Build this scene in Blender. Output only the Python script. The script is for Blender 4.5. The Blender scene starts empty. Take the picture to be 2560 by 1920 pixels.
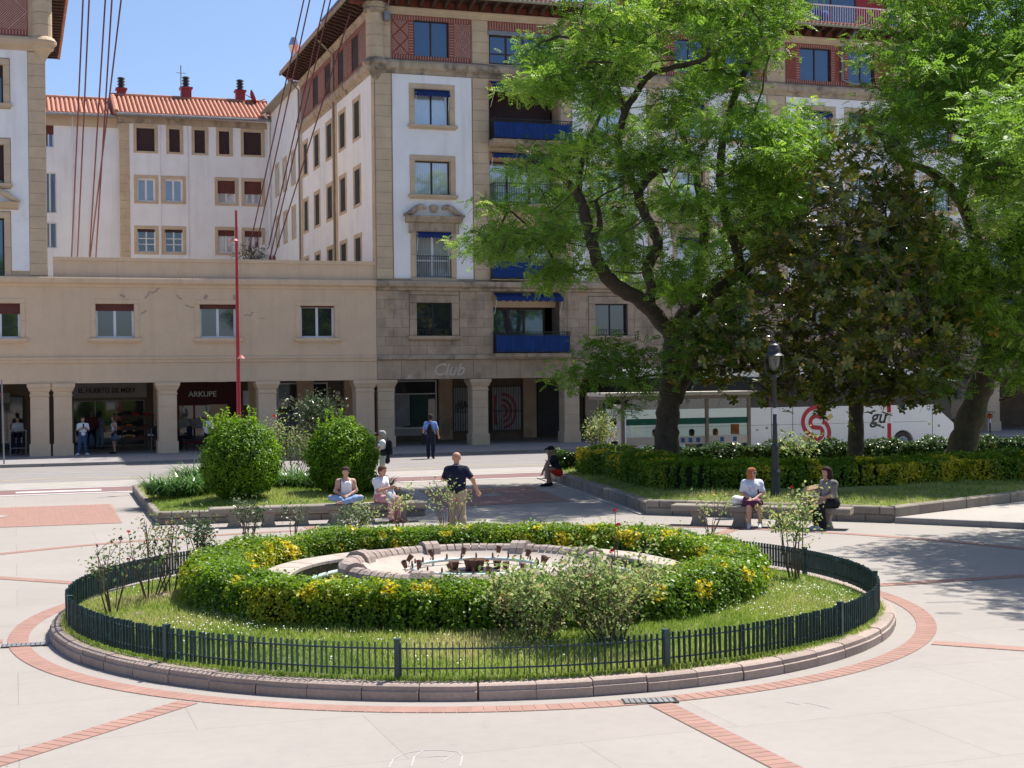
import bpy, math, random
import numpy as np
from mathutils import Matrix, Vector
random.seed(7); RNG = np.random.default_rng(7)
PI = math.pi
scene = bpy.context.scene
COL = scene.collection
# ---------------------------------------------------------------- camera
CAMH = 3.2
cam = bpy.data.cameras.new('camera'); cam.sensor_width = 36.0; cam.lens = 36.0 * 3650 / 2560
cam.clip_start = 0.1; cam.clip_end = 2000
camo = bpy.data.objects.new('camera', cam); COL.objects.link(camo)
CM = Matrix.Rotation(math.radians(90 - 0.262), 4, 'X') @ Matrix.Rotation(math.radians(-0.63), 4, 'Z')
camo.matrix_world = Matrix.Translation((0, 0, CAMH)) @ CM
scene.camera = camo
# ---------------------------------------------------------------- world, sun, exposure
SUN_EL, SUN_AZ = math.radians(60), math.radians(42.6)      # azimuth clockwise from +Y
world = bpy.data.worlds.new('World'); scene.world = world; world.use_nodes = True
wn = world.node_tree.nodes; wl = world.node_tree.links
sky = wn.new('ShaderNodeTexSky'); sky.sky_type = 'NISHITA'; sky.sun_disc = False
sky.sun_elevation = SUN_EL; sky.sun_rotation = SUN_AZ
sky.altitude = 800; sky.air_density = 0.85; sky.dust_density = 3.0; sky.ozone_density = 5.0
wl.new(sky.outputs[0], wn['Background'].inputs[0]); wn['Background'].inputs[1].default_value = 0.11
sl = bpy.data.lights.new('sun', 'SUN'); sl.energy = 4.6; sl.angle = math.radians(0.53); sl.color = (1.0, 0.955, 0.88)
so = bpy.data.objects.new('sun', sl); COL.objects.link(so)
SV = Vector((math.sin(SUN_AZ) * math.cos(SUN_EL), math.cos(SUN_AZ) * math.cos(SUN_EL), math.sin(SUN_EL)))
so.rotation_euler = SV.to_track_quat('Z', 'Y').to_euler(); so.location = (20, 30, 60)
scene.view_settings.view_transform = 'Standard'; scene.view_settings.look = 'None'
scene.view_settings.gamma = 1; scene.view_settings.use_curve_mapping = False
scene.view_settings.exposure = 0.75
try:
    scene.cycles.max_bounces = 8; scene.cycles.transparent_max_bounces = 12
    scene.cycles.use_denoising = True
except Exception: pass
# ---------------------------------------------------------------- measuring helpers (plan geometry of the place)
A = math.atan(1244 / 3650); CA, SA = math.cos(A), math.sin(A)   # street axis: s along the facades, d away from us
R3 = CM.to_3x3()
def ray(px, py): return R3 @ Vector(((px - 1280) / 3650, -(py - 960) / 3650, -1))
def P(px, py, z=0.0):
    r = ray(px, py); t = (z - CAMH) / r.z
    return Vector((r.x * t, r.y * t, z))
def PY(px, py, Y):
    r = ray(px, py); t = Y / r.y
    return Vector((r.x * t, Y, CAMH + r.z * t))
def F(px, py, d):
    r = ray(px, py); t = d / (-SA * r.x + CA * r.y)
    return (t * (CA * r.x + SA * r.y), CAMH + r.z * t)
def FS(px, py, s):
    r = ray(px, py); t = s / (CA * r.x + SA * r.y)
    return (t * (-SA * r.x + CA * r.y), CAMH + r.z * t)
def BW(s, d, z=0.0): return Vector((s * CA - d * SA, s * SA + d * CA, z))
def WB(p): return (p[0] * CA + p[1] * SA, -p[0] * SA + p[1] * CA)
# ---------------------------------------------------------------- mesh helpers
class MB:
    def __init__(s): s.v = []; s.f = []
    def box(s, x0, x1, y0, y1, z0, z1):
        n = len(s.v)
        s.v += [(x0,y0,z0),(x1,y0,z0),(x1,y1,z0),(x0,y1,z0),(x0,y0,z1),(x1,y0,z1),(x1,y1,z1),(x0,y1,z1)]
        s.f += [tuple(n + i for i in q) for q in ((0,3,2,1),(4,5,6,7),(0,1,5,4),(1,2,6,5),(2,3,7,6),(3,0,4,7))]
        return s
    def poly(s, pts):
        n = len(s.v); s.v += [tuple(p) for p in pts]; s.f.append(tuple(range(n, n + len(pts)))); return s
    def prism(s, pts, z0, z1):
        n = len(s.v); k = len(pts)
        s.v += [(p[0], p[1], z0) for p in pts] + [(p[0], p[1], z1) for p in pts]
        s.f.append(tuple(range(n + k - 1, n - 1, -1))); s.f.append(tuple(range(n + k, n + 2 * k)))
        for i in range(k):
            j = (i + 1) % k; s.f.append((n + i, n + j, n + k + j, n + k + i))
        return s
    def extr_x(s, prof, x0, x1):        # profile of (y,z), extruded along x
        n = len(s.v); k = len(prof)
        s.v += [(x0, p[0], p[1]) for p in prof] + [(x1, p[0], p[1]) for p in prof]
        s.f.append(tuple(range(n, n + k))); s.f.append(tuple(range(n + 2 * k - 1, n + k - 1, -1)))
        for i in range(k):
            j = (i + 1) % k; s.f.append((n + i, n + k + i, n + k + j, n + j))
        return s
    def tube(s, pts, rads, n=8, cap=True):
        pts = [Vector(p) for p in pts]
        if not hasattr(rads, '__len__'): rads = [rads] * len(pts)
        b = len(s.v); prev = None
        for i, p in enumerate(pts):
            t = (pts[min(i + 1, len(pts) - 1)] - pts[max(i - 1, 0)])
            if t.length < 1e-9: t = Vector((0, 0, 1))
            t.normalize()
            if prev is None:
                u = t.orthogonal().normalized()
            else:
                u = prev - t * prev.dot(t)
                u = u.normalized() if u.length > 1e-6 else t.orthogonal().normalized()
            prev = u; w = t.cross(u)
            for k in range(n):
                a = 2 * PI * k / n
                s.v.append(tuple(p + (u * math.cos(a) + w * math.sin(a)) * rads[i]))
        for i in range(len(pts) - 1):
            for k in range(n):
                k2 = (k + 1) % n
                s.f.append((b + i*n + k, b + i*n + k2, b + (i+1)*n + k2, b + (i+1)*n + k))
        if cap:
            s.f.append(tuple(b + k for k in range(n - 1, -1, -1)))
            e = b + (len(pts) - 1) * n; s.f.append(tuple(e + k for k in range(n)))
        return s
    def lathe(s, prof, n=24, c=(0, 0, 0), a0=0.0, a1=2 * PI, closed=False, caps=False):
        b = len(s.v); full = abs(a1 - a0 - 2 * PI) < 1e-6; m = n if full else n + 1; k = len(prof)
        for i in range(m):
            a = a0 + (a1 - a0) * i / n
            for r, z in prof: s.v.append((c[0] + r * math.cos(a), c[1] + r * math.sin(a), c[2] + z))
        for i in range(n):
            i2 = (i + 1) % m
            for j in range(k if closed else k - 1):
                j2 = (j + 1) % k
                s.f.append((b + i*k + j, b + i2*k + j, b + i2*k + j2, b + i*k + j2))
        if caps and not full:
            s.f.append(tuple(b + j for j in range(k - 1, -1, -1))); s.f.append(tuple(b + (m-1)*k + j for j in range(k)))
        return s
    def sphere(s, c, r, n=10, m=6, sc=(1, 1, 1)):
        b = len(s.v)
        for i in range(m + 1):
            th = PI * i / m
            for j in range(n):
                ph = 2 * PI * j / n
                s.v.append((c[0] + r*sc[0]*math.sin(th)*math.cos(ph), c[1] + r*sc[1]*math.sin(th)*math.sin(ph), c[2] + r*sc[2]*math.cos(th)))
        for i in range(m):
            for j in range(n):
                j2 = (j + 1) % n
                s.f.append((b+i*n+j, b+(i+1)*n+j, b+(i+1)*n+j2, b+i*n+j2))
        return s
    def xf(s, M, start=0):
        for i in range(start, len(s.v)): s.v[i] = tuple(M @ Vector(s.v[i]))
        return s
    def wall(s, x0, x1, z0, z1, y, holes=(), depth=0.25):      # wall facing -y with openings and their reveals
        xs = sorted({x0, x1, *[max(x0, min(x1, h[i])) for h in holes for i in (0, 1)]})
        zs = sorted({z0, z1, *[max(z0, min(z1, h[i])) for h in holes for i in (2, 3)]})
        for i in range(len(xs) - 1):
            for j in range(len(zs) - 1):
                cx, cz = (xs[i] + xs[i+1]) / 2, (zs[j] + zs[j+1]) / 2
                if any(h[0] < cx < h[1] and h[2] < cz < h[3] for h in holes): continue
                s.poly([(xs[i],y,zs[j]),(xs[i+1],y,zs[j]),(xs[i+1],y,zs[j+1]),(xs[i],y,zs[j+1])])
        for a, b, c, e in holes:
            a, b, c, e = max(a, x0), min(b, x1), max(c, z0), min(e, z1)
            if a >= b or c >= e: continue
            q = y + depth
            s.poly([(a,y,c),(a,y,e),(a,q,e),(a,q,c)]); s.poly([(b,y,c),(b,q,c),(b,q,e),(b,y,e)])
            s.poly([(a,y,e),(b,y,e),(b,q,e),(a,q,e)]); s.poly([(a,y,c),(a,q,c),(b,q,c),(b,y,c)])
        return s
    def mesh(s, name, mats, smooth=False):
        me = bpy.data.meshes.new(name); me.from_pydata(s.v, [], s.f)
        for m in (mats if isinstance(mats, (list, tuple)) else [mats]): me.materials.append(m)
        if smooth: me.polygons.foreach_set('use_smooth', [True] * len(me.polygons))
        me.update(); return me
    def build(s, name, mats, parent=None, loc=(0, 0, 0), rot=(0, 0, 0), smooth=False):
        return link(name, s.mesh(name, mats, smooth), parent, loc, rot)
def link(name, data, parent=None, loc=(0, 0, 0), rot=(0, 0, 0), scale=None):
    o = bpy.data.objects.new(name, data); COL.objects.link(o)
    if parent is not None: o.parent = parent
    o.location = loc; o.rotation_euler = rot
    if scale: o.scale = scale
    return o
def tag(o, label=None, cat=None, group=None, kind=None):
    for k, v in (('label', label), ('category', cat), ('group', group), ('kind', kind)):
        if v: o[k] = v
    return o
def thing(name, label, cat, loc=(0, 0, 0), rotz=0.0, group=None):
    return tag(link(name, None, None, loc, (0, 0, rotz)), label, cat, group)
KIDS = {}
def dup(root, loc, rotz, label=None, group=None):
    if not KIDS:
        for o in bpy.data.objects:
            if o.parent: KIDS.setdefault(o.parent.name, []).append(o)
    kids = [o for o in COL.objects if o.parent == root]
    r = root.copy(); COL.objects.link(r); r.location = loc; r.rotation_euler = (0, 0, rotz)
    if label: r['label'] = label
    if group: r['group'] = group
    for ch in kids:
        c = ch.copy(); COL.objects.link(c); c.parent = r
        for g in [o for o in COL.objects if o.parent == ch]:
            e = g.copy(); COL.objects.link(e); e.parent = c
    return r
def text_mesh(body, size, mat, extrude=0.01, shear=0.0, bold=0.0, align='CENTER'):
    cu = bpy.data.curves.new('lettering', 'FONT'); cu.body = body; cu.size = size; cu.extrude = extrude
    cu.shear = shear; cu.offset = bold; cu.align_x = align; cu.resolution_u = 3
    o = bpy.data.objects.new('lettering', cu)
    me = bpy.data.meshes.new_from_object(o); bpy.data.objects.remove(o); bpy.data.curves.remove(cu)
    me.materials.clear(); me.materials.append(mat); me.name = 'lettering'
    return me
# fast mesh of many equal little faces
def cards(name, mat, tv, tf, pos, rotm, size, attrs=None, parent=None, smooth=False):
    tv = np.asarray(tv, float); tf = np.asarray(tf, int); N = len(pos); k = len(tv); q = tf.shape[1]
    size = np.broadcast_to(np.asarray(size, float), (N,))
    V = np.einsum('nij,kj->nki', rotm, tv) * size[:, None, None] + np.asarray(pos)[:, None, :]
    Fc = (tf[None] + (np.arange(N) * k)[:, None, None]).reshape(-1, q)
    me = bpy.data.meshes.new(name)
    me.vertices.add(N * k); me.vertices.foreach_set('co', V.reshape(-1).astype(np.float32))
    me.loops.add(Fc.size); me.loops.foreach_set('vertex_index', Fc.reshape(-1).astype(np.int32))
    me.polygons.add(len(Fc)); me.polygons.foreach_set('loop_start', (np.arange(len(Fc)) * q).astype(np.int32))
    for an, av in (attrs or {}).items():
        at = me.attributes.new(an, 'FLOAT', 'POINT'); at.data.foreach_set('value', np.repeat(np.asarray(av, np.float32), k))
    me.materials.append(mat); me.update(calc_edges=True)
    if smooth: me.polygons.foreach_set('use_smooth', [True] * len(me.polygons))
    return link(name, me, parent)
def norm(v): return v / np.maximum(np.linalg.norm(v, axis=-1, keepdims=True), 1e-9)
def frames(n, along=None, rng=RNG):
    """rotation matrices whose z column is n; x (leaf length) random or near 'along'"""
    n = norm(np.asarray(n, float)); r = rng.normal(size=n.shape) if along is None else np.asarray(along, float) + 0
    x = norm(r - n * np.sum(r * n, 1, keepdims=True)); y = np.cross(n, x)
    return np.stack([x, y, n], axis=2)
# ---------------------------------------------------------------- materials
def sc(c, f): return tuple(max(0, min(1, x * f)) for x in c[:3]) + (1,)
def M(name, col, rough=0.75, var=0.12, scale=2.5, bump=0.0, bscale=30.0, spec=0.3, metal=0.0, rand=0.0, stain=None, streak=None, obj=False, fine=0.0):
    m = bpy.data.materials.new(name); m.use_nodes = True; nt = m.node_tree; N = nt.nodes; L = nt.links
    b = N['Principled BSDF']; b.inputs['Roughness'].default_value = rough
    b.inputs['Specular IOR Level'].default_value = spec; b.inputs['Metallic'].default_value = metal
    if obj: co = N.new('ShaderNodeTexCoord').outputs['Object']
    else: co = N.new('ShaderNodeNewGeometry').outputs['Position']
    n1 = N.new('ShaderNodeTexNoise'); n1.inputs['Scale'].default_value = scale; n1.inputs['Detail'].default_value = 6; n1.inputs['Roughness'].default_value = 0.6
    L.new(co, n1.inputs['Vector'])
    mr = N.new('ShaderNodeMapRange'); mr.inputs[1].default_value = 0.3; mr.inputs[2].default_value = 0.7
    L.new(n1.outputs[0], mr.inputs[0])
    mx = N.new('ShaderNodeMix'); mx.data_type = 'RGBA'; mx.inputs[6].default_value = sc(col, 1 - var); mx.inputs[7].default_value = sc(col, 1 + var)
    L.new(mr.outputs[0], mx.inputs[0]); out = mx.outputs[2]
    def mixin(fac_out, colr, blend='MIX'):
        nonlocal out
        x = N.new('ShaderNodeMix'); x.data_type = 'RGBA'; x.blend_type = blend
        L.new(fac_out, x.inputs[0]); L.new(out, x.inputs[6]); x.inputs[7].default_value = tuple(colr[:3]) + (1,); out = x.outputs[2]
    if fine:
        n4 = N.new('ShaderNodeTexNoise'); n4.inputs['Scale'].default_value = scale * 14; n4.inputs['Detail'].default_value = 4; L.new(co, n4.inputs['Vector'])
        m4 = N.new('ShaderNodeMapRange'); m4.inputs[1].default_value = 0.42; m4.inputs[2].default_value = 0.62; m4.inputs[3].default_value = 0; m4.inputs[4].default_value = fine
        L.new(n4.outputs[0], m4.inputs[0]); mixin(m4.outputs[0], sc(col, 0.45))
    if stain:      # (colour, scale, threshold, amount)
        n2 = N.new('ShaderNodeTexNoise'); n2.inputs['Scale'].default_value = stain[1]; n2.inputs['Detail'].default_value = 8; n2.inputs['Roughness'].default_value = 0.65
        L.new(co, n2.inputs['Vector'])
        r2 = N.new('ShaderNodeMapRange'); r2.inputs[1].default_value = stain[2]; r2.inputs[2].default_value = stain[2] + 0.13; r2.inputs[4].default_value = stain[3]
        L.new(n2.outputs[0], r2.inputs[0]); mixin(r2.outputs[0], stain[0])
    if streak:     # rain streaks running down: (colour, horizontal scale, amount)
        mp = N.new('ShaderNodeMapping'); mp.inputs['Scale'].default_value = (streak[1], streak[1], streak[1] * 0.08); L.new(co, mp.inputs[0])
        n3 = N.new('ShaderNodeTexNoise'); n3.inputs['Scale'].default_value = 1; n3.inputs['Detail'].default_value = 5; L.new(mp.outputs[0], n3.inputs['Vector'])
        r3 = N.new('ShaderNodeMapRange'); r3.inputs[1].default_value = 0.52; r3.inputs[2].default_value = 0.72; r3.inputs[4].default_value = streak[2]
        L.new(n3.outputs[0], r3.inputs[0]); mixin(r3.outputs[0], streak[0])
    if rand:
        oi = N.new('ShaderNodeObjectInfo'); r4 = N.new('ShaderNodeMapRange'); r4.inputs[3].default_value = 1 - rand; r4.inputs[4].default_value = 1 + rand
        L.new(oi.outputs['Random'], r4.inputs[0])
        hv = N.new('ShaderNodeHueSaturation'); L.new(r4.outputs[0], hv.inputs['Value']); L.new(out, hv.inputs['Color']); out = hv.outputs[0]
    L.new(out, b.inputs['Base Color'])
    if bump:
        n5 = N.new('ShaderNodeTexNoise'); n5.inputs['Scale'].default_value = bscale; n5.inputs['Detail'].default_value = 6; L.new(co, n5.inputs['Vector'])
        bp = N.new('ShaderNodeBump'); bp.inputs['Strength'].default_value = bump; bp.inputs['Distance'].default_value = 0.02
        L.new(n5.outputs[0], bp.inputs['Height']); L.new(bp.outputs[0], b.inputs['Normal'])
    return m
def leafmat(name, cols, transl=0.35, rough=0.45, yellow=None, spec=0.35):
    """leaf colour by the leaf's own random number (attribute rnd); attribute kind mixes in yellow for variegated tips and olive-toned sides"""
    m = bpy.data.materials.new(name); m.use_nodes = True; nt = m.node_tree; N = nt.nodes; L = nt.links
    b = N['Principled BSDF']; b.inputs['Roughness'].default_value = rough; b.inputs['Specular IOR Level'].default_value = spec
    at = N.new('ShaderNodeAttribute'); at.attribute_name = 'rnd'
    cr = N.new('ShaderNodeValToRGB'); e = cr.color_ramp.elements
    e[0].position = 0; e[0].color = tuple(cols[0]) + (1,); e[1].position = 1; e[1].color = tuple(cols[-1]) + (1,)
    for i, c in enumerate(cols[1:-1]):
        x = e.new((i + 1) / (len(cols) - 1)); x.color = tuple(c) + (1,)
    L.new(at.outputs['Fac'], cr.inputs[0]); out = cr.outputs[0]
    if yellow:
        a2 = N.new('ShaderNodeAttribute'); a2.attribute_name = 'kind'
        x = N.new('ShaderNodeMix'); x.data_type = 'RGBA'; L.new(a2.outputs['Fac'], x.inputs[0]); L.new(out, x.inputs[6]); x.inputs[7].default_value = tuple(yellow) + (1,); out = x.outputs[2]
    L.new(out, b.inputs['Base Color'])
    tr = N.new('ShaderNodeBsdfTranslucent'); hv = N.new('ShaderNodeHueSaturation'); hv.inputs['Value'].default_value = 1.75; hv.inputs['Saturation'].default_value = 1.02; hv.inputs['Hue'].default_value = 0.495
    L.new(out, hv.inputs['Color']); L.new(hv.outputs[0], tr.inputs[0])
    ms = N.new('ShaderNodeMixShader'); ms.inputs[0].default_value = transl
    L.new(b.outputs[0], ms.inputs[1]); L.new(tr.outputs[0], ms.inputs[2]); L.new(ms.outputs[0], N['Material Output'].inputs[0])
    return m
def glassmat(name, base, refl=0.35, rough=0.03, tint=(1, 1, 1)):
    m = bpy.data.materials.new(name); m.use_nodes = True; nt = m.node_tree; N = nt.nodes; L = nt.links
    b = N['Principled BSDF']; b.inputs['Roughness'].default_value = 0.4; b.inputs['Specular IOR Level'].default_value = 0.08
    co = N.new('ShaderNodeNewGeometry').outputs['Position']
    n1 = N.new('ShaderNodeTexNoise'); n1.inputs['Scale'].default_value = 1.3; n1.inputs['Detail'].default_value = 5; L.new(co, n1.inputs[0])
    mx = N.new('ShaderNodeMix'); mx.data_type = 'RGBA'; mx.inputs[6].default_value = sc(base, 0.65); mx.inputs[7].default_value = sc(base, 1.3)
    L.new(n1.outputs[0], mx.inputs[0]); L.new(mx.outputs[2], b.inputs['Base Color'])
    g = N.new('ShaderNodeBsdfGlossy'); g.inputs['Roughness'].default_value = rough; g.inputs['Color'].default_value = tuple(tint) + (1,)
    nb = N.new('ShaderNodeTexNoise'); nb.inputs['Scale'].default_value = 1.1; nb.inputs['Detail'].default_value = 1; L.new(co, nb.inputs[0])
    bp = N.new('ShaderNodeBump'); bp.inputs['Strength'].default_value = 0.025; bp.inputs['Distance'].default_value = 0.05; L.new(nb.outputs[0], bp.inputs['Height']); L.new(bp.outputs[0], g.inputs['Normal'])
    ms = N.new('ShaderNodeMixShader'); ms.inputs[0].default_value = refl
    L.new(b.outputs[0], ms.inputs[1]); L.new(g.outputs[0], ms.inputs[2]); L.new(ms.outputs[0], N['Material Output'].inputs[0])
    return m
def clearglass(name, tint=(0.8, 0.9, 0.88), refl=0.1):
    m = bpy.data.materials.new(name); m.use_nodes = True; nt = m.node_tree; N = nt.nodes; L = nt.links
    t = N.new('ShaderNodeBsdfTransparent'); t.inputs[0].default_value = tuple(tint) + (1,)
    g = N.new('ShaderNodeBsdfGlossy'); g.inputs['Roughness'].default_value = 0.02
    ms = N.new('ShaderNodeMixShader'); ms.inputs[0].default_value = refl
    L.new(t.outputs[0], ms.inputs[1]); L.new(g.outputs[0], ms.inputs[2]); L.new(ms.outputs[0], N['Material Output'].inputs[0])
    return m
def curtainmat(name, base, refl=0.3):
    """window glass over a hanging pleated curtain"""
    m = glassmat(name, base, refl); nt = m.node_tree; N = nt.nodes; L = nt.links
    b = N['Principled BSDF']; co = N.new('ShaderNodeTexCoord').outputs['Object']
    w = N.new('ShaderNodeTexWave'); w.wave_type = 'BANDS'; w.bands_direction = 'X'; w.inputs['Scale'].default_value = 3.2; w.inputs['Distortion'].default_value = 2.0; w.inputs['Detail'].default_value = 2
    L.new(co, w.inputs[0]); mx = N.new('ShaderNodeMix'); mx.data_type = 'RGBA'; mx.inputs[6].default_value = sc(base, 0.8); mx.inputs[7].default_value = sc(base, 1.12)
    L.new(w.outputs['Fac'], mx.inputs[0]); L.new(mx.outputs[2], b.inputs['Base Color'])
    return m
MT = {}
def mats():
    m = MT
    m['plaster'] = M('white_plaster', (0.90, 0.87, 0.84), 0.85, 0.05, 0.8, 0.1, 60, stain=((0.52, 0.47, 0.42), 1.1, 0.63, 0.35), streak=((0.6, 0.54, 0.48), 2.2, 0.3))
    m['stone'] = M('sandstone', (0.61, 0.455, 0.30), 0.85, 0.10, 1.6, 0.2, 25, rand=0.04, stain=((0.3, 0.24, 0.18), 0.9, 0.62, 0.35), fine=0.1)
    m['stone_dark'] = M('weathered_brown_stone', (0.46, 0.34, 0.235), 0.9, 0.15, 1.8, 0.3, 25, rand=0.09, stain=((0.13, 0.105, 0.085), 0.7, 0.53, 0.55), streak=((0.5, 0.43, 0.34), 3.0, 0.3), fine=0.15)
    m['cornice'] = M('weathered_cornice_stone', (0.48, 0.375, 0.265), 0.9, 0.15, 1.5, 0.3, 25, stain=((0.1, 0.085, 0.07), 1.2, 0.52, 0.7), streak=((0.1, 0.09, 0.08), 2.5, 0.5), fine=0.2)
    m['render'] = M('beige_render', (0.75, 0.545, 0.36), 0.9, 0.05, 1.2, 0.12, 70, streak=((0.5, 0.37, 0.25), 1.8, 0.3), stain=((0.45, 0.34, 0.24), 0.6, 0.62, 0.35), fine=0.08)
    m['joint'] = M('dark_joint', (0.16, 0.13, 0.1), 0.95, 0.1)
    m['brick'] = M('red_brick', (0.30, 0.085, 0.06), 0.85, 0.25, 6, 0.3, 40, fine=0.2)
    m['brick_light'] = M('pale_brick_mortar', (0.5, 0.33, 0.27), 0.9, 0.15, 5)
    m['redpaint'] = M('red_painted_wall', (0.32, 0.055, 0.06), 0.8, 0.1, 1.5, stain=((0.2, 0.04, 0.04), 1, 0.6, 0.3))
    m['tile'] = M('terracotta_roof_tile', (0.43, 0.185, 0.12), 0.8, 0.3, 4, 0.2, 30, rand=0.1, stain=((0.25, 0.12, 0.09), 2, 0.6, 0.5))
    m['wood'] = M('dark_eave_timber', (0.085, 0.045, 0.032), 0.8, 0.2, 6)
    m['brownframe'] = M('brown_window_frame', (0.06, 0.035, 0.028), 0.5, 0.1)
    m['whiteframe'] = M('white_window_frame', (0.75, 0.75, 0.76), 0.45, 0.03)
    m['shutter'] = M('brown_roller_blind', (0.055, 0.026, 0.024), 0.6, 0.12, 3)
    m['shutter_red'] = M('red_brown_roller_blind', (0.13, 0.04, 0.03), 0.6, 0.12, 3)
    m['iron'] = M('black_iron', (0.018, 0.018, 0.022), 0.45, 0.1, 8, spec=0.5)
    m['zinc'] = M('grey_zinc', (0.26, 0.265, 0.27), 0.45, 0.15, 3, metal=0.4)
    m['gutterstone'] = M('beige_gutter', (0.32, 0.28, 0.2), 0.6, 0.12)
    m['bluecloth'] = M('blue_cloth', (0.012, 0.065, 0.28), 0.85, 0.2, 3)
    m['navycloth'] = M('navy_awning_cloth', (0.010, 0.030, 0.125), 0.85, 0.12, 3)
    m['whitecloth'] = M('white_cloth', (0.78, 0.78, 0.8), 0.85, 0.06, 5)
    m['glass_sky'] = glassmat('reflecting_window_glass', (0.02, 0.035, 0.06), 0.17, 0.03, (0.65, 0.82, 1))
    m['glass_dark'] = glassmat('dark_window_glass', (0.02, 0.025, 0.028), 0.14)
    m['glass_pale'] = glassmat('pale_blind_behind_glass', (0.42, 0.47, 0.52), 0.3)
    m['glass_blueblind'] = glassmat('blue_blind_behind_glass', (0.2, 0.27, 0.36), 0.12)
    m['glass_curtain'] = curtainmat('curtain_behind_glass', (0.40, 0.42, 0.44), 0.28)
    m['glass_shop'] = glassmat('shop_window_glass', (0.03, 0.032, 0.032), 0.07)
    m['interior'] = M('dark_interior', (0.05, 0.045, 0.042), 0.9, 0.3, 1.5)
    m['white'] = M('white_paint', (0.78, 0.78, 0.77), 0.4, 0.03)
    m['red'] = M('red_lacquer', (0.42, 0.02, 0.03), 0.4, 0.08, 3, spec=0.5)
    m['cablered'] = M('red_oxide_steel', (0.15, 0.055, 0.07), 0.5, 0.1)
    m['concrete'] = None
    m['bark'] = M('grey_brown_bark', (0.105, 0.08, 0.06), 0.95, 0.35, 5, 1.0, 12, stain=((0.06, 0.075, 0.03), 1.3, 0.55, 0.6), fine=0.4)
    m['stem'] = M('rose_stem', (0.13, 0.09, 0.07), 0.85, 0.3, 20)
mats()
# ================================================================= GROUND
def concretemat(name, col):
    m = M(name, col, 0.8, 0.05, 0.45, 0.12, 90, stain=((0.27, 0.245, 0.225), 0.8, 0.58, 0.5), fine=0.06)
    nt = m.node_tree; N = nt.nodes; L = nt.links; b = N['Principled BSDF']
    src = b.inputs['Base Color'].links[0].from_socket
    # hairline joints of big cast slabs
    co = N.new('ShaderNodeNewGeometry').outputs['Position']
    mp = N.new('ShaderNodeMapping'); mp.inputs['Rotation'].default_value = (0, 0, -A); L.new(co, mp.inputs[0])
    br = N.new('ShaderNodeTexBrick'); br.inputs['Scale'].default_value = 1; br.inputs['Brick Width'].default_value = 3.1; br.inputs['Row Height'].default_value = 1.7
    br.inputs['Mortar Size'].default_value = 0.005; br.inputs['Mortar Smooth'].default_value = 0.3
    br.inputs['Color1'].default_value = (1, 1, 1, 1); br.inputs['Color2'].default_value = (0.955, 0.95, 0.945, 1); br.inputs['Mortar'].default_value = (0.7, 0.68, 0.66, 1)
    L.new(mp.outputs[0], br.inputs[0])
    x = N.new('ShaderNodeMix'); x.data_type = 'RGBA'; x.blend_type = 'MULTIPLY'; x.inputs[0].default_value = 1
    L.new(src, x.inputs[6]); L.new(br.outputs[0], x.inputs[7])
    # worn scuffs
    n = N.new('ShaderNodeTexNoise'); n.inputs['Scale'].default_value = 1.7; n.inputs['Detail'].default_value = 10; n.inputs['Roughness'].default_value = 0.7; n.inputs['Distortion'].default_value = 1.5
    L.new(co, n.inputs[0]); r = N.new('ShaderNodeMapRange'); r.inputs[1].default_value = 0.62; r.inputs[2].default_value = 0.7; r.inputs[4].default_value = 0.4; L.new(n.outputs[0], r.inputs[0])
    y = N.new('ShaderNodeMix'); y.data_type = 'RGBA'; L.new(r.outputs[0], y.inputs[0]); L.new(x.outputs[2], y.inputs[6]); y.inputs[7].default_value = (0.2, 0.18, 0.165, 1)
    L.new(y.outputs[2], b.inputs['Base Color'])
    return m
MT['concrete'] = concretemat('pale_concrete_paving', (0.325, 0.293, 0.264))
MT['concrete2'] = concretemat('pale_path_concrete', (0.40, 0.36, 0.325))
MT['asphalt'] = M('worn_grey_asphalt', (0.255, 0.235, 0.225), 0.85, 0.08, 0.7, 0.2, 120, stain=((0.17, 0.16, 0.16), 0.35, 0.55, 0.4), fine=0.15)
MT['bike'] = M('dull_red_cycle_lane', (0.20, 0.12, 0.115), 0.85, 0.08, 1.2, 0.1, 90)
MT['tactile'] = M('pale_ribbed_paving', (0.34, 0.31, 0.285), 0.85, 0.1, 1.5, 0.1, 60)
MT['roadwhite'] = M('worn_white_road_paint', (0.52, 0.5, 0.48), 0.7, 0.08, 3)
MT['roadyellow'] = M('worn_yellow_road_paint', (0.6, 0.45, 0.17), 0.7, 0.1, 3, stain=((0.35, 0.3, 0.25), 2.5, 0.5, 0.7))
MT['sidewalk'] = M('grey_pavement_flags', (0.27, 0.255, 0.25), 0.8, 0.1, 1.2, 0.1, 50)
MT['granite'] = M('grey_granite_kerb', (0.25, 0.235, 0.225), 0.8, 0.1, 3, 0.15, 80, rand=0.08)
MT['kerb'] = M('pinkish_kerb_stone', (0.37, 0.29, 0.245), 0.85, 0.14, 2.2, 0.35, 30, rand=0.1, stain=((0.13, 0.1, 0.09), 1.6, 0.6, 0.55), fine=0.2)
MT['pavebrick'] = M('salmon_paving_brick', (0.325, 0.19, 0.152), 0.85, 0.1, 4, 0.15, 60, rand=0.06, stain=((0.3, 0.2, 0.16), 0.8, 0.58, 0.5))
MT['pavemortar'] = M('pale_brick_joint', (0.33, 0.222, 0.18), 0.9, 0.08, 5)
MT['soil'] = M('green_turf_soil', (0.15, 0.175, 0.05), 0.95, 0.3, 3, 0.4, 40, stain=((0.26, 0.21, 0.11), 1.4, 0.58, 0.6))  # green soil colour under the turf blades
MT['planterstone'] = M('old_planter_stone', (0.26, 0.225, 0.185), 0.9, 0.15, 2.5, 0.35, 25, rand=0.16, stain=((0.08, 0.07, 0.06), 1.6, 0.56, 0.6), fine=0.2)
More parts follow.
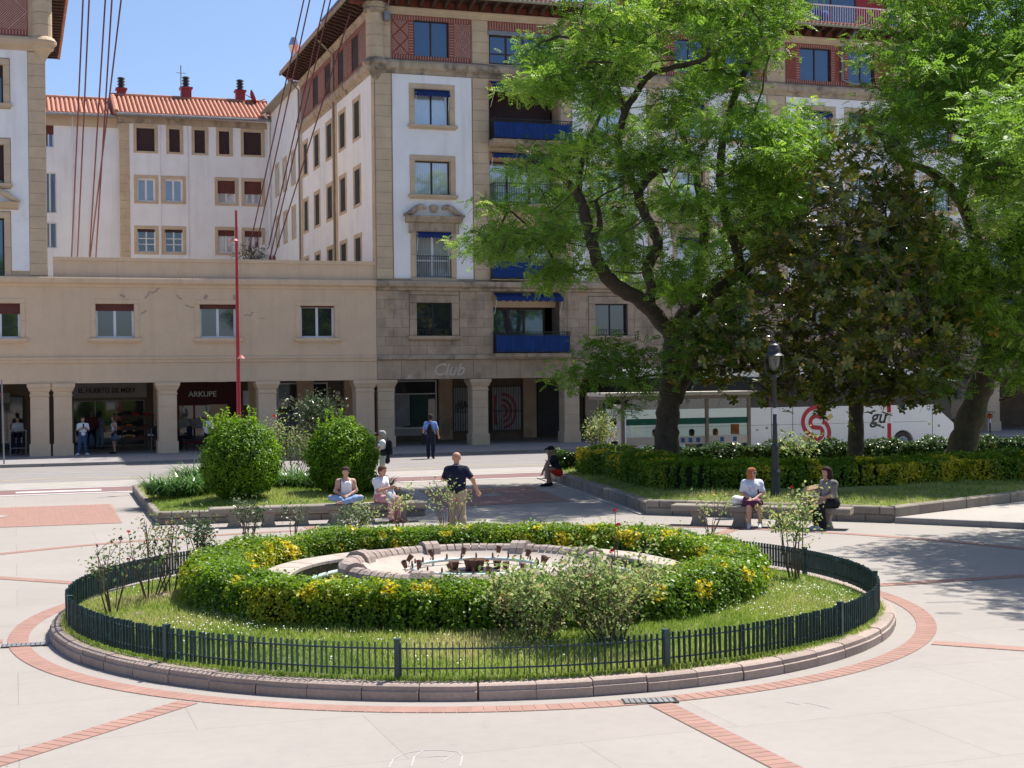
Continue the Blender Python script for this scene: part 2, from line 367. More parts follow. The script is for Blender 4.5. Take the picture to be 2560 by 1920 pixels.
MT['whitemortar'] = M('white_lime_joint', (0.55, 0.53, 0.5), 0.9, 0.1, 6)

def struct(name, mb, mat, parent=None):
    o = mb.build(name, mat, parent)
    if parent is None: o['kind'] = 'structure'
    return o
g = MB().poly([(-260, -80, 0), (260, -80, 0), (260, 330, 0), (-260, 330, 0)])
struct('plaza_pavement', g, MT['concrete'])
def strip(d0, d1, z, s0=-70, s1=110):
    return MB().poly([BW(s0, d0, z), BW(s1, d0, z), BW(s1, d1, z), BW(s0, d1, z)])
struct('road', strip(49.1, 58.1, 0.004), MT['asphalt'])
struct('pavement_strip', strip(46.3, 49.0, 0.005), MT['tactile'])
struct('cycle_lane', strip(43.9, 45.9, 0.005), MT['bike'])
mk = MB()
for d0, d1 in ((45.9, 46.15), (43.6, 43.9)):
    mk.poly([BW(-70, d0, .009), BW(110, d0, .009), BW(110, d1, .009), BW(-70, d1, .009)])
for s in range(-64, 100, 8):
    if 10 < s < 34: continue
    mk.poly([BW(s, 44.5, .009), BW(s + 2.4, 44.5, .009), BW(s + 2.4, 45.1, .009), BW(s, 45.1, .009)])
struct('road_marking', mk, MT['roadwhite'])
mk = MB()
def line(mb, pts, w, z):
    for a, b in zip(pts[:-1], pts[1:]):
        a = Vector((a[0], a[1])); b = Vector((b[0], b[1])); t = (b - a).normalized(); n = Vector((-t.y, t.x)) * w / 2
        mb.poly([(a.x - n.x, a.y - n.y, z), (b.x - n.x, b.y - n.y, z), (b.x + n.x, b.y + n.y, z), (a.x + n.x, a.y + n.y, z)])
zz = [BW(s, 49.6 if i % 2 == 0 else 50.9) for i, s in enumerate(np.arange(-24, 60, 3.6))]
line(mk, zz, 0.11, .009)
line(mk, [BW(-24, 57.2), BW(-9, 57.2)], 0.1, .009)
struct('road_marking', mk, MT['roadyellow'])
mk = MB()
line(mk, [BW(-60, 53.6), BW(20, 53.6)], 0.1, .010)
struct('road_marking', mk, MT['roadwhite'])
sw = MB()
sw.poly([BW(-70, 58.25, .12), BW(110, 58.25, .12), BW(110, 72, .12), BW(-70, 72, .12)])
side = struct('sidewalk', sw, MT['sidewalk'])
kb = MB().box(-0.99, 0.99, 0, 0.16, 0, 0.125).mesh('kerb_stone', MT['granite'])
for s in np.arange(-14, 56, 2.0):
    link('kerb_stone', kb, side, BW(s, 58.1), (0, 0, A))
# raised side path at the right edge
rp = MB().prism([(8.25, 31.25), (10.45, 29.8), (16, 26.3), (26, 30), (30, 55), (20, 43), (12.45, 35)], 0.0, 0.12)
struct('raised_path', rp, MT['concrete2'])
pk = MB()
p0, p1 = Vector((8.2, 31.2)), Vector((16, 26.25)); dv = (p1 - p0).normalized(); nv = Vector((-dv.y, dv.x))
for i in range(9):
    a = p0 + dv * i * 1.0; b = p0 + dv * (i * 1.0 + 0.985)
    pk = MB().prism([tuple(a - nv * .14), tuple(b - nv * .14), tuple(b), tuple(a)], 0, 0.128)
    pk.build('kerb_stone', MT['granite'], bpy.data.objects['raised_path'])

# ================================================================= ROUND ISLAND
IX, IY = -0.53, 20.0
def ringsheet(r0, r1, z, n=160):
    return MB().lathe([(r0, z), (r1, z)], n, (IX, IY, 0))
br_me = MB()
def brickmesh(L, W):
    b = MB(); h = .0045; c = .004
    b.v = [(-L/2,-W/2,0),(L/2,-W/2,0),(L/2,W/2,0),(-L/2,W/2,0),(-L/2+c,-W/2+c,h),(L/2-c,-W/2+c,h),(L/2-c,W/2-c,h),(-L/2+c,W/2-c,h)]
    b.f = [(4,5,6,7),(0,1,5,4),(1,2,6,5),(2,3,7,6),(3,0,4,7)]
    return b
def brickband(name, items, L, W, limit):
    """items: (x, y, rot); nearest 'limit' become single bricks, the rest one joined part"""
    root = ringsheet(5.82, 6.07, 0.004) if name == 'ring' else None
    items = sorted(items, key=lambda t: t[0]**2 + t[1]**2)
    return items
def lay_bricks(base, items, L, W, limit):
    items = sorted(items, key=lambda t: t[0]**2 + t[1]**2)
    me = brickmesh(L, W).mesh('brick', MT['pavebrick'])
    for x, y, r in items[:limit]: link('brick', me, base, (x, y, 0.004), (0, 0, r))
    rest = items[limit:]
    if rest:
        mb = MB()
        for x, y, r in rest:
            k = len(mb.v); b = brickmesh(L, W); mb.f += [tuple(i + k for i in f) for f in b.f]; mb.v += b.v
            mb.xf(Matrix.Translation((x, y, 0.004)) @ Matrix.Rotation(r, 4, 'Z'), k)
        o = mb.build('brick', MT['pavebrick'], base); o['kind'] = 'stuff'
ringb = struct('brick_ring', ringsheet(5.82, 6.07, 0.004), MT['pavemortar'])
n = int(2 * PI * 5.945 / 0.124)
lay_bricks(ringb, [(IX + 5.945 * math.cos(2*PI*i/n), IY + 5.945 * math.sin(2*PI*i/n), 2*PI*i/n) for i in range(n)], 0.246, 0.117, 260)
SPOKES = [-26.5 + 45 * k for k in range(8)]
for k, ang in enumerate(SPOKES):
    a = math.radians(ang); c, s_ = math.cos(a), math.sin(a)
    r0, r1 = 6.12, 11.5
    if 60 < ang < 110: r1 = 12.4
    mb = MB(); w = 0.125
    mb.poly([(IX + r*c - q*s_, IY + r*s_ + q*c, 0.005) for r, q in ((r0, -w), (r1, -w), (r1, w), (r0, w))])
    st = struct('brick_strip', mb, MT['pavemortar'])
    m_ = int((r1 - r0) / 0.124)
    front = ang > 200
    lay_bricks(st, [(IX + (r0 + .062 + .124*i)*c, IY + (r0 + .062 + .124*i)*s_, a + PI/2) for i in range(m_)], 0.246, 0.117, 60 if front else 0)
oring = struct('brick_ring', ringsheet(11.5, 11.75, 0.006, 200), MT['pavemortar'])
n = int(2 * PI * 11.62 / 0.124)
lay_bricks(oring, [(IX + 11.62 * math.cos(2*PI*i/n), IY + 11.62 * math.sin(2*PI*i/n), 2*PI*i/n) for i in range(n)], 0.246, 0.117, 0)
# red brick carpets in the two paths
def carpet(q):
    mb = MB().poly([(x, y, 0.006) for x, y in q]); o = struct('brick_panel', mb, MT['pavemortar'])
    q = [Vector(p) for p in q]; u = q[1] - q[0]; v = q[3] - q[0]
    nu, nv_ = int(u.length / 0.25), int(v.length / 0.125); it = []
    ang = math.atan2(u.y, u.x)
    for j in range(nv_):
        for i in range(nu + (j % 2)):
            fu = (i + 0.5 - (0.5 if j % 2 else 0)) / nu; fv = (j + .5) / nv_
            if not 0.0 < fu < 1: continue
            p = q[0] + u * fu + v * fv; it.append((p.x, p.y, ang))
    mb = MB()
    for x, y, r in it:
        k = len(mb.v); b = brickmesh(.238, .116); mb.f += [tuple(i + k for i in f) for f in b.f]; mb.v += b.v
        mb.xf(Matrix.Translation((x, y, 0.006)) @ Matrix.Rotation(r, 4, 'Z'), k)
    s_ = mb.build('brick', MT['pavebrick'], o); s_['kind'] = 'stuff'
    c = (q[0] + q[1] + q[2] + q[3]) / 4
    pl = MB().prism([tuple(c + (u.normalized()*a + v.normalized()*b)) for a, b in ((-.35, 0), (0, -.35), (.35, 0), (0, .35))], 0.006, 0.021)
    pl.build('stone_slab', MT['concrete2'], o)
MT['pavebrick_deep'] = MT['pavebrick']
carpet([(-1.7, 36.2), (1.47, 37.4), (0.5, 42.9), (-2.7, 41.6)])
carpet([(-14.2, 31.4), (-8.84, 33.0), (-10.5, 38.2), (-15.9, 36.5)])
# drain grates
def grate(loc, rot, label):
    t = thing('drain_grate', label, 'drain', loc, rot)
    MB().box(-.27, .27, -.11, .11, -.008, .001).build('frame', MT['iron'], t)
    for i in range(9):
        MB().box(-.255 + i*.055, -.212 + i*.055, -.1, .1, .001, .006).build('bar', MT['zinc'], t)
p = P(1625, 1754); grate((p.x, p.y, .012), math.radians(5), 'dark iron drain grate in the brick ring in front of the round flower bed')
p = P(62, 1614); grate((p.x, p.y, .012), math.radians(15), 'dark iron drain grate in the brick ring left of the round flower bed')
# chalk drawing
MT['chalk'] = M('faint_white_chalk', (0.42, 0.39, 0.375), 0.95, 0.1, 20)
def chalk(lines, label):
    mb = MB()
    for l in lines: line(mb, [P(x, y)[:2] for x, y in l], 0.012, 0.003)
    tag(mb.build('chalk_drawing', MT['chalk']), label, 'chalk drawing')
chalk([[(972, 1919), (984, 1897), (1010, 1884), (1050, 1877), (1100, 1875), (1146, 1880), (1156, 1890), (1150, 1917)], [(1058, 1877), (1036, 1892), (1028, 1917)], [(1070, 1893), (1100, 1890), (1120, 1892)], [(1135, 1886), (1105, 1905)]], 'faint white chalk drawing on the bare paving at the bottom edge')
chalk([[(1965, 1755), (2000, 1762)], [(2010, 1757), (2040, 1762), (2075, 1771)]], 'short faint chalk strokes on the paving right of the flower bed')

# kerb
kerb = thing('stone_kerb', 'round kerb of pinkish stone blocks edging the fountain flower bed', 'kerb', (IX, IY, 0))
NK = 60; prof = [(5.33, 0), (5.565, 0), (5.57, .095), (5.55, .104), (5.548, .148), (5.515, .165), (5.33, .168)]
kme = MB().lathe(prof, 4, a0=0.0, a1=2*PI/NK - 0.0022, closed=True, caps=True).mesh('kerb_block', MT['kerb'])
for i in range(NK):
    link('kerb_block', kme, kerb, (random.uniform(-.006, .006), random.uniform(-.006, .006), random.uniform(-.006, .004)), (0, 0, 2*PI*i/NK + 0.03))
MB().lathe([(5.33, 0.0), (5.53, 0.0), (5.535, .09), (5.5, .14), (5.33, .15)], 120, closed=True).build('mortar_bed', MT['joint'], kerb)
def island_z(r):
    return float(np.interp(r, [2.8, 3.7, 4.4, 5.1, 5.33], [.34, .33, .27, .19, .155]))
lawn = struct('lawn', MB().lathe([(r, island_z(r)) for r in (2.8, 3.3, 3.7, 4.0, 4.4, 4.8, 5.1, 5.34)], 90, (IX, IY, 0)), MT['soil'])

def nz(p, f=1.0, seed=0):
    r = np.random.default_rng(seed); out = 0
    for i in range(6):
        k = r.normal(size=3) * f * (1 + 0.6 * i); out = out + np.sin(p @ k + r.uniform(0, 6.28)) / (1 + 0.5 * i)
    return out / 2.4
GRASS = leafmat('turf_blades', [(0.10, 0.175, 0.028), (0.185, 0.28, 0.045), (0.30, 0.36, 0.085), (0.44, 0.40, 0.20)], 0.4, 0.55, spec=0.15)
tv = []; tf = []
for i in range(5):
    a = i * 2.4; l = 0.7 + 0.3 * ((i * 7) % 3) / 2; w = .075; c, s_ = math.cos(a), math.sin(a); o = (c*.25, s_*.25)
    k = len(tv); tv += [(o[0]-s_*w, o[1]+c*w, 0), (o[0]+s_*w, o[1]-c*w, 0), (o[0]+c*.35, o[1]+s_*.35, l)]; tf.append((k, k+1, k+2))
TUFT = (np.array(tv), np.array(tf))
def grass(name, xy, zf, size, label, dry=0.0, nonstuff=False):
    N = len(xy); z = np.array([zf(*p) for p in xy]); pos = np.column_stack([xy, z - 0.005])
    nrm = norm(np.column_stack([RNG.normal(0, .25, N), RNG.normal(0, .25, N), np.ones(N)]))
    patch = nz(np.column_stack([xy, np.zeros(N)]), 0.9, 5)
    rnd = np.clip(0.45 + 0.45 * patch + RNG.normal(0, .2, N) + dry + .35*np.clip(nz(np.column_stack([xy, np.zeros(N)]), 2.4, 9) - .35, 0, 1), 0, 1)
    o = cards(name, GRASS, TUFT[0], TUFT[1], pos, frames(nrm), size * RNG.uniform(.6, 1.25, N) * (1 + .35 * patch), {'rnd': rnd})
    return tag(o, label, 'grass', kind='stuff')
def disc(n, r0, r1, th0=0, th1=2*PI):
    r = np.sqrt(RNG.uniform(r0**2, r1**2, n)); t = RNG.uniform(th0, th1, n)
    return np.column_stack([IX + r*np.cos(t), IY + r*np.sin(t)])
iz = lambda x, y: island_z(math.hypot(x - IX, y - IY))
grass('grass', np.vstack([disc(26000, 3.5, 5.36, PI*1.0, 2*PI), disc(9000, 3.5, 5.36, 0, PI), disc(2600, 5.28, 5.42, PI, 2*PI)]), iz, 0.07, 'short sunlit turf inside the low round fence')
# daisies
DA = leafmat('daisy_petals', [(0.8, 0.8, 0.78), (0.85, 0.82, 0.8)], 0.1, 0.7)
dv = np.array([(math.cos(a)*.5, math.sin(a)*.5, 0) for a in np.arange(6) * PI / 3]); dfc = np.array([range(6)])
def dpatch(px, py, n, sp):
    p = P(px, py, .27); return np.column_stack([RNG.normal(p.x, sp, n), RNG.normal(p.y, sp*.8, n)])
dx = np.vstack([dpatch(500, 1560, 60, .35), dpatch(560, 1580, 60, .35), dpatch(640, 1590, 40, .4), dpatch(1090, 1596, 24, .25), dpatch(840, 1600, 14, .25),
                dpatch(2010, 1490, 80, .5), dpatch(2080, 1480, 60, .4), dpatch(1930, 1540, 90, .5), dpatch(300, 1490, 30, .4), dpatch(960, 1660, 30, .7), dpatch(1480, 1660, 26, .5), dpatch(2150, 1505, 40, .3)])
rr = np.hypot(dx[:, 0]-IX, dx[:, 1]-IY); dx = dx[(rr < 5.2) & (rr > 3.8)]
pos = np.column_stack([dx, np.array([iz(*p) for p in dx]) + RNG.uniform(.05, .085, len(dx))])
tag(cards('daisies', DA, dv, dfc, pos, frames(np.column_stack([RNG.normal(0, .3, len(dx)), RNG.normal(-.3, .3, len(dx)), np.ones(len(dx))])), RNG.uniform(.011, .021, len(dx)), {'rnd': RNG.random(len(dx))}), 'tiny white daisies scattered through the turf of the round bed', 'daisies', kind='stuff')
# rock in the turf
def rock(loc, sx, sy, sz, label, mat='kerb'):
    mb = MB().sphere((0, 0, 0), 1, 9, 6); rg = np.random.default_rng(int(abs(loc[0]*100)))
    mb.v = [(x*sx*rg.uniform(.8, 1.15), y*sy*rg.uniform(.8, 1.15), max(-.3*sz, z*sz*rg.uniform(.8, 1.15))) for x, y, z in mb.v]
    tag(mb.build('rock', MT[mat], None, loc), label, 'rock')
p = P(352, 1550, .2); rock((p.x, p.y, .2), .22, .13, .1, 'rough pale rock lying in the turf by the left rose bushes')
p = P(410, 1505, .25); rock((p.x, p.y, .27), .14, .12, .12, 'dark grey stone in the shade at the left end of the hedge')

# fence
MT['fence'] = M('dark_green_fence_paint', (0.022, 0.052, 0.052), 0.45, 0.25, 9, spec=0.5, stain=((0.05, 0.2, 0.21), 6, 0.58, 0.8))
fence = thing('metal_fence', 'low dark green metal fence of flat upright bars around the flower bed', 'fence', (IX, IY + .06, 0))
FR = 5.37; NB = 518
bar = MB().box(-.021, .021, -.0045, .0045, .205, .54).mesh('paling', MT['fence'])
idx = sorted(range(NB), key=lambda i: math.sin(2*PI*i/NB))
rest = MB()
for k, i in enumerate(idx):
    a = 2*PI*i/NB
    if k < 299: link('paling', bar, fence, (FR*math.cos(a), FR*math.sin(a), random.uniform(-.006, .006)), (random.uniform(-.02, .02), random.uniform(-.02, .02), a + random.uniform(-.06, .06)))
    else:
        q = len(rest.v); rest.box(-.021, .021, .0045*-1, .0045, .205, .54); rest.xf(Matrix.Translation((FR*math.cos(a), FR*math.sin(a), 0)) @ Matrix.Rotation(a, 4, 'Z'), q)
tag(rest.build('paling', MT['fence'], fence), kind='stuff')
for z in (.275, .475):
    MB().lathe([(FR-.008, z-.008), (FR+.008, z-.008), (FR+.008, z+.008), (FR-.008, z+.008)], 180, closed=True).build('rail', MT['fence'], fence)
pst = MB().box(-.03, .03, -.028, .028, .15, .56).box(-.034, .034, -.032, .032, .56, .575).mesh('post', MT['fence'])
a_p = math.atan2(P(995, 1690, .2).y - IY, P(995, 1690, .2).x - IX)
for k in range(12): link('post', pst, fence, (FR*math.cos(a_p + k*2*PI/12), FR*math.sin(a_p + k*2*PI/12), 0), (0, 0, a_p + k*2*PI/12))

# ================================================================= HEDGES
HEDGE = leafmat('euonymus_leaves', [(0.06, 0.125, 0.008), (0.105, 0.20, 0.011), (0.16, 0.275, 0.015), (0.23, 0.35, 0.024)], 0.34, 0.42, yellow=(0.68, 0.55, 0.03), spec=0.3)
CORE = M('hedge_dark_core', (0.02, 0.028, 0.008), 0.95, 0.4, 12, 0.6, 30)  # dark solid filler added inside hedges and balls to block see-through
LEAFQ = (np.array([(-.5,0,0),(.05,-.29,.06),(.52,0,-.04),(.05,.29,.06)]), np.array([(0,1,2,3)]))
LEAF = (np.array([(-.5,0,0),(-.1,-.27,.05),(.3,-.2,.04),(.52,0,-.05),(.3,.2,.04),(-.1,.27,.05)]), np.array([(0,1,2,3),(0,3,4,5)]))
def pathsamp(path, n, closed):
    P_ = np.array(path + ([path[0]] if closed else []), float); sg = np.diff(P_, axis=0); L = np.linalg.norm(sg, axis=1); cum = np.concatenate([[0], np.cumsum(L)])
    t = RNG.uniform(0, cum[-1], n); i = np.clip(np.searchsorted(cum, t) - 1, 0, len(sg) - 1); f = (t - cum[i]) / L[i]
    return P_[i] + sg[i] * f[:, None], sg[i] / L[i][:, None], cum[-1], t
def smooth2(p, k=8):
    p = [Vector(q) for q in p]; o = []; n = len(p)
    for i in range(n-1):
        a, b, c, d = p[max(0, i-1)], p[i], p[i+1], p[min(n-1, i+2)]
        for j in range(k):
            t = j/k; o.append(.5*((2*b) + (c-a)*t + (2*a-5*b+4*c-d)*t*t + (3*b-a-3*c+d)*t**3))
    return o + [p[-1]]
def hedge(name, label, path, width, z0, z1, leaf, dens, closed=False, patches=20, zfun=None, bump=.07, olive=0.35, mat=None, seed=1, group=None):
    """path runs down the middle; width across; returns thing with core and leaves"""
    if not closed:
        path = [tuple(v)[:2] for v in smooth2(path)]
    h = z1 - z0; per = 2*h + width; Ltot = pathsamp(path, 2, closed)[2]
    n = int(per * Ltot * dens); c, t, _, tt = pathsamp(path, n, closed)
    nr = np.column_stack([-t[:, 1], t[:, 0]])
    u = RNG.uniform(0, per, n); pos = np.zeros((n, 3)); nor = np.zeros((n, 3))
    a = u < h; b = (u >= h) & (u < h + width); e = u >= h + width
    off = np.where(a, -width/2, np.where(b, u - h - width/2, width/2)); zz_ = np.where(a, u, np.where(b, h, u - h - width))
    pos[:, :2] = c + nr * off[:, None]; pos[:, 2] = z0 + zz_
    nor[a, :2] = -nr[a]; nor[e, :2] = nr[e]; nor[b, 2] = 1
    # round the shoulders
    ed = np.clip((np.abs(off) / (width/2)) ** 4 * (zz_ / h) ** 4, 0, 1); pos[:, 2] -= ed * .10; pos[:, :2] -= nr * (np.sign(off) * ed * .08)[:, None]
    if not closed:
        ends = []
        for pt, nxt in ((path[0], path[1]), (path[-1], path[-2])):
            m_ = int(width * h * dens); d_ = norm(np.array([pt[0]-nxt[0], pt[1]-nxt[1]], float)); q = np.array([-d_[1], d_[0]])
            pe = np.zeros((m_, 3)); pe[:, :2] = np.array(pt) + q * RNG.uniform(-width/2, width/2, m_)[:, None]; pe[:, 2] = z0 + RNG.uniform(0, h, m_)
            pos = np.vstack([pos, pe]); nor = np.vstack([nor, np.column_stack([np.tile(d_, (m_, 1)), np.zeros(m_)])])
        n = len(pos)
    bm = nz(pos, 3.2, seed) * bump + nz(pos, 9, seed+1) * bump * .5
    pos = pos + nor * (bm - .03 + RNG.exponential(.022, n) * (RNG.random(n) < .5))[:, None] - nor * (RNG.random(n) ** 3 * .12)[:, None]
    if zfun is not None: pos[:, 2] += zfun(pos)
    up = np.array([0, 0, 1.0])
    nn = norm(nor * .7 + up * .55 + RNG.normal(0, .55, (n, 3)))
    rnd = np.clip(.42 + .25 * nz(pos, 1.6, seed+2) + RNG.normal(0, .2, n), 0, 1)
    olv = np.clip(nz(pos, 1.5, seed+3) * 1.6 + .1, 0, 1) * olive
    kind = np.where((RNG.random(n) < .8) & (nor[:, 2] < .5), olv, olv*.12)  # olive mixed into side leaves: their shaded look put into the colour
    rg = np.random.default_rng(seed)
    for i in range(patches):
        k = rg.integers(0, n); r_ = rg.uniform(.06, .15) * (width / .8)
        dd = np.linalg.norm(pos - pos[k], axis=1); s_ = (dd < r_) & (RNG.random(n) < .7)
        if nor[k, 2] > .5 or pos[k, 2] > z0 + h * .35: kind[s_] = np.maximum(kind[s_], RNG.uniform(.7, 1.0, s_.sum()))
    root = thing(name, label, 'hedge', (0, 0, 0), 0, group)
    if closed:
        r = math.hypot(path[0][0]-IX, path[0][1]-IY)
    core = MB(); m_ = len(path)
    P_ = [Vector(p) for p in path]; N_ = []
    for i in range(m_):
        a_ = P_[(i-1) % m_] if (closed or i > 0) else P_[i]; b_ = P_[(i+1) % m_] if (closed or i < m_-1) else P_[i]
        t_ = (b_ - a_).normalized(); N_.append(Vector((-t_.y, t_.x)))
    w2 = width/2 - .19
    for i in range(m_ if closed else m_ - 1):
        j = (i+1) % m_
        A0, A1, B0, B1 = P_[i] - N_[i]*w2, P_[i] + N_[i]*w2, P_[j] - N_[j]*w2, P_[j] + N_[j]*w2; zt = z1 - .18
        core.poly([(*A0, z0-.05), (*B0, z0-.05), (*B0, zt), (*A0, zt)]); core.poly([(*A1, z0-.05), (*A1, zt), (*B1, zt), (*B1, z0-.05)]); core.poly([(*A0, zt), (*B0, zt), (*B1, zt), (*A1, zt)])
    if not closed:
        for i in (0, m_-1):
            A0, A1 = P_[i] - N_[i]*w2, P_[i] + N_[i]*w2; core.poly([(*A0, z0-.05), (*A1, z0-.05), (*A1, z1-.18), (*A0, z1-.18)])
    core.build('dark_core', CORE, root)  # added dark solid core, no modelled twigs
    lf = cards('foliage', mat or HEDGE, LEAFQ[0], LEAFQ[1], pos, frames(nn), leaf * RNG.uniform(.7, 1.3, n), {'rnd': rnd, 'kind': kind}, root)
    lf['kind'] = 'stuff'
    return root
ring = [(IX + 1.05*3.38*math.cos(2*PI*i/72), IY + .15 + 3.38*math.sin(2*PI*i/72)) for i in range(72)]
hedge('round_hedge', 'clipped green hedge with yellow tips ringing the fountain', ring, .86, .30, .85, .05, 2700, True, patches=115, bump=.06, olive=.42, seed=11)
# ================================================================= FOUNTAIN
MT['fstone'] = M('sunbleached_fountain_stone', (0.36, 0.29, 0.25), 0.9, 0.16, 4, 0.4, 40, rand=0.1, stain=((0.19, 0.15, 0.13), 3, 0.6, 0.6), fine=0.25)
MT['fdry'] = M('dry_basin_plaster', (0.42, 0.36, 0.31), 0.9, 0.12, 2.5, 0.2, 30, stain=((0.36, 0.28, 0.22), 1.8, 0.57, 0.6), fine=0.15)
MT['rust'] = M('rusty_brown_iron', (0.11, 0.055, 0.036), 0.8, 0.35, 9, 0.3, 50)
MT['palepipe'] = M('pale_green_pipe', (0.42, 0.52, 0.50), 0.45, 0.12, 5)
fz = 0.0
ft = thing('fountain', 'dry round stone fountain with a ring of rusty nozzles', 'fountain', (IX, IY + .1, 0))
MB().lathe([(0, .53), (1.3, .535), (1.5, .56), (1.62, .62), (1.66, .655), (1.80, .66), (1.84, .56), (1.70, .45), (1.35, .32), (1.2, .2)], 96).build('basin', MT['fdry'], ft, smooth=True)
NR = 88
rp_ = [(1.60, .575), (1.64, .66), (1.68, .705), (1.74, .722), (1.82, .715), (1.875, .675), (1.89, .62), (1.87, .545), (1.80, .48), (1.78, .56), (1.66, .60)]
sme = MB().lathe(rp_, 2, a0=0, a1=2*PI/NR - .011, closed=True, caps=True).mesh('rim_stone', MT['fstone'])
kn = [(1.56, .56), (1.60, .68), (1.66, .745), (1.76, .775), (1.87, .755), (1.925, .69), (1.93, .60), (1.88, .49), (1.78, .45), (1.78, .56), (1.66, .60)]
kme = MB().lathe(kn, 3, a0=0, a1=2*PI/NR - .008, closed=True, caps=True).mesh('rim_knob', MT['fstone'])
for i in range(NR):
    knob = (i - 5) % 11 in (0, 1)
    link('rim_knob' if knob else 'rim_stone', kme if knob else sme, ft, (0, 0, random.uniform(-.006, .004)), (0, 0, 2*PI*i/NR))
NC_ = 36
cme = MB().lathe([(2.52, .50), (2.93, .505), (2.94, .54), (2.92, .56), (2.54, .555), (2.52, .54)], 4, a0=0, a1=2*PI/NC_ - .003, closed=True, caps=True).mesh('coping_stone', MT['fdry'])
for i in range(NC_): link('coping_stone', cme, ft, (0, 0, random.uniform(-.004, .004)), (0, 0, 2*PI*i/NC_))
MB().lathe([(1.15, .24), (2.58, .24), (2.58, .5), (2.86, .5), (2.86, .2)], 72).build('channel', M('dark_channel_floor', (0.12, 0.115, 0.07), 0.8, 0.2, 3), ft)  # channel floor in a plain dark tone
MB().lathe([(2.30, .40), (2.335, .435), (2.37, .40), (2.335, .365)], 72, closed=True).build('channel_pipe', MT['palepipe'], ft, smooth=True)
nme = MB().tube([(0, 0, 0), (.02, 0, .05), (.045, 0, .10)], [.012, .011, .008], 6).mesh('channel_nozzle', MT['rust'])
for i in range(48): link('channel_nozzle', nme, ft, (2.335*math.cos(2*PI*i/48), 2.335*math.sin(2*PI*i/48), .43), (0, 0, 2*PI*i/48 + PI))
MB().lathe([(.85, .60), (.875, .625), (.90, .60), (.875, .575)], 64, closed=True).build('spray_ring', MT['palepipe'], ft, smooth=True)
leg = MB().tube([(0, 0, .53), (0, 0, .58)], .02, 6).mesh('ring_leg', MT['palepipe'])
nz_me = MB().tube([(0, 0, .61), (0, 0, .66), (0, 0, .69)], [.014, .014, .007], 6).mesh('spray_nozzle', MT['rust'])
for i in range(24): link('spray_nozzle', nz_me, ft, (.875*math.cos(2*PI*i/24), .875*math.sin(2*PI*i/24), 0), (random.uniform(-.02, .02), random.uniform(-.02, .02), 0))
for i in range(8): link('ring_leg', leg, ft, (.875*math.cos(2*PI*i/8), .875*math.sin(2*PI*i/8), 0))
sp = MB().lathe([(0, -.05), (.028, -.05), (.034, .0), (.042, .05), (.034, .055), (.028, .03), (0, .03)], 10).mesh('spot_lamp', MT['rust'], True)
for i in range(12):
    a = 2*PI*i/12 + .2
    link('spot_lamp', sp, ft, (.98*math.cos(a), .98*math.sin(a), .68 + random.uniform(-.03, .05)), (random.uniform(-.5, .5), random.uniform(-.7, .7), a))
    MB().tube([(.9*math.cos(a), .9*math.sin(a), .60), (.98*math.cos(a+.05), .98*math.sin(a+.05), .57), (.98*math.cos(a), .98*math.sin(a), .64)], .007, 5).build('lamp_bracket', MT['rust'], ft)
for i in range(7):
    a = 2*PI*i/7; r = .105 if i else .0
    MB().lathe([(.0, .54), (.045, .54), (.042, .6), (.06, .67), (.072, .70), (.062, .705), (.048, .67), (0, .64)], 10, (r*math.cos(a), r*math.sin(a), 0)).build('pot_nozzle', MT['rust'], ft, smooth=True)
MB().lathe([(0, .535), (.34, .535), (.34, .555), (0, .555)], 24).build('nozzle_base', MT['iron'], ft)
for x, y, r in ((-.3, .05, .075), (.3, .12, .06), (.42, -.05, .05)):
    MB().lathe([(0, .55), (r*.7, .55), (r, .66), (r*.95, .67), (r*.7, .6), (0, .6)], 12, (x, y, 0)).build('loose_pot', MT['rust'], ft, smooth=True)
p = P(880, 1455, .5); rock((p.x, p.y, .46), .12, .09, .08, 'small pale stone lying in the fountain channel', 'fstone')

# ================================================================= ROSES AND OTHER BUSHES
ROSE = leafmat('rose_leaves', [(0.055, 0.10, 0.03), (0.10, 0.16, 0.05), (0.18, 0.23, 0.08), (0.25, 0.13, 0.05)], 0.3, 0.5, spec=.2)
ROSEP = leafmat('pale_rose_leaves', [(0.10, 0.18, 0.035), (0.22, 0.31, 0.09), (0.38, 0.44, 0.17), (0.44, 0.34, 0.16)], 0.3, 0.5, spec=.2)
OLE = leafmat('oleander_leaves', [(0.03, 0.06, 0.02), (0.05, 0.09, 0.03), (0.09, 0.13, 0.055), (0.17, 0.2, 0.11)], 0.2, 0.35)
MT['bloom'] = M('crimson_petals', (0.55, 0.012, 0.03), 0.6, 0.3, 30)
MT['darkbloom'] = M('withered_dark_bloom', (0.05, 0.015, 0.03), 0.8, 0.3, 30)
bl = MB()
for r, z, n_ in ((.5, .0, 7), (.36, .12, 6), (.2, .22, 5)):
    for i in range(n_):
        a = 2*PI*i/n_ + r*3; c, s_ = math.cos(a), math.sin(a); w = r*.55
        bl.poly([(c*r*.2, s_*r*.2, z-.15), (c*r - s_*w, s_*r + c*w, z+.1), (c*r*1.15, s_*r*1.15, z+.22), (c*r + s_*w, s_*r - c*w, z+.1)])
BLOOM = bl.mesh('bloom', MT['bloom']); BLOOMD = bl.mesh('bloom', MT['darkbloom'])
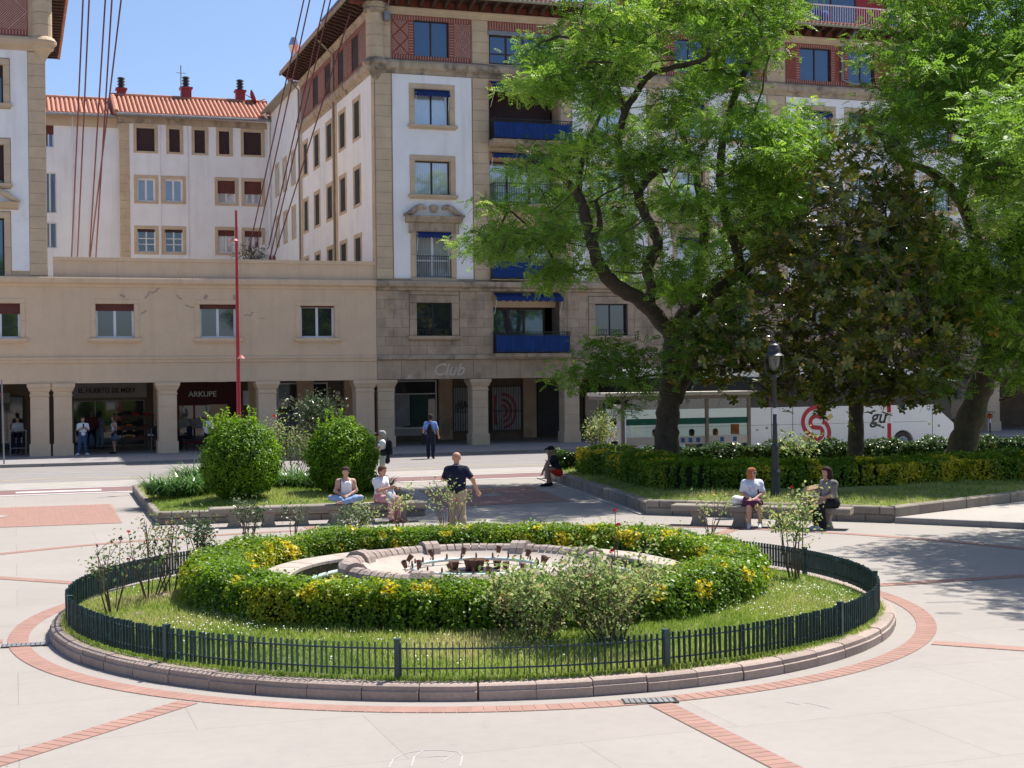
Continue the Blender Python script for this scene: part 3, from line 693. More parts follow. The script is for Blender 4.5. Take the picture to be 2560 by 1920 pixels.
def bush(name, label, loc, h, spread, nst, nleaf, leaf, mat, seed, blooms=(), lean=(0, 0), low=0.35, group=None, cat='bush', twigs=3):
    rg = np.random.default_rng(seed); root = thing(name, label, cat, loc, 0, group); mb = MB(); tips = []
    for i in range(nst):
        a = rg.uniform(0, 2*PI); r = spread * math.sqrt(rg.uniform(.05, 1)); hh = h * rg.uniform(.6, 1)
        b0 = Vector((math.cos(a)*spread*.25*rg.random(), math.sin(a)*spread*.25*rg.random(), -.04))
        tip = Vector((math.cos(a)*r + lean[0]*hh, math.sin(a)*r + lean[1]*hh, hh)); mid = (b0*.6 + tip*.4) + Vector((rg.normal(0, .08), rg.normal(0, .08), .05*h)) * spread * 1.5
        mid2 = (b0*.25 + tip*.75) + Vector((rg.normal(0, .05), rg.normal(0, .05), .06*h)) * spread * 1.5
        th = .0085 * (h ** .5)
        mb.tube([b0, mid, mid2, tip], [th*1.5, th, th*.7, th*.35], 5)
        tips += [tip, mid2.lerp(tip, .5)] + ([mid, b0.lerp(mid, .6), mid.lerp(mid2, .5)] if low < .2 else [])
        for k in range(twigs):
            f = rg.uniform(.35, .95); q = mid.lerp(tip, f); d_ = Vector((rg.normal(), rg.normal(), .9)).normalized() * h * rg.uniform(.12, .3)
            mb.tube([q, q + d_*.5 + Vector((0, 0, .02)), q + d_], [th*.6, th*.45, th*.25], 4); tips += [q + d_, q + d_*.5]
    for bx, by, bz, br, dk in blooms: mb.tube([(bx*.3, by*.3, .1*h), (bx*.8, by*.8 , bz*.6), (bx, by, bz-.01)], [.007, .005, .004], 5)
    mb.build('stems', MT['stem'], root)
    tp = np.array([tuple(t) for t in tips if t.z > h*low]); 
    k = rg.integers(0, len(tp), nleaf); pos = tp[k] + rg.normal(0, leaf*1.5, (nleaf, 3)); nn = norm(np.column_stack([rg.normal(0, .7, nleaf), rg.normal(-.15, .7, nleaf), np.ones(nleaf)*.7]))
    cl = rg.random(len(tp)); rnd = np.clip(cl[k]*.7 + rg.normal(.12, .2, nleaf), 0, 1)
    lf = cards('leaves', mat, LEAF[0], LEAF[1], pos, frames(nn, rng=rg), leaf * rg.uniform(.6, 1.35, nleaf), {'rnd': rnd}, root); lf['kind'] = 'stuff'
    for bx, by, bz, br, dk in blooms:
        link('bloom', BLOOMD if dk else BLOOM, root, (bx, by, bz), (-.7 + rg.normal(0, .2), rg.normal(0, .2), rg.uniform(0, 6)), (br, br, br))
    return root
RB = 'rose bushes around the fountain bed'
def at(px, py, z=None):
    zz_ = .27 if z is None else z
    p = P(px, py, zz_); return (p.x, p.y, zz_)
bush('rose_bush', 'bare leggy rose bush nearest the fence at the left end of the flower bed', at(283, 1540, .2), 1.05, .42, 5, 170, .05, ROSE, 21, [(.13, -.1, 1.0, .05, 1), (-.2, 0, .9, .045, 1), (.2, 0, .72, .04, 0)], low=.45, group=RB)
bush('rose_bush', 'tall thorny rose bush with dark stems beside the left end of the round hedge', at(375, 1505, .25), 1.15, .45, 7, 210, .055, ROSE, 22, [(-.25, -.1, .95, .05, 0), (.1, -.1, .8, .05, 1), (.3, 0, 1.0, .045, 1)], low=.4, group=RB)
bush('rose_bush', 'thin dark rose bush half hidden behind the left end of the round hedge', at(425, 1490, .28), 1.0, .3, 5, 120, .055, ROSE, 23, low=.35, group=RB)
bush('rose_bush', 'big pale spreading rose bush before the hedge with dusty leaves', at(1345, 1612, .25), .85, .56, 20, 1800, .05, ROSEP, 24, [(-.55, 0, .93, .04, 0)], low=.02, group=RB)
bush('rose_bush', 'leafy rose bush with red blooms before the hedge right of centre', at(1525, 1612, .24), 1.02, .68, 24, 2700, .05, ROSEP, 25, [(.02, -.2, 1.05, .055, 0), (-.25, -.3, .8, .05, 0), (.12, .2, 1.3, .055, 0), (.1, .35, 1.45, .05, 0)], low=.02, group=RB)
bush('rose_bush', 'low grey leaved rose bush with drooping stems at the left of the pale rose group', at(1275, 1605, .25), .8, .3, 8, 520, .065, ROSEP, 26, low=.15, group=RB)
bush('rose_bush', 'upright rose bush at the right end of the hedge by the back fence', at(1990, 1452, .2), 1.35, .36, 8, 650, .062, ROSEP, 27, [(-.05, 0, 1.36, .045, 0)], low=.2, group=RB)
bush('rose_bush', 'slender rose bush rising behind the hedge below the right bench', at(1775, 1335, .2), .75, .45, 6, 120, .055, ROSEP, 28, [(.1, -.05, .75, .06, 0)], low=.4, group=RB)
bush('rose_bush', 'rose bush with one large red bloom behind the hedge beside the seated woman in pink', at(1000, 1335, .2), .85, .32, 6, 170, .06, ROSEP, 29, [(.0, -.1, .88, .085, 0)], low=.4, group=RB)
bush('rose_bush', 'sparse reddish rose bush behind the hedge in front of the man in the polo shirt', at(1115, 1340, .2), 1.0, .45, 7, 210, .055, ROSEP, 30, [(.2, -.1, .7, .045, 0), (.0, -.1, .5, .04, 0), (-.3, 0, 1.0, .04, 0)], low=.3, group=RB)
bush('rose_bush', 'leafy rose shoots sticking up through the hedge near the bench', at(925, 1350, .25), .6, .3, 7, 300, .055, ROSEP, 31, low=.3, group=RB)
ON = 'oleander shoots in the round hedge'
bush('oleander_shoot', 'grey green oleander shoots at the left end of the round hedge', at(490, 1450, .3), 0.95, .22, 12, 420, .06, OLE, 32, low=.45, group=ON, twigs=2)
bush('oleander_shoot', 'grey green oleander shoots in the hedge below the left end of the bench', at(625, 1370, .3), 0.85, .2, 11, 360, .06, OLE, 33, low=.45, group=ON, twigs=2)
bush('oleander_shoot', 'small oleander shoot in the hedge below the middle of the bench', at(735, 1355, .3), .8, .12, 5, 130, .06, OLE, 34, low=.45, group=ON, twigs=2)
bush('oleander_shoot', 'bushy oleander shoots in the back hedge below the woman in pink trousers', at(890, 1352, .3), .58, .4, 14, 480, .05, OLE, 35, low=.35, group=ON, twigs=2)

# ================================================================= LEFT PLANTER
def plane_z(poly, edge_z, mid_z):
    c = Vector((sum(p[0] for p in poly)/len(poly), sum(p[1] for p in poly)/len(poly)))
    return c
def inside(poly, x, y):
    r = False; n = len(poly)
    for i in range(n):
        x0, y0 = poly[i]; x1, y1 = poly[(i+1) % n]
        if (y0 > y) != (y1 > y) and x < (x1-x0)*(y-y0)/(y1-y0) + x0: r = not r
    return r
def edgedist(poly, x, y):
    d = 9e9; n = len(poly); p = Vector((x, y))
    for i in range(n):
        a = Vector(poly[i]); b = Vector(poly[(i+1) % n]); t = max(0, min(1, (p-a).dot(b-a)/(b-a).length_squared)); d = min(d, (p-a-(b-a)*t).length)
    return d
def lawnmesh(name, poly, z0, z1, ramp, step=0.6):
    xs = [p[0] for p in poly]; ys = [p[1] for p in poly]; mb = MB(); f = lambda x, y: z0 + (z1-z0) * min(1, edgedist(poly, x, y)/ramp) ** .7
    # clipped fan rings: border plus inner grid
    n = len(poly); k = 0
    c = Vector((sum(xs)/n, sum(ys)/n)); levels = 7; rings = []
    border = []
    for i in range(n):
        a = Vector(poly[i]); b = Vector(poly[(i+1) % n]); m_ = max(2, int((b-a).length/step))
        border += [a.lerp(b, j/m_) for j in range(m_)]
    m_ = len(border)
    for l in range(levels):
        t = l/(levels-1)*.999
        for p in border:
            q = p.lerp(c, t); mb.v.append((q.x, q.y, f(q.x, q.y) + (.02*math.sin(q.x*3)*math.sin(q.y*2.3) if l else 0)))
    for l in range(levels-1):
        for i in range(m_):
            j = (i+1) % m_; mb.f.append((l*m_+i, l*m_+j, (l+1)*m_+j, (l+1)*m_+i))
    struct(name, mb, MT['soil']); return f
def stonewall(root, pts, h, w, courses, blk, mortar=False, top=None):
    """low wall of block courses along an open line of points (blocks to the inner, left-hand side)"""
    for a, b in zip(pts[:-1], pts[1:]):
        a = Vector(a); b = Vector(b); L = (b-a).length; t = (b-a)/L; ang = math.atan2(t.y, t.x)
        n_ = max(1, round(L/blk)); hh = h/courses
        for c in range(courses):
            o = 0 if c % 2 == 0 else .5
            cuts = [0] + [(i + o)*L/n_ for i in range(n_+1) if 0.05 < (i+o)*L/n_ < L-.05] + [L]
            for i in range(len(cuts)-1):
                l = cuts[i+1]-cuts[i]
                st_ = MB(); g_ = .008 if not mortar else .03; ch = .012; y0 = random.uniform(-.008, .008) + (0 if c < courses-1 else -.015); z0, z1 = c*hh + (.005 if c else -.05), (c+1)*hh
                x0, x1 = cuts[i]+g_, cuts[i+1]-g_
                st_.v = [(x0,y0+ch,z0),(x1,y0+ch,z0),(x1,w,z0),(x0,w,z0),(x0,y0+ch,z1-ch),(x1,y0+ch,z1-ch),(x1,w,z1),(x0,w,z1),
                         (x0+ch,y0,z0+ch),(x1-ch,y0,z0+ch),(x1-ch,y0,z1-2*ch),(x0+ch,y0,z1-2*ch),(x0+ch,y0+2*ch,z1),(x1-ch,y0+2*ch,z1)]
                st_.f = [(8,9,10,11),(0,1,9,8),(1,5,10,9),(5,4,11,10),(4,0,8,11),(4,5,13,12),(12,13,6,7),(1,2,6,13),(1,13,5),(3,0,12,7),(0,4,12),(2,3,7,6)]
                st_.build('wall_block', MT['planterstone'], root, (a.x, a.y, 0), (0, 0, ang))
        if mortar or True:
            mm = MB().box(0.01, L-.01, .02 if not mortar else .006, w-.02, -.05, h-.012 if not mortar else h-.006)
            mm.build('mortar_joint', MT['whitemortar'] if mortar else MT['joint'], root, (a.x, a.y, 0), (0, 0, ang))
LP = [(-7.9, 32.4), (-2.04, 33.9), (-3.0, 38.6), (-4.1, 44.3), (-10.95, 42.0)]
pw = thing('planter_wall', 'low wall of weathered stone blocks round the left planting bed', 'wall', (0, 0, 0))
stonewall(pw, LP[:3] + [LP[3]], .29, .22, 2, .62)
stonewall(pw, [LP[3], LP[4]], .17, .2, 1, .8)
stonewall(pw, [LP[4], LP[0]], .22, .2, 1, .9)
def shrink(poly, d):
    c = Vector((sum(p[0] for p in poly)/len(poly), sum(p[1] for p in poly)/len(poly)))
    return [tuple(Vector(p) + (c - Vector(p)).normalized()*d) for p in poly]
LPi = shrink(LP, .2)
lz = lawnmesh('lawn', LPi, .22, .42, 2.6)
def scatter(poly, n, cond=None):
    xs = [p[0] for p in poly]; ys = [p[1] for p in poly]; out = []
    while len(out) < n:
        x, y = random.uniform(min(xs), max(xs)), random.uniform(min(ys), max(ys))
        if inside(poly, x, y) and (cond is None or cond(x, y)): out.append((x, y))
    return np.array(out)
grass('grass', scatter(LPi, 11000, lambda x, y: y < 40 or random.random() < .3), lz, .085, 'bright rough turf on the left planting bed')
# bench
MT['bench'] = M('grey_bench_stone', (0.27, 0.235, 0.19), 0.85, 0.14, 3, 0.3, 40, rand=0.1, stain=((0.12, 0.1, 0.085), 1.6, 0.58, 0.5), fine=0.2)
def bench(label, a, b, nslab, nleg, h=.44):
    a = Vector(a); b = Vector(b); L = (b-a).length; ang = math.atan2(b.y-a.y, b.x-a.x); root = thing('stone_bench', label, 'bench', (a.x, a.y, 0), ang)
    for i in range(nslab):
        x0, x1 = L*i/nslab + .004, L*(i+1)/nslab - .004; s_ = MB(); s_.extr_x([(0, h-.115), (0.0, h-.02), (.02, h), (.46, h), (.48, h-.02), (.48, h-.115), (.44, h-.135), (.04, h-.135)], x0, x1); s_.build('slab', MT['bench'], root)
    for i in range(nleg):
        x = .55 + (L-1.1)*i/(nleg-1); s_ = MB()
        pr = [(-.16, 0), (.16, 0), (.13, .06), (.10, .16), (.14, h-.137), (-.14, h-.137), (-.10, .16), (-.13, .06)]
        k = len(s_.v); m_ = len(pr)
        s_.v += [(x+p[0], .06, p[1]) for p in pr] + [(x+p[0], .40, p[1]) for p in pr]
        s_.f += [tuple(range(m_)), tuple(range(2*m_-1, m_-1, -1))] + [(j, m_+j, m_+(j+1) % m_, (j+1) % m_) for j in range(m_)]
        s_.build('support', MT['bench'], root)
    return root
def off(p, q, d):
    t = (Vector(q)-Vector(p)).normalized(); return Vector((t.y, -t.x))*d
o_ = off(LP[0], LP[1], .52)
tl = (Vector(LP[1])-Vector(LP[0])).normalized()
B0 = P(523, 1272, .44); B0 = Vector((B0.x, B0.y)); LBa = B0; LBb = B0 + tl*4.75
bench('long pale stone bench in front of the left planting bed', LBa, LBb, 3, 6)
# clipped balls
BALL = leafmat('clipped_ball_leaves', [(0.05, 0.11, 0.007), (0.10, 0.205, 0.010), (0.165, 0.30, 0.014), (0.27, 0.41, 0.025)], 0.36, 0.45, spec=0.25)
def ball(label, c, rx, rz, n, leaf, seed, shoots=0):
    root = thing('ball_shrub', label, 'shrub', (c[0], c[1], c[2]-rz), 0, 'clipped ball shrubs in the left bed'); rg = np.random.default_rng(seed)
    d_ = norm(rg.normal(size=(n, 3))); bm = 1 + .11*nz(d_*1.6, 1.0, seed) + .10*nz(d_*5, 1.2, seed+1) + np.where(rg.random(n) < .4, rg.exponential(.04, n), -rg.random(n)**2*.13)
    pos = d_ * np.array([rx, rx, rz]) * bm[:, None] * np.where(d_[:, 2:3] < -.55, 1 - .25*(np.abs(d_[:, 2:3])-.55), 1) + np.array([0, 0, rz])
    nn = norm(d_*.8 + np.array([0, 0, .5]) + rg.normal(0, .6, (n, 3)))
    rnd = np.clip(.45 + .3*nz(d_*4, 1.3, seed+2) + rg.normal(0, .22, n), 0, 1)
    cards('foliage', BALL, LEAFQ[0], LEAFQ[1], pos, frames(nn, rng=rg), leaf*rg.uniform(.7, 1.3, n), {'rnd': rnd}, root)['kind'] = 'stuff'
    MB().sphere((0, 0, rz), 1, 20, 14, (rx*.84, rx*.84, rz*.86)).build('dark_core', CORE, root, smooth=True)  # added dark solid core behind the leaves
    MB().tube([(0, 0, -.3), (0, 0, .3)], [.09, .07], 8).build('trunk', MT['bark'], root)
    if shoots:
        st_ = MB(); ps = []
        for i in range(shoots):
            x, y = rg.uniform(-.75, .5)*rx, rg.uniform(-.3, .3)*rx; z = rz*2 - .15 - (x*x)*.3; h = rg.uniform(.25, .55); dx_ = rg.normal(-.1, .15)
            st_.tube([(x, y, z-.2), (x+dx_*.5, y, z+h*.5), (x+dx_*1.4, y, z+h)], [.008, .006, .004], 4)
            for f in np.linspace(.2, 1, 12): ps.append((x+dx_*1.4*f, y, z-.1+(h+.1)*f))
        st_.build('shoots', MT['stem'], root); ps = np.repeat(np.array(ps), 3, 0); ps = ps + rg.normal(0, .025, ps.shape)
        cards('shoot_leaves', BALL, LEAF[0], LEAF[1], ps, frames(rg.normal(size=ps.shape)), leaf*1.2, {'rnd': rg.uniform(.6, 1, len(ps))}, root)['kind'] = 'stuff'
p = PY(603, 1152, 34.9); rb1 = 90/3650*34.9
ball('large round clipped shrub with loose shoots on top, nearer the left end of the bench', (p.x, 34.9, p.z), rb1, 97/3650*34.9, 22000, .062, 51, 14)
p = PY(857, 1146, 36.2)
ball('large round clipped shrub behind the young woman sitting cross legged', (p.x, 36.2, p.z), 84/3650*36.2, 91/3650*36.2, 20000, .062, 52, 6)
# strap leaved clumps
STRAP = leafmat('strap_leaves', [(0.03, 0.085, 0.02), (0.055, 0.14, 0.025), (0.09, 0.20, 0.03), (0.15, 0.25, 0.06)], 0.2, 0.3, spec=0.5)
def straps(label, c, rad, n, L, seed, z0=.35):
    rg = np.random.default_rng(seed); root = thing('lily_clump', label, 'plant', (c[0], c[1], z0), 0, 'strap leaved lily clumps in the left bed')
    seg = 6; V = []; Fc = []; R_ = []
    for i in range(n):
        r = rad*math.sqrt(rg.random()); a = rg.uniform(0, 2*PI); bx, by = r*math.cos(a), r*math.sin(a)*.7; h = a + rg.normal(0, .9); l = L*rg.uniform(.6, 1.15); w = .022*rg.uniform(.7, 1.3); dr = rg.uniform(.55, 1.15)
        k = len(V); rn = rg.random()
        for s_ in range(seg+1):
            t = s_/seg; hor = l*(.15*t + .62*dr*t*t); z = l*(.95*t - .72*dr*t*t); ww = w*(1-t)**.6 if t < 1 else .002
            x, y = bx + math.cos(h)*hor, by + math.sin(h)*hor
            V += [(x - math.sin(h)*ww, y + math.cos(h)*ww, z), (x + math.sin(h)*ww, y - math.cos(h)*ww, z)]; R_ += [rn, rn]
        for s_ in range(seg): Fc.append((k+2*s_, k+2*s_+1, k+2*s_+3, k+2*s_+2))
    mb = MB(); mb.v = V; mb.f = Fc; o = mb.build('leaves', STRAP, root); at_ = o.data.attributes.new('rnd', 'FLOAT', 'POINT'); at_.data.foreach_set('value', np.array(R_, np.float32)); o['kind'] = 'stuff'
    return root
def stz(px, py): 
    p = P(px, py, .35); return (p.x, p.y)
straps('arching strap leaved lily clump at the left edge of the left bed', stz(470, 1235), 1.05, 820, 1.0, 61)
straps('dense strap leaved lily clump behind the left ball shrub', stz(520, 1205), .9, 520, 1.0, 62)
straps('tall strap leaved lily clump in the gap between the two ball shrubs', stz(735, 1222), .95, 700, 1.1, 63)
straps('strap leaved lily clump tucked behind the right ball shrub', stz(925, 1228), .55, 220, .8, 64)
p = P(800, 1190, .4); bush('oleander_bush', 'tall dusty oleander bush between the two ball shrubs', (p.x, p.y, .35), 2.3, .5, 26, 2600, .085, OLE, 65, low=.25, twigs=4)
p = P(735, 1200, .4); bush('rose_bush', 'dark leaved rose bush with a dry orange bloom between the ball shrubs', (p.x, p.y, .35), 1.35, .6, 12, 1100, .075, ROSE, 66, low=.2)
p = P(690, 1205, .4); bush('rose_bush', 'tall rose bush with one red bloom behind the left ball shrub', (p.x, p.y, .35), 1.95, .35, 8, 380, .07, ROSEP, 67, [(-.02, -.05, 1.85, .11, 0)], low=.45)
p = P(900, 1195, .4); bush('rose_bush', 'small white flowering bush at the right edge of the right ball shrub', (p.x, p.y, .3), 1.0, .4, 8, 300, .07, ROSEP, 68, low=.2)

# ================================================================= RIGHT PLANTER
RPn = [(3.07, 33.65), (8.15, 31.2), (12.4, 35.0), (20.0, 42.5), (27.0, 50.0), tuple(BW(40, 43.2)[:2]), (1.0, 46.1), (1.2, 44.9)]
RP = [RPn[0], RPn[1], RPn[2], RPn[3], RPn[5], RPn[6]]
pw = thing('planter_wall', 'low stone wall with white mortar joints round the right planting bed', 'wall', (0, 0, 0))
stonewall(pw, [RP[5], RP[0]], .30, .3, 1, .62, mortar=True)
stonewall(pw, [RP[0], RP[1]], .34, .24, 2, .62)
stonewall(pw, [RP[1], RP[2], RP[3]], .34, .24, 1, 1.0)
MB().prism([(2.9, 33.55), (.75, 46.1), (.98, 46.1), (3.1, 33.7)], 0, .03).build('wall_footing', MT['concrete2'], pw)
RPi = shrink(RP, .2)
rz = lawnmesh('lawn', RPi, .28, .42, 2.5)
GR = scatter(RPi, 12000, lambda x, y: edgedist(RPi, x, y) < 2.4)
grass('grass', GR, rz, .09, 'half shaded turf on the right planting bed')
Q0 = P(1677, 1262, .44); Q0 = Vector((Q0.x, Q0.y)); Q1 = P(2126, 1272, .44); Q1 = Vector((Q1.x, Q1.y))
bench('long grey stone bench in front of the right planting bed', Q0, Q1, 3, 4)
FH = [(2.75, 44.6), (3.7, 40.6), (4.4, 37.3), (5.4, 36.6), (8.3, 36.6), (10.8, 38.0), (13.2, 38.9), (17.5, 41.2), (21, 44)]
hedge('clipped_hedge', 'clipped hedge with yellow patches along the front of the right bed', FH, 1.7, .28, 1.05, .08, 1150, patches=60, olive=.7, seed=71, bump=.09)
BH = [tuple(BW(s, 42.9)[:2]) for s in (16.0, 20, 24, 28, 32, 36, 40)]
HD = leafmat('shade_toned_hedge_leaves', [(0.02, 0.05, 0.01), (0.035, 0.085, 0.014), (0.05, 0.11, 0.016), (0.09, 0.15, 0.02)], 0.2, 0.35, yellow=(0.3, 0.28, 0.02))  # shade under the trees put into darker leaf colours
hedge('clipped_hedge', 'dark hedge along the back of the right bed before the bus', BH, .9, .24, .90, .09, 800, patches=10, olive=.3, seed=72, bump=.13, mat=HD)
p = P(1490, 1165, .3); bush('rose_bush', 'loose rose bush with a white bloom at the left end of the right hedge', (p.x, p.y, .3), 1.65, .55, 14, 900, .08, ROSEP, 73, low=.25)
p = P(1990, 1160, .3); bush('shrub', 'loose light green shrub growing beside the lamp post', (p.x - .1, p.y - 1.5, .35), .95, .45, 8, 260, .12, ROSEP, 74, low=.3)
# ================================================================= TREES
ROB = leafmat('locust_leaflets', [(0.072, 0.147, 0.017), (0.125, 0.242, 0.026), (0.21, 0.36, 0.042), (0.39, 0.52, 0.085)], 0.36, 0.5, spec=0.25)
MAG = leafmat('magnolia_leaves', [(0.06, 0.088, 0.014), (0.12, 0.15, 0.02), (0.20, 0.22, 0.036), (0.36, 0.25, 0.075)], 0.36, 0.25, yellow=(0.45, 0.27, 0.03), spec=0.6)
tv, tf = [], []
for i, x in enumerate(np.linspace(.16, .88, 4)):
    for sgn in (-1, 1):
        l = .34 * (1 - .25*abs(x-.5)); w = .115; k = len(tv); z = -.22*x*x
        bx, by = x, sgn*.015; ex, ey = x + l*.32, sgn*l*.95
        tv += [(bx, by, z), ((bx+ex)/2 - w, (by+ey)/2, z-.01), (ex, ey, z-.05), ((bx+ex)/2 + w, (by+ey)/2, z-.01)]; tf.append((k, k+1, k+2, k+3))
k = len(tv); tv += [(.92, 0, -.19), (1.03, -.06, -.22), (1.2, 0, -.3), (1.03, .06, -.22)]; tf.append((k, k+1, k+2, k+3))
PINN = (np.array(tv), np.array(tf))
def in_poly_np(poly, X, Y):
    r = np.zeros(len(X), bool); n = len(poly)
    for i in range(n):
        x0, y0 = poly[i]; x1, y1 = poly[(i+1) % n]
        if y0 == y1: continue
        c = ((y0 > Y) != (y1 > Y)) & (X < (x1-x0)*(Y-y0)/(y1-y0) + x0); r ^= c
    return r
def clumps(poly, n, Yc, thick, rg, gaps=(), mind=42, clear=(), Yl=99):
    xs = [p[0] for p in poly]; ys = [p[1] for p in poly]; out = []; px = []; tries = 0
    while len(out) < n and tries < n*120:
        tries += 1
        x, y = rg.uniform(min(xs), max(xs)), rg.uniform(min(ys), max(ys))
        if not inside(poly, x, y): continue
        if any((x-g[0])**2 + (y-g[1])**2 < g[2]**2 for g in gaps): continue
        e = edgedist(poly, x, y)/230; t = thick * math.sqrt(max(.05, 1-(1-min(1, e))**2)); Y = Yc + rg.uniform(-t, t)
        q = PY(x, y, Y)
        if Y < Yl + .6 and rg.random() < .95 and any(segd(x, y, l) < 50 for l in clear): continue
        if q.z < 2.0: continue
        if any((q-o).length < mind/100 for o in out[-400:]): continue
        out.append(q)
    return out
def segd(x, y, l):
    p = Vector((x, y)); d = 9e9
    for (x0, y0, *_), (x1, y1, *_) in zip(l[:-1], l[1:]):
        a = Vector((x0, y0)); b = Vector((x1, y1)); t = max(0, min(1, (p-a).dot(b-a)/(b-a).length_squared)); d = min(d, (p-a-(b-a)*t).length)
    return d
CLR1 = [[(1690,960),(1687,850),(1664,817),(1605,754),(1546,720),(1500,668),(1482,610),(1466,554),(1447,492)],[(1628,713),(1618,670),(1645,612),(1630,570),(1608,525),(1597,490),(1613,455),(1660,429)],
 [(1690,850),(1750,752),(1812,712),(1848,672),(1838,610),(1816,550),(1801,463),(1803,376),(1820,309),(1840,231),(1870,159)],[(1560,285),(1622,190),(1680,168),(1770,138)]]
CLR2 = [[(2440,1000),(2480,860),(2476,723),(2440,600),(2405,510),(2360,455),(2315,424)]]
def limb_pts(pts, Y0):
    return [PY(x, y, Y0 + dy) for x, y, dy, r in pts], [r for *_, r in pts]
def smooth_path(P_, R_, k=4, jit=0.0, rg=None):
    """Catmull-Rom through the points so the limbs bend like wood"""
    o, r = [], []; n = len(P_)
    for i in range(n-1):
        p0, p1, p2, p3 = P_[max(0, i-1)], P_[i], P_[i+1], P_[min(n-1, i+2)]
        for j in range(k):
            t = j/k; q = .5*((2*p1) + (p2-p0)*t + (2*p0-5*p1+4*p2-p3)*t*t + (3*p1-p0-3*p2+p3)*t**3)
            if jit and rg is not None: q = q + Vector(rg.normal(0, jit, 3))
            o.append(q); r.append((R_[i]*(1-t) + R_[i+1]*t) * (1 + (rg.normal(0, .05) if rg is not None else 0)))
    o.append(P_[-1]); r.append(R_[-1]); return o, r
def make_tree(label, base, limbs, centres, nleaf, leaf, seed, mat, tmpl, group, spread=(.5, .5, .2), cat='tree', whorl=False, kindp=0.0, name='leafy_tree'):
    rg = np.random.default_rng(seed); root = thing(name, label, cat, base, 0, group); off_ = Vector(base)
    tr = MB(); nodes = []
    for i, (P_, R_) in enumerate(limbs):
        o, r = smooth_path(P_, R_, 5, .012, rg)
        mb = tr if i == 0 else MB(); mb.tube([q - off_ for q in o], r, 12 if i == 0 else 9)
        nodes += [(q, rr) for q, rr in zip(o, r)][(len(o)//2 if i == 0 else 0):]
        (mb.build('trunk' if i == 0 else 'limb', MT['bark'], root, smooth=True))
    tw = MB(); ns = np.array([tuple(q) for q, _ in nodes])
    NP = [np.array(tuple(q)) for q, _ in nodes]; par = [-1]*len(NP); segs = []; nl = len(NP)
    order = sorted(range(len(centres)), key=lambda i: float(np.min(np.linalg.norm(ns - np.array(tuple(centres[i])), axis=1))))
    for i in order:
        c = centres[i]; ca = np.array(tuple(c)); PA = np.array(NP); d_ = np.linalg.norm(PA - ca, axis=1) + np.maximum(0, PA[:, 2] - ca[2])*.8
        d_[nl:] += .25; j = int(np.argmin(d_)); m_ = PA[j]*.5 + ca*.5 + rg.normal(0, .10, 3)*min(1, d_[j]); m_[2] += .06
        NP.append(m_); par.append(j); NP.append(ca); par.append(len(NP)-2)
    cnt = [1]*len(NP)
    for i in range(len(NP)-1, nl-1, -1): cnt[par[i]] += cnt[i]
    for i in range(nl, len(NP)):
        r1 = .0055*math.sqrt(cnt[i]) + .003; a_, b_ = Vector(NP[par[i]]) - off_, Vector(NP[i]) - off_
        r0 = r1 if par[i] < nl else .0055*math.sqrt(cnt[par[i]]) + .003
        tw.tube([a_, a_.lerp(b_, .5) + Vector(rg.normal(0, .03, 3)), b_], [r0*1.05, (r0+r1)/2, r1], 5, cap=False)
    for c in centres:
        for k in range(3):
            e = c + Vector((rg.normal(0, spread[0]), rg.normal(0, spread[1]), rg.normal(0, spread[2]))); tw.tube([c-off_, c.lerp(e, .5)-off_, e-off_], [.009, .006, .004], 4, cap=False)
    for c in []:
        d_ = np.linalg.norm(ns - np.array(c), axis=1) + np.maximum(0, ns[:, 2] - c.z)*1.2; j = int(np.argmin(d_)); q = nodes[j][0]
        m1 = q.lerp(c, .4) + Vector(rg.normal(0, .12, 3)); m2 = q.lerp(c, .75) + Vector(rg.normal(0, .1, 3)); L_ = (c-q).length
        r0 = min(nodes[j][1]*.6, .022 + .011*L_)
        r0 *= .75; tw.tube([q-off_, m1-off_, m2-off_, c-off_], [r0, r0*.7, r0*.45, .008], 5, cap=False)
        for k in range(3):
            e = c + Vector((rg.normal(0, spread[0]), rg.normal(0, spread[1]), rg.normal(0, spread[2]))); tw.tube([m2-off_, c.lerp(e, .5)-off_, e-off_], [r0*.4, .009, .005], 4, cap=False)
    t_ = tw.build('twigs', MT['bark'], root); t_['kind'] = 'stuff'
    C_ = np.array([tuple(c - off_) for c in centres]); N = nleaf
    if whorl:
        nw = N // 8; k = rg.integers(0, len(C_), nw); wc = C_[k] + rg.normal(0, 1, (nw, 3))*np.array(spread); wn = norm(rg.normal(0, .5, (nw, 3)) + np.array([0, -.2, .75]))
        fr = frames(wn, rng=rg); ph = np.tile(np.arange(8)*2*PI/8, nw) + np.repeat(rg.uniform(0, 6, nw), 8); wi = np.repeat(np.arange(nw), 8)
        dir_ = fr[wi, :, 0]*np.cos(ph)[:, None] + fr[wi, :, 1]*np.sin(ph)[:, None]; tilt = rg.uniform(-.2, .9, len(wi))
        nrm = norm(wn[wi] + dir_*(-.5)*tilt[:, None]); al = norm(dir_ + wn[wi]*tilt[:, None]*.6); al = norm(al - nrm*np.sum(al*nrm, 1, keepdims=True))
        nrm = norm(np.cross(al, np.cross(nrm, al))); R_ = np.stack([al, np.cross(nrm, al), nrm], 2); pos = wc[wi] + al*leaf*.55
        rnd = np.clip(rg.normal(.35, .22, len(wi)) + (rg.random(len(wi)) < .12)*.5, 0, 1); kd = (rg.random(len(wi)) < kindp)*rg.uniform(.5, 1, len(wi)); sz = leaf*rg.uniform(.7, 1.25, len(wi))
    else:
        k = rg.integers(0, len(C_), N); d_ = rg.normal(0, 1, (N, 3)); pos = C_[k] + d_*np.array(spread)
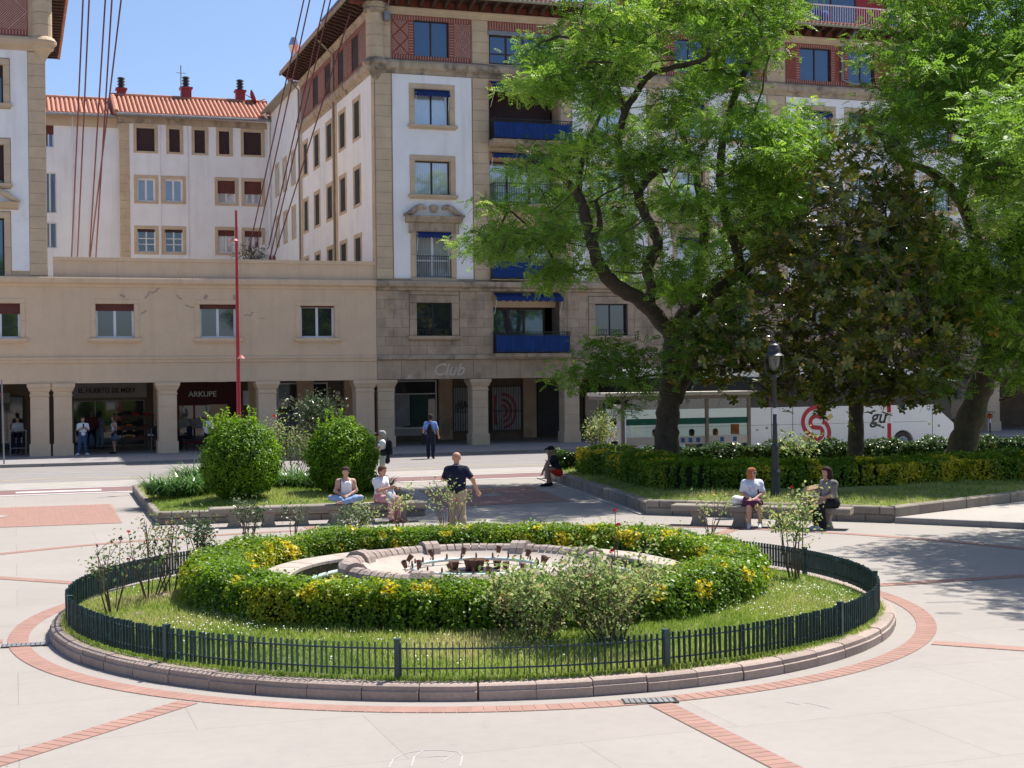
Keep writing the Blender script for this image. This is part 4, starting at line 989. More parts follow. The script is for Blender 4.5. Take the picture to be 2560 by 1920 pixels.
        al = norm(d_*np.array([1, 1, .5]) + rg.normal(0, .7, (N, 3)) + np.array([0, 0, -.05])); nn = norm(np.array([0, 0, 1.0]) + rg.normal(0, .62, (N, 3))); R_ = frames(nn, al)
        cr_ = rg.normal(0, .22, len(C_)); rnd = np.clip(.40 + cr_[k] + rg.normal(0, .2, N), 0, 1); kd = np.zeros(N); sz = leaf*rg.uniform(.65, 1.25, N)
    cards('crown', mat, tmpl[0], tmpl[1], pos, R_, sz, {'rnd': rnd, 'kind': kd}, root)['kind'] = 'stuff'
    return root
rg = np.random.default_rng(101)
T1 = [(1405,-90),(1425,60),(1335,110),(1325,165),(1290,210),(1300,250),(1240,275),(1250,310),(1330,330),(1235,370),(1240,410),(1320,450),(1225,505),(1215,560),(1160,610),(1215,650),(1290,660),(1350,715),(1440,690),(1520,745),(1600,800),(1700,820),(1800,800),(1880,770),(1890,680),(1960,600),(2010,480),(2060,350),(1985,240),(2010,60),(2000,-90),(1850,-150),(1600,-150)]
c1 = clumps(T1, 380, 42.6, 5.0, rg, [(1690,140,42),(1935,225,55),(1440,300,30),(1360,560,22),(1250,760,60),(1640,860,60),(1960,160,40),(1560,420,20),(1760,560,30),(1400,130,30),(1590,780,55),(1330,300,22),(1500,420,22),(1660,330,22),(1700,640,25),(1420,640,25),(1860,330,30),(1285,325,62),(1365,335,42),(1275,470,50),(1300,655,48)], 38, CLR1, 43.5)
c1 += clumps([(1390,900),(1500,850),(1600,840),(1620,930),(1600,1000),(1530,1050),(1490,1000),(1420,960)], 15, 41.5, 1.6, rg, [], 55)
c1 += clumps([(1700,800),(1850,790),(1860,880),(1740,900),(1700,960)], 11, 41.5, 1.6, rg, [], 55)
c1 += clumps([(1780,250),(2050,330),(2000,560),(1850,620)], 26, 39.6, 2.0, rg, [], 50)
def L(Y0, *pts): return limb_pts(pts, Y0)
Y1 = 43.5
limbs1 = [L(Y1, (1664,1200,0,.50),(1666,1150,0,.40),(1668,1080,0,.36),(1672,1000,0,.33),(1680,920,0,.31),(1687,850,0,.31)),
 L(Y1, (1687,860,0,.28),(1664,817,0,.25),(1605,754,-.2,.24),(1546,720,-.4,.22),(1500,668,-.5,.20),(1482,610,-.6,.18),(1466,554,-.6,.17),(1447,492,-.7,.15),(1400,440,-1,.09),(1330,400,-1.4,.05)),
 L(Y1, (1625,770,0,.17),(1628,713,.2,.16),(1618,670,.3,.16),(1645,612,.4,.155),(1630,570,.4,.15),(1608,525,.5,.15),(1597,490,.5,.14),(1613,455,.6,.13),(1638,432,.5,.10),(1665,425,.5,.07)),
 L(Y1, (1690,850,0,.26),(1705,800,.2,.24),(1750,752,.5,.22),(1812,712,.8,.20),(1848,672,.9,.17),(1838,610,1,.15),(1816,550,1,.14),(1801,463,1,.13),(1803,376,1,.12),(1820,309,1.1,.11),(1840,231,1.2,.10),(1870,159,1.2,.085),(1898,100,1.3,.06),(1915,20,1.4,.04)),
 L(Y1, (1600,495,.5,.12),(1570,430,.2,.11),(1545,360,0,.11),(1560,285,-.2,.11),(1590,235,-.3,.10),(1622,190,-.4,.095),(1680,168,-.6,.085),(1730,158,-.8,.075),(1770,138,-1,.06),(1762,70,-1.1,.045),(1740,0,-1.2,.03)),
 L(Y1, (1560,285,-.2,.08),(1540,200,-.6,.07),(1500,130,-1,.06),(1455,70,-1.2,.04)),
 L(Y1, (1480,600,-.6,.12),(1500,560,-.3,.09),(1490,500,0,.06)),
 L(Y1, (1447,492,-.7,.10),(1450,430,-.4,.09),(1480,330,0,.07),(1520,260,.3,.05)),
 L(Y1, (1660,820,0,.2),(1720,770,1.5,.2),(1750,680,2.2,.19),(1760,560,2.6,.15),(1740,440,2.8,.12),(1700,320,3,.08)),
 L(Y1, (1850,670,.9,.12),(1890,640,.6,.1),(1950,560,.3,.08),(1990,450,0,.05)),
 L(Y1, (1690,1000,0,.2),(1720,930,.8,.17),(1760,800,1.4,.16),(1790,700,1.8,.13))]
b1 = P(1664, 1204, 0); b1 = PY(1664, 1200, Y1)
make_tree('old locust tree with a forked trunk rising behind the left part of the right hedge', (b1.x, Y1, .3), limbs1, c1, 36000, .25, 111, ROB, PINN, 'locust trees around the square', (.28, .28, .13), name='locust_tree')
T2 = [(2160,-120),(2215,40),(2120,140),(2190,220),(2140,320),(2250,420),(2310,560),(2200,640),(2150,730),(2250,800),(2400,800),(2560,760),(2860,700),(2930,200),(2800,-150),(2400,-150)]
c2 = clumps([(1960,640),(2100,600),(2350,620),(2400,760),(2200,800),(2000,740)], 26, 41.2, 1.5, rg, [], 50) + clumps(T2, 390, 44.3, 5.8, rg, [(2130,230,45),(2470,640,50),(2330,500,25)], 42, CLR2, 47.5)
c2 += clumps([(2230,120),(2620,60),(2700,500),(2400,480),(2250,330)], 60, 39.5, 2.5, rg, [], 50)
c2 += clumps([(2200,560),(2650,540),(2650,960),(2500,960),(2440,890),(2390,985),(2290,985)], 90, 44.2, 2.8, rg, [], 50, CLR2[:1], 47.5)
c2 += clumps([(2300,-120),(2750,-120),(2750,220),(2360,160)], 55, 41.5, 3.0, rg, [], 45)
c2 += clumps([(2300,640),(2620,600),(2620,930),(2430,900)], 42, 42.6, 1.8, rg, [], 50)
Y2 = 47.5
limbs2 = [L(Y2, (2392,1180,0,.62),(2399,1140,0,.50),(2415,1080,0,.46),(2440,1000,0,.42),(2462,930,0,.40),(2488,860,-.2,.36),(2530,800,-.3,.30),(2590,740,-.4,.26)),
 L(Y2, (2465,920,0,.26),(2480,800,.3,.24),(2476,723,.5,.23),(2440,600,.6,.22),(2405,510,.6,.2),(2360,455,.5,.18),(2315,424,.4,.14),(2260,405,.2,.08)),
 L(Y2, (2590,740,-.4,.2),(2620,600,-.4,.18),(2560,480,-.5,.15),(2480,470,-.8,.1),(2440,480,-1,.06)),
 L(Y2, (2405,510,.6,.14),(2420,380,.4,.12),(2400,240,.2,.1),(2350,120,0,.07),(2330,20,0,.04)),
 L(Y2, (2620,600,-.4,.16),(2640,400,0,.13),(2600,200,.3,.1),(2560,60,.4,.06)),
 L(Y2, (2500,1000,0,.06),(2540,985,-.8,.05),(2535,960,-1,.04),(2500,950,-1.2,.03)),]
b2 = PY(2392, 1190, Y2)
make_tree('leaning locust tree with a thick scarred trunk at the right edge', (b2.x, Y2, .3), limbs2, c2, 50000, .26, 112, ROB, PINN, 'locust trees around the square', (.30, .30, .14), name='locust_tree')
# a third locust stands beside the square, its crown just entering at the upper right corner
c3 = []
while len(c3) < 220:
    v = Vector((rg.uniform(-1, 1), rg.uniform(-1, 1), rg.uniform(-1, 1)))
    if .3 < v.length < 1: c3.append(Vector((13.5 + v.x*4.2, 26.4 + v.y*6.2, 8.2 + v.z*2.4)))
t3 = Vector((14.2, 26.5, 0))
limbs3 = [([t3 + Vector((0, 0, -.1)), t3 + Vector((0, 0, 1.5)), t3 + Vector((-.2, -.1, 3.4)), t3 + Vector((-.3, -.3, 5)), t3 + Vector((-.3, -.5, 7.5))], [.4, .33, .28, .22, .08])] + \
  [([t3 + Vector((-.2, -.1, 3.6)), t3 + Vector((a*.5, b*.5, 5.3)), t3 + Vector((a, b, 7.6))], [.2, .14, .05]) for a, b in ((-3.2, -2), (-2.2, 2.4), (2, 1.5), (1, -3))]
make_tree('locust tree overhanging the square from the right, only leaf tips showing at the top corner', (t3.x, t3.y, 0), limbs3, c3, 19500, .28, 113, ROB, PINN, 'locust trees around the square', (.42, .42, .18), name='locust_tree')
# magnolia
TM = [(1850,600),(1890,480),(1955,395),(2035,352),(2130,345),(2225,400),(2300,500),(2370,640),(2430,780),(2410,900),(2280,955),(2180,985),(2050,975),(1930,990),(1800,950),(1690,910),(1660,840),(1760,780),(1850,690)]
cm = clumps(TM, 600, 42.2, 4.6, rg, [], 40)
cm += clumps([(1890,955),(2330,925),(2345,990),(2100,1003),(1890,1003)], 46, 43.2, 1.6, rg, [], 40)
YM = 45.5
limbsm = [L(YM, (2133,1210,0,.34),(2137,1160,0,.27),(2140,1080,0,.24),(2143,980,0,.22),(2148,850,0,.18),(2140,700,0,.13),(2120,560,0,.08),(2100,440,0,.04))]
for x, y, dy in ((1900,900,-1.5),(1950,750,-1),(2300,850,-1.2),(2260,680,1),(2030,600,1.4),(2200,900,-2),(1850,860,1),(2350,900,1)):
    limbsm.append(L(YM, (2146,980-(1010-y)*.35,0,.09),((2146+x)/2,(y+960)/2-40,dy*.5,.06),(x,y,dy,.03)))
bm_ = PY(2133, 1210, YM)
make_tree('broad dark magnolia with big glossy leaves between the two locust trees', (bm_.x, YM, .3), limbsm, cm, 18500, .20, 114, MAG, LEAF, None, (.38, .38, .34), name='magnolia_tree', whorl=True, kindp=.045)
p = PY(2075, 965, 41.0)

# ================================================================= LAMP, BUS STOP, BUS
MT['lampiron'] = M('dark_grey_cast_iron', (0.028, 0.03, 0.036), 0.5, 0.15, 6, spec=0.5)
q = P(1939, 1248, .3)
lp = thing('street_lamp', 'black cast iron street lamp between the two women on the right bench', 'street lamp', (q.x, q.y, .3))
MB().lathe([(0, -.05), (.125, -.05), (.125, .12), (.11, .16), (.10, .55), (.115, .58), (.115, .64), (.085, .7), (.078, 1.15), (.095, 1.19), (.095, 1.24), (.07, 1.3), (0, 1.3)], 12).build('base', MT['lampiron'], lp)
MB().lathe([(.062, 1.29), (.052, 1.7), (.065, 1.73), (.047, 1.77), (.04, 2.78), (.06, 2.8), (.06, 2.86), (.04, 2.9)], 12).build('pole', MT['lampiron'], lp, smooth=True)
arm = MB()
for a in (0, PI):
    c, s_ = math.cos(a), math.sin(a); arm.tube([(0, 0, 2.83), (.10*c, .10*s_, 2.85), (.19*c, .19*s_, 2.93), (.215*c, .215*s_, 3.1), (.215*c, .215*s_, 3.32)], .016, 6)
arm.build('bracket', MT['lampiron'], lp)
MB().lathe([(.02, 2.98), (.075, 3.01), (.11, 3.10), (.13, 3.22), (.14, 3.32)], 16).build('glass_bowl', glassmat('ribbed_lamp_glass', (0.10, 0.105, 0.10), 0.06, 0.15), lp, smooth=True)
MB().lathe([(0, 3.325), (.225, 3.32), (.23, 3.335), (.165, 3.39), (.145, 3.43), (.15, 3.5), (.125, 3.55), (.12, 3.58), (.05, 3.62), (.03, 3.68), (0, 3.69)], 20).build('cap', MT['lampiron'], lp)
MB().box(-.045, .045, -.05, -.046, 1.98, 2.12).build('sticker', MT['white'], lp)
# shelter
SH_D = 46.7
s0 = F(1506, 1000, 47.2)[0]; s1 = F(1876, 1000, SH_D)[0]
MT['alu'] = M('bronze_grey_aluminium', (0.23, 0.2, 0.17), 0.4, 0.1, 4, metal=0.3)
MT['sglass'] = clearglass('shelter_glass', (0.86, 0.93, 0.91), 0.07)
MT['greenband'] = M('green_glass_band', (0.01, 0.11, 0.085), 0.3, 0.1)
MT['frost'] = M('frosted_band', (0.5, 0.5, 0.48), 0.6, 0.05)
MT['pictoblue'] = M('blue_pictogram', (0.03, 0.12, 0.36), 0.5, 0.05)
MT['poster'] = M('salmon_red_poster', (0.5, 0.09, 0.06), 0.6, 0.05)
st = thing('bus_shelter', 'glass bus shelter with a pale flat roof behind the right hedge', 'bus shelter', tuple(BW(s0, SH_D)), A)
Ls = s1 - s0
rf = MB().box(-.25, Ls+.2, -.35, 1.35, 2.50, 2.62); rf.build('roof', M('pale_shelter_roof', (0.5, 0.46, 0.4), 0.7, 0.1), st)
MB().box(-.2, Ls+.15, -.3, 1.3, 2.38, 2.497).build('roof_beam', MT['alu'], st)
for px in (1557, 1767, 1872):
    x = F(px, 1050, SH_D)[0] - s0; MB().box(x-.055, x+.055, -.05, .05, 0, 2.378).build('post', MT['alu'], st)
MB().box(.1, .17, 1.1, 1.18, 0, 2.378).build('post', MT['alu'], st)
x0 = F(1557, 1050, SH_D)[0] - s0 + .06
xs = [x0, F(1767, 1050, SH_D)[0] - s0, F(1872, 1050, SH_D)[0] - s0]
for a, b in zip(xs[:-1], xs[1:]):
    a += .06; b -= .06
    MB().box(a, b, -.004, .004, .35, 2.37).build('glass_pane', MT['sglass'], st)
    MB().box(a, b, -.008, -.005, 1.48, 1.70).build('green_band', MT['greenband'], st)
    MB().box(a, b, -.008, -.005, .78, 1.06).build('frosted_band', MT['frost'], st)
for px in (1707, 1726, 1745, 1805, 1837):
    x = F(px, 1097, SH_D)[0] - s0; MB().box(x-.075, x+.075, -.012, -.0085, .84, 1.0).sphere((x, -.013, .965), .018, 6, 4).box(x-.02, x+.02, -.0135, -.0122, .87, .94).build('pictogram', MT['pictoblue'], st)
x = F(1838, 1078, SH_D)[0] - s0; MB().box(x-.17, x+.17, .02, .024, 1.09, 1.45).build('poster', MT['poster'], st)
MB().box(x0+.1, Ls-.2, .42, .78, .42, .46).build('seat', MT['alu'], st)
ip = MB().box(x0+.0, x0+.05, .1, 1.0, .4, 2.2); ip.build('shelter_panel', MT['frost'], st)
# bus
BD = 51.2; bs0 = F(1579, 1050, BD)[0]; bs1 = F(2385, 1050, BD)[0]; BL = bs1 - bs0
bus = thing('coach_bus', 'white coach with a red ring logo stopped behind the trees', 'bus', tuple(BW(bs0, BD)), A)
MT['buswhite'] = M('white_coach_paint', (0.76, 0.76, 0.75), 0.3, 0.03, 1, spec=0.5)
MT['busglass'] = glassmat('dark_coach_window', (0.008, 0.009, 0.01), 0.035)
wx = [F(2258, 1090, BD)[0] - bs0, 3.2, 4.5]
pr = [(0, .3), (0, 1.9), (BL-.9, 1.9), (BL-.05, 1.12), (BL, .9), (BL, .3)]
arcs = []
low = [(BL, .3)]
for w in sorted(wx, reverse=True):
    low += [(w + .5*math.cos(t), .38 + .5*math.sin(t)) for t in np.linspace(-.16, PI+.16, 11)]
prof_ = [(0, .3), (0, 1.9), (BL-1.0, 1.9), (BL-.03, 1.12), (BL, .95)] + low
def sideprism(pts, y0, y1):
    mb = MB(); m_ = len(pts); mb.v = [(p[0], y0, p[1]) for p in pts] + [(p[0], y1, p[1]) for p in pts]
    mb.f = [tuple(range(m_)), tuple(range(2*m_-1, m_-1, -1))] + [(j, m_+j, m_+(j+1) % m_, (j+1) % m_) for j in range(m_)]; return mb
sideprism(prof_, 0, 2.5).build('body', MT['buswhite'], bus)
sideprism([(.04, 1.903), (.1, 3.1), (BL-1.6, 3.1), (BL-.35, 2.95), (BL-.06, 1.16), (BL-1.0, 1.903)], .02, 2.48).build('window_band', MT['busglass'], bus)
sideprism([(.1, 3.103), (.2, 3.42), (.6, 3.5), (BL-2.2, 3.5), (BL-1.0, 3.36), (BL-.38, 2.98), (BL-1.58, 3.103)], .05, 2.45).build('roof', MT['buswhite'], bus)
for w in wx:
    wh = MB().lathe([(.0, -.0), (.25, 0), (.27, .06), (.41, .05), (.44, .1), (.44, .3), (0, .3)], 24); wh.xf(Matrix.Rotation(-PI/2, 4, 'X')); wh.v = [(x+w, y+.03, z+.38) for x, y, z in wh.v]
    wo = wh.build('wheel', MT['iron'], bus, smooth=False)
    hb = MB().lathe([(.0, -.03), (.1, -.03), (.2, -.005), (.25, -.004), (.26, .01)], 16); hb.xf(Matrix.Rotation(-PI/2, 4, 'X')); hb.v = [(x+w, y+.03, z+.38) for x, y, z in hb.v]; hb.build('hub', MT['zinc'], wo)
def bx(px, py): s_, z = F(px, py, BD); return s_ - bs0, z
for px in (1929, 1982, 2331):
    x, _ = bx(px, 1080); MB().box(x-.012, x+.012, -.004, .001, .32, 1.89).build('panel_seam', MT['iron'], bus)
x, z = bx(1900, 1063); MB().box(.05, BL-1.3, -.003, .001, z-.006, z+.006).build('panel_seam', MT['joint'], bus)
for px, py in ((2347, 1064), (2208, 1068), (1917, 1070)):
    x, z = bx(px, py); mb = MB().lathe([(0, -.006), (.06, -.006), (.06, 0)], 14); mb.xf(Matrix.Rotation(-PI/2, 4, 'X')); mb.v = [(a+x, b, c+z) for a, b, c in mb.v]; mb.build('filler_cap', MT['zinc'], bus)
for px, py in ((2323, 1060), (1893, 1075)):
    x, z = bx(px, py); MB().box(x-.05, x+.05, -.008, .001, z-.04, z+.04).build('marker_light', MT['roadyellow'], bus)
x, z = bx(1586, 1107); MB().box(.02, .22, -.01, .001, z-.16, z+.16).build('tail_light', MT['red'], bus)
def ribbon(mb, pts, w, y):
    pts = [Vector((p[0], p[1])) for p in pts]; L_, R_ = [], []
    for i, p in enumerate(pts):
        t = (pts[min(i+1, len(pts)-1)] - pts[max(i-1, 0)]).normalized(); n_ = Vector((-t.y, t.x))*w/2; L_.append(p+n_); R_.append(p-n_)
    for i in range(len(pts)-1): mb.poly([(L_[i].x, y, L_[i].y), (R_[i].x, y, R_[i].y), (R_[i+1].x, y, R_[i+1].y), (L_[i+1].x, y, L_[i+1].y)])
cx, cz = bx(2041, 1062); k = (bx(2082, 1062)[0] - bx(2002, 1062)[0])/2
def ell(a0, a1, rx, ry, ox=0, oz=0, n_=16): return [(cx+k*(ox + rx*math.cos(math.radians(t))), cz+k*(oz + ry*math.sin(math.radians(t)))) for t in np.linspace(a0, a1, n_)]
lg = MB()
ribbon(lg, ell(70, 222, .86, .80, .02, .16, 22) + [(cx+k*(-.35), cz+k*(-.58)), (cx+k*.0, cz+k*(-.84)), (cx+k*.18, cz+k*(-.98))], k*.24, -.006)
ribbon(lg, [(cx+k*.34, cz+k*.36)] + ell(55, 232, .38, .34, .0, .14, 14) + ell(48, -125, .40, .36, -.02, -.44, 16), k*.24, -.007)
ribbon(lg, [(cx+k*.36, cz+k*.14)] + ell(46, -58, .86, .80, -.06, -.46, 18), k*.24, -.008)
lg.build('ring_logo', MT['red'], bus)
lg = MB(); ribbon(lg, [(cx+k*.62, cz+k*.28), (cx+k*1.0, cz+k*.52)], k*.26, -.006); ribbon(lg, [(cx-k*.92, cz-k*.62), (cx-k*.6, cz-k*.86)], k*.26, -.006)
lg.build('logo_tips', MT['roadyellow'], bus)
x, z = bx(2195, 1051); link('lettering', text_mesh('gu', .78, MT['iron'], .004, .3, .012), bus, (x, -.006, z-.1), (PI/2, 0, 0))
mr = MB().box(BL-.05, BL+.12, -.32, -.1, 2.1, 2.55).tube([(BL-.3, 0, 2.9), (BL-.1, -.15, 2.85), (BL, -.2, 2.5)], .03, 6); mr.build('mirror', MT['iron'], bus)
# red and white stop pole
q = BW(F(2223, 1050, 46.6)[0], 46.6)
bp_ = thing('bus_stop_pole', 'red and white bus stop pole behind the magnolia trunk', 'pole', (q.x, q.y, 0))
MB().tube([(0, 0, 0), (0, 0, 2.9)], .075, 12).build('pole', MT['red'], bp_)
MB().tube([(0, 0, 1.35), (0, 0, 1.75)], .079, 12).build('white_band', MT['white'], bp_)
MB().box(-.28, .28, -.03, .03, 2.4, 2.95).build('sign_plate', MT['white'], bp_)

# red mast lamp
q = PY(598, 1100, 43.8)
mast = thing('lamp_mast', 'tall tapering red mast with two small spotlights in front of the beige building', 'lamp mast', (q.x, 43.8, .1))
ztop = PY(590, 526, 43.8); MB().tube([(0, 0, 0), (ztop.x - q.x, 0, ztop.z - .1)], [.075, .035], 12).build('pole', MT['red'], mast)
MT['pinkcap'] = M('faded_pink_lamp_shade', (0.5, 0.2, 0.17), 0.5, 0.1)
for px, py, sx in ((586, 600, -.06), (603, 894, .08)):
    w = PY(px, py, 43.8); c_ = Vector((w.x - q.x, -.02, w.z - .1))
    MB().lathe([(.0, .07), (.05, .06), (.125, -.03), (.12, -.045), (0, -.02)], 14, tuple(c_)).build('spot_lamp', MT['pinkcap'], mast)
# road sign at the left edge
q = BW(F(10, 1150, 58.8)[0], 58.8); rs = thing('road_sign', 'triangular road sign on a grey post at the far left kerb', 'road sign', (q.x, q.y, .12), A)
MB().tube([(0, 0, 0), (-.05, 0, 3.2)], .03, 8).build('post', MT['zinc'], rs)
MB().prism([(-.92, 0), (-.03, 0), (-.475, .78)], 0, .02).xf(Matrix.Translation((-.02, -.04, 2.6)) @ Matrix.Rotation(PI/2, 4, 'X')).build('plate', MT['red'], rs)
MB().prism([(-.75, .1), (-.2, .1), (-.475, .57)], 0, .004).xf(Matrix.Translation((-.02, -.062, 2.6)) @ Matrix.Rotation(PI/2, 4, 'X')).build('plate_centre', MT['white'], rs)
# cables of the footbridge
def cable(i, p0, d0, p1, d1, label, grp):
    a = F(*p0, d0); b = F(*p1, d1); A0, B0_ = BW(a[0], d0, a[1]), BW(b[0], d1, b[1]); t = thing('steel_cable', label, 'cable', tuple(A0), 0, grp)
    MB().tube([(0, 0, 0), B0_ - A0], .034, 8).build('strand', MT['cablered'], t); MB().tube([(0, 0, -.25), (0, 0, .1)], [.12, .07], 8).build('anchor', MT['cablered'], t)
GA, GB_ = 'left group of slanting red cables', 'right group of slanting red cables'
K = 700/1659
for i, (t0, b0, lab) in enumerate(((487, 423, 'leftmost slanting red cable of the left group'), (523, 458, 'second slanting red cable from the left in the left group'), (617, 528, 'middle red cable of the left group, crossed by the dark one'),
        (656, 567, 'fourth red cable of the left group'), (704, 532, 'steepest dark cable of the left group crossing two others'))):
    cable(i, (b0*K, 1540*K), 72, (t0*K + (t0-b0)*K*.15, -230*K*.45), 62 - i*.3, lab, GA)
for i, (t0, y0, b0, y1, lab) in enumerate(((378, 0, 66, 1420, 'leftmost slanting red cable of the right group'), (413, 0, 108, 1400, 'second slanting red cable in the right group'), (503, 0, 172, 1450, 'middle red cable of the right group'),
        (536, 0, 188, 1480, 'fourth red cable of the right group'), (672, 20, 215, 1480, 'red cable of the right group passing in front of the attic windows'))):
    fx = lambda x: 600 + x*K
    cable(i, (fx(b0 - (t0-b0)*.03), (y1+45)*K), 80 - i*.2, (fx(t0 + (t0-b0)*.12), (y0 - (y1-y0)*.12)*K), 66 - i*.25, lab, GB_)
# ================================================================= BUILDINGS
D0 = 64.0; SC = 15.42; SL = 1.38; SE = 63.0
RO = {}
def broot(name, label, s, d, cat='building'):
    r = thing(name, label, cat, tuple(BW(s, d)), A); RO[r.name] = (s, d); return r
def rel(root, s, d, z=0): o = RO[root.name]; return (s - o[0], d - o[1], z)
def bbox(root, name, mat, s0, s1, d0, d1, z0, z1, parent=None):
    o = RO[root.name]; return MB().box(s0-o[0], s1-o[0], d0-o[1], d1-o[1], z0, z1).build(name, mat, parent or root)
CACHE = {}
def cached(key, fn):
    if key not in CACHE: CACHE[key] = fn()
    return CACHE[key]
def stone_me(w, h, dep, mat, ch=.010, g=.004):
    w, h = round(w, 2), round(h, 2)
    def mk():
        b = MB(); x0, x1, z0, z1 = g, w-g, g, h-g
        b.v = [(x0,ch,z0),(x1,ch,z0),(x1,ch,z1),(x0,ch,z1),(x0+ch,0,z0+ch),(x1-ch,0,z0+ch),(x1-ch,0,z1-ch),(x0+ch,0,z1-ch),(x0,dep,z0),(x1,dep,z0),(x1,dep,z1),(x0,dep,z1)]
        b.f = [(4,5,6,7),(0,1,5,4),(1,2,6,5),(2,3,7,6),(3,0,4,7),(8,9,1,0),(9,10,2,1),(10,11,3,2),(11,8,0,3)]
        return b.mesh('stone_block', mat)
    return cached(('st', w, h, dep, mat.name), mk)
def stones(root, s0, s1, z0, z1, d, rows, bw, mat, holes=(), dep=.03, name='stone_block', stagger=True, parent=None, side=None):
    """courses of single blocks on a wall face, left out where openings are"""
    hh = (z1-z0)/rows
    for r in range(rows):
        a, b = z0 + r*hh, z0 + (r+1)*hh
        n_ = max(1, round((s1-s0)/bw)); w = (s1-s0)/n_; o = (.5 if (r % 2 and stagger) else 0)
        cuts = sorted({round(x, 3) for x in [s0, s1] + [s0 + (i+o)*w for i in range(n_+1) if s0 + .08 < s0 + (i+o)*w < s1 - .08]})
        for x0, x1 in zip(cuts[:-1], cuts[1:]):
            segs = [(x0, x1, a, b)]
            for h in holes:
                new = []
                for p, q, c, e in segs:
                    if h[0] >= q-.01 or h[1] <= p+.01 or h[2] >= e-.01 or h[3] <= c+.01: new.append((p, q, c, e)); continue
                    if h[0] > p+.06: new.append((p, h[0], c, e))
                    if h[1] < q-.06: new.append((h[1], q, c, e))
                    m0, m1 = max(p, h[0]), min(q, h[1])
                    if h[2] > c+.06: new.append((m0, m1, c, h[2]))
                    if h[3] < e-.06: new.append((m0, m1, h[3], e))
                segs = new
            for p, q, c, e in segs:
                me = stone_me(q-p, e-c, dep, mat)
                if side is None: link(name, me, parent or root, rel(root, p, d + random.uniform(-.006, .004), c))
                else: link(name, me, parent or root, rel(root, side - random.uniform(0, .006), d - p, c), (0, 0, -PI/2))
def cornice(root, name, mat, s0, s1, d, prof, parent=None):
    o = RO[root.name]; return MB().extr_x([(d - o[1] + y, z) for y, z in prof], s0-o[0], s1-o[0]).build(name, mat, parent or root)
def win_me(w, h, rec, fr, mull, trans, fmat):
    def mk():
        b = MB(); y0, y1 = rec, rec + .07
        b.box(0, w, y0, y1, 0, fr); b.box(0, w, y0, y1, h-fr, h); b.box(0, fr, y0, y1, fr, h-fr); b.box(w-fr, w, y0, y1, fr, h-fr)
        for m_ in mull: b.box(w*m_ - fr*.6, w*m_ + fr*.6, y0+.002, y1, fr, h-fr)
        xs = [fr] + [v for m_ in mull for v in (w*m_ - fr*.6, w*m_ + fr*.6)] + [w-fr]
        for t in trans:
            for i in range(0, len(xs), 2): b.box(xs[i], xs[i+1], y0+.006, y1, h*t-fr*.4, h*t+fr*.4)
        return b.mesh('window', fmat)
    return cached(('w', round(w, 2), round(h, 2), rec, fr, tuple(mull), tuple(trans), fmat.name), mk)
def boxme(name, x0, x1, y0, y1, z0, z1, mat):
    return cached((name, *[round(v, 3) for v in (x0, x1, y0, y1, z0, z1)], mat.name), lambda: MB().box(x0, x1, y0, y1, z0, z1).mesh(name, mat))
def window(root, s0, s1, z0, z1, d, glass='glass_sky', rec=.22, fr=.06, mull=(.5,), trans=(), frame='brownframe', shut=0, shutmat='shutter', surr=None, sill=None, side=None, smat='stone', parent=None, name='window'):
    w, h = s1-s0, z1-z0
    if side is None: lo, ro = rel(root, s0, d, z0), (0, 0, 0)
    else: lo, ro = rel(root, side, s1, z0), (0, 0, -PI/2)          # here s0,s1 are depths along the side wall
    o = link(name, win_me(w, h, rec, fr, mull, trans, MT[frame]), parent or root, lo, ro)
    e = [0] + list(mull) + [1]; 
    for a, b in zip(e[:-1], e[1:]):
        x0 = a*w + fr*(.6 if a else 1); x1 = b*w - fr*(.6 if b < 1 else 1)
        link('pane', boxme('pane', x0, x1, rec+.035, rec+.045, fr, h-fr, MT[glass]), o)
    if shut: link('roller_blind', boxme('roller_blind', .01, w-.01, rec-.05, rec-.005, h*(1-shut), h-.002, MT[shutmat]), o)
    if surr:
        t = surr; y = -.035
        for nm, q in (('lintel_stone', (-t, w+t, h, h+t)), ('jamb_stone', (-t, 0, 0, h*.5)), ('jamb_stone', (-t, 0, h*.5, h)), ('jamb_stone', (w, w+t, 0, h*.5)), ('jamb_stone', (w, w+t, h*.5, h))) + ((('sill_stone', (-t, w+t, -t*.7, 0)),) if not sill else ()):
            me = stone_me(q[1]-q[0], q[3]-q[2], .05, MT[smat], .012, .003); link(nm, me, o, (q[0], y, q[2]))
    if sill:
        t = surr or .1
        link('sill', boxme('sill', -t-.08, w+t+.08, -.16, .04, -.13, -.0, MT[smat]), o); link('sill_moulding', boxme('sill_moulding', -t, w+t, -.10, .0, -.2, -.131, MT[smat]), o)
    return o
def scallop(w, drop, out, mat, n=10):
    b = MB(); m_ = n*6; b.v += [(w*i/m_, 0, 0) for i in range(m_+1)] + [(w*i/m_, -out, -drop) for i in range(m_+1)]
    b.v += [(w*i/m_, -out-.005, -drop-.14-.05*abs(math.sin(PI*i/6))) for i in range(m_+1)]
    for r in range(2):
        for i in range(m_): k = r*(m_+1); b.f.append((k+i, k+i+1, k+m_+2+i, k+m_+1+i))
    return b
def awning(root, s0, s1, z, d, drop, out, parent=None, mat='navycloth', stripe=False):
    o = scallop(s1-s0, drop, out, MT[mat]).build('awning', MT[mat], parent or root, rel(root, s0, d, z))
    if stripe: MB().box(0, s1-s0, -out*.55-.03, -out*.55+.03, -drop*.55+.012, -drop*.55+.02).build('awning_stripe', MT['whitecloth'], o)
    for x in (.03, s1-s0-.03): MB().tube([(x, -out, -drop-.02), (x, -.02, -drop-.75)], .012, 6).build('awning_arm', MT['white'], o)
    return o
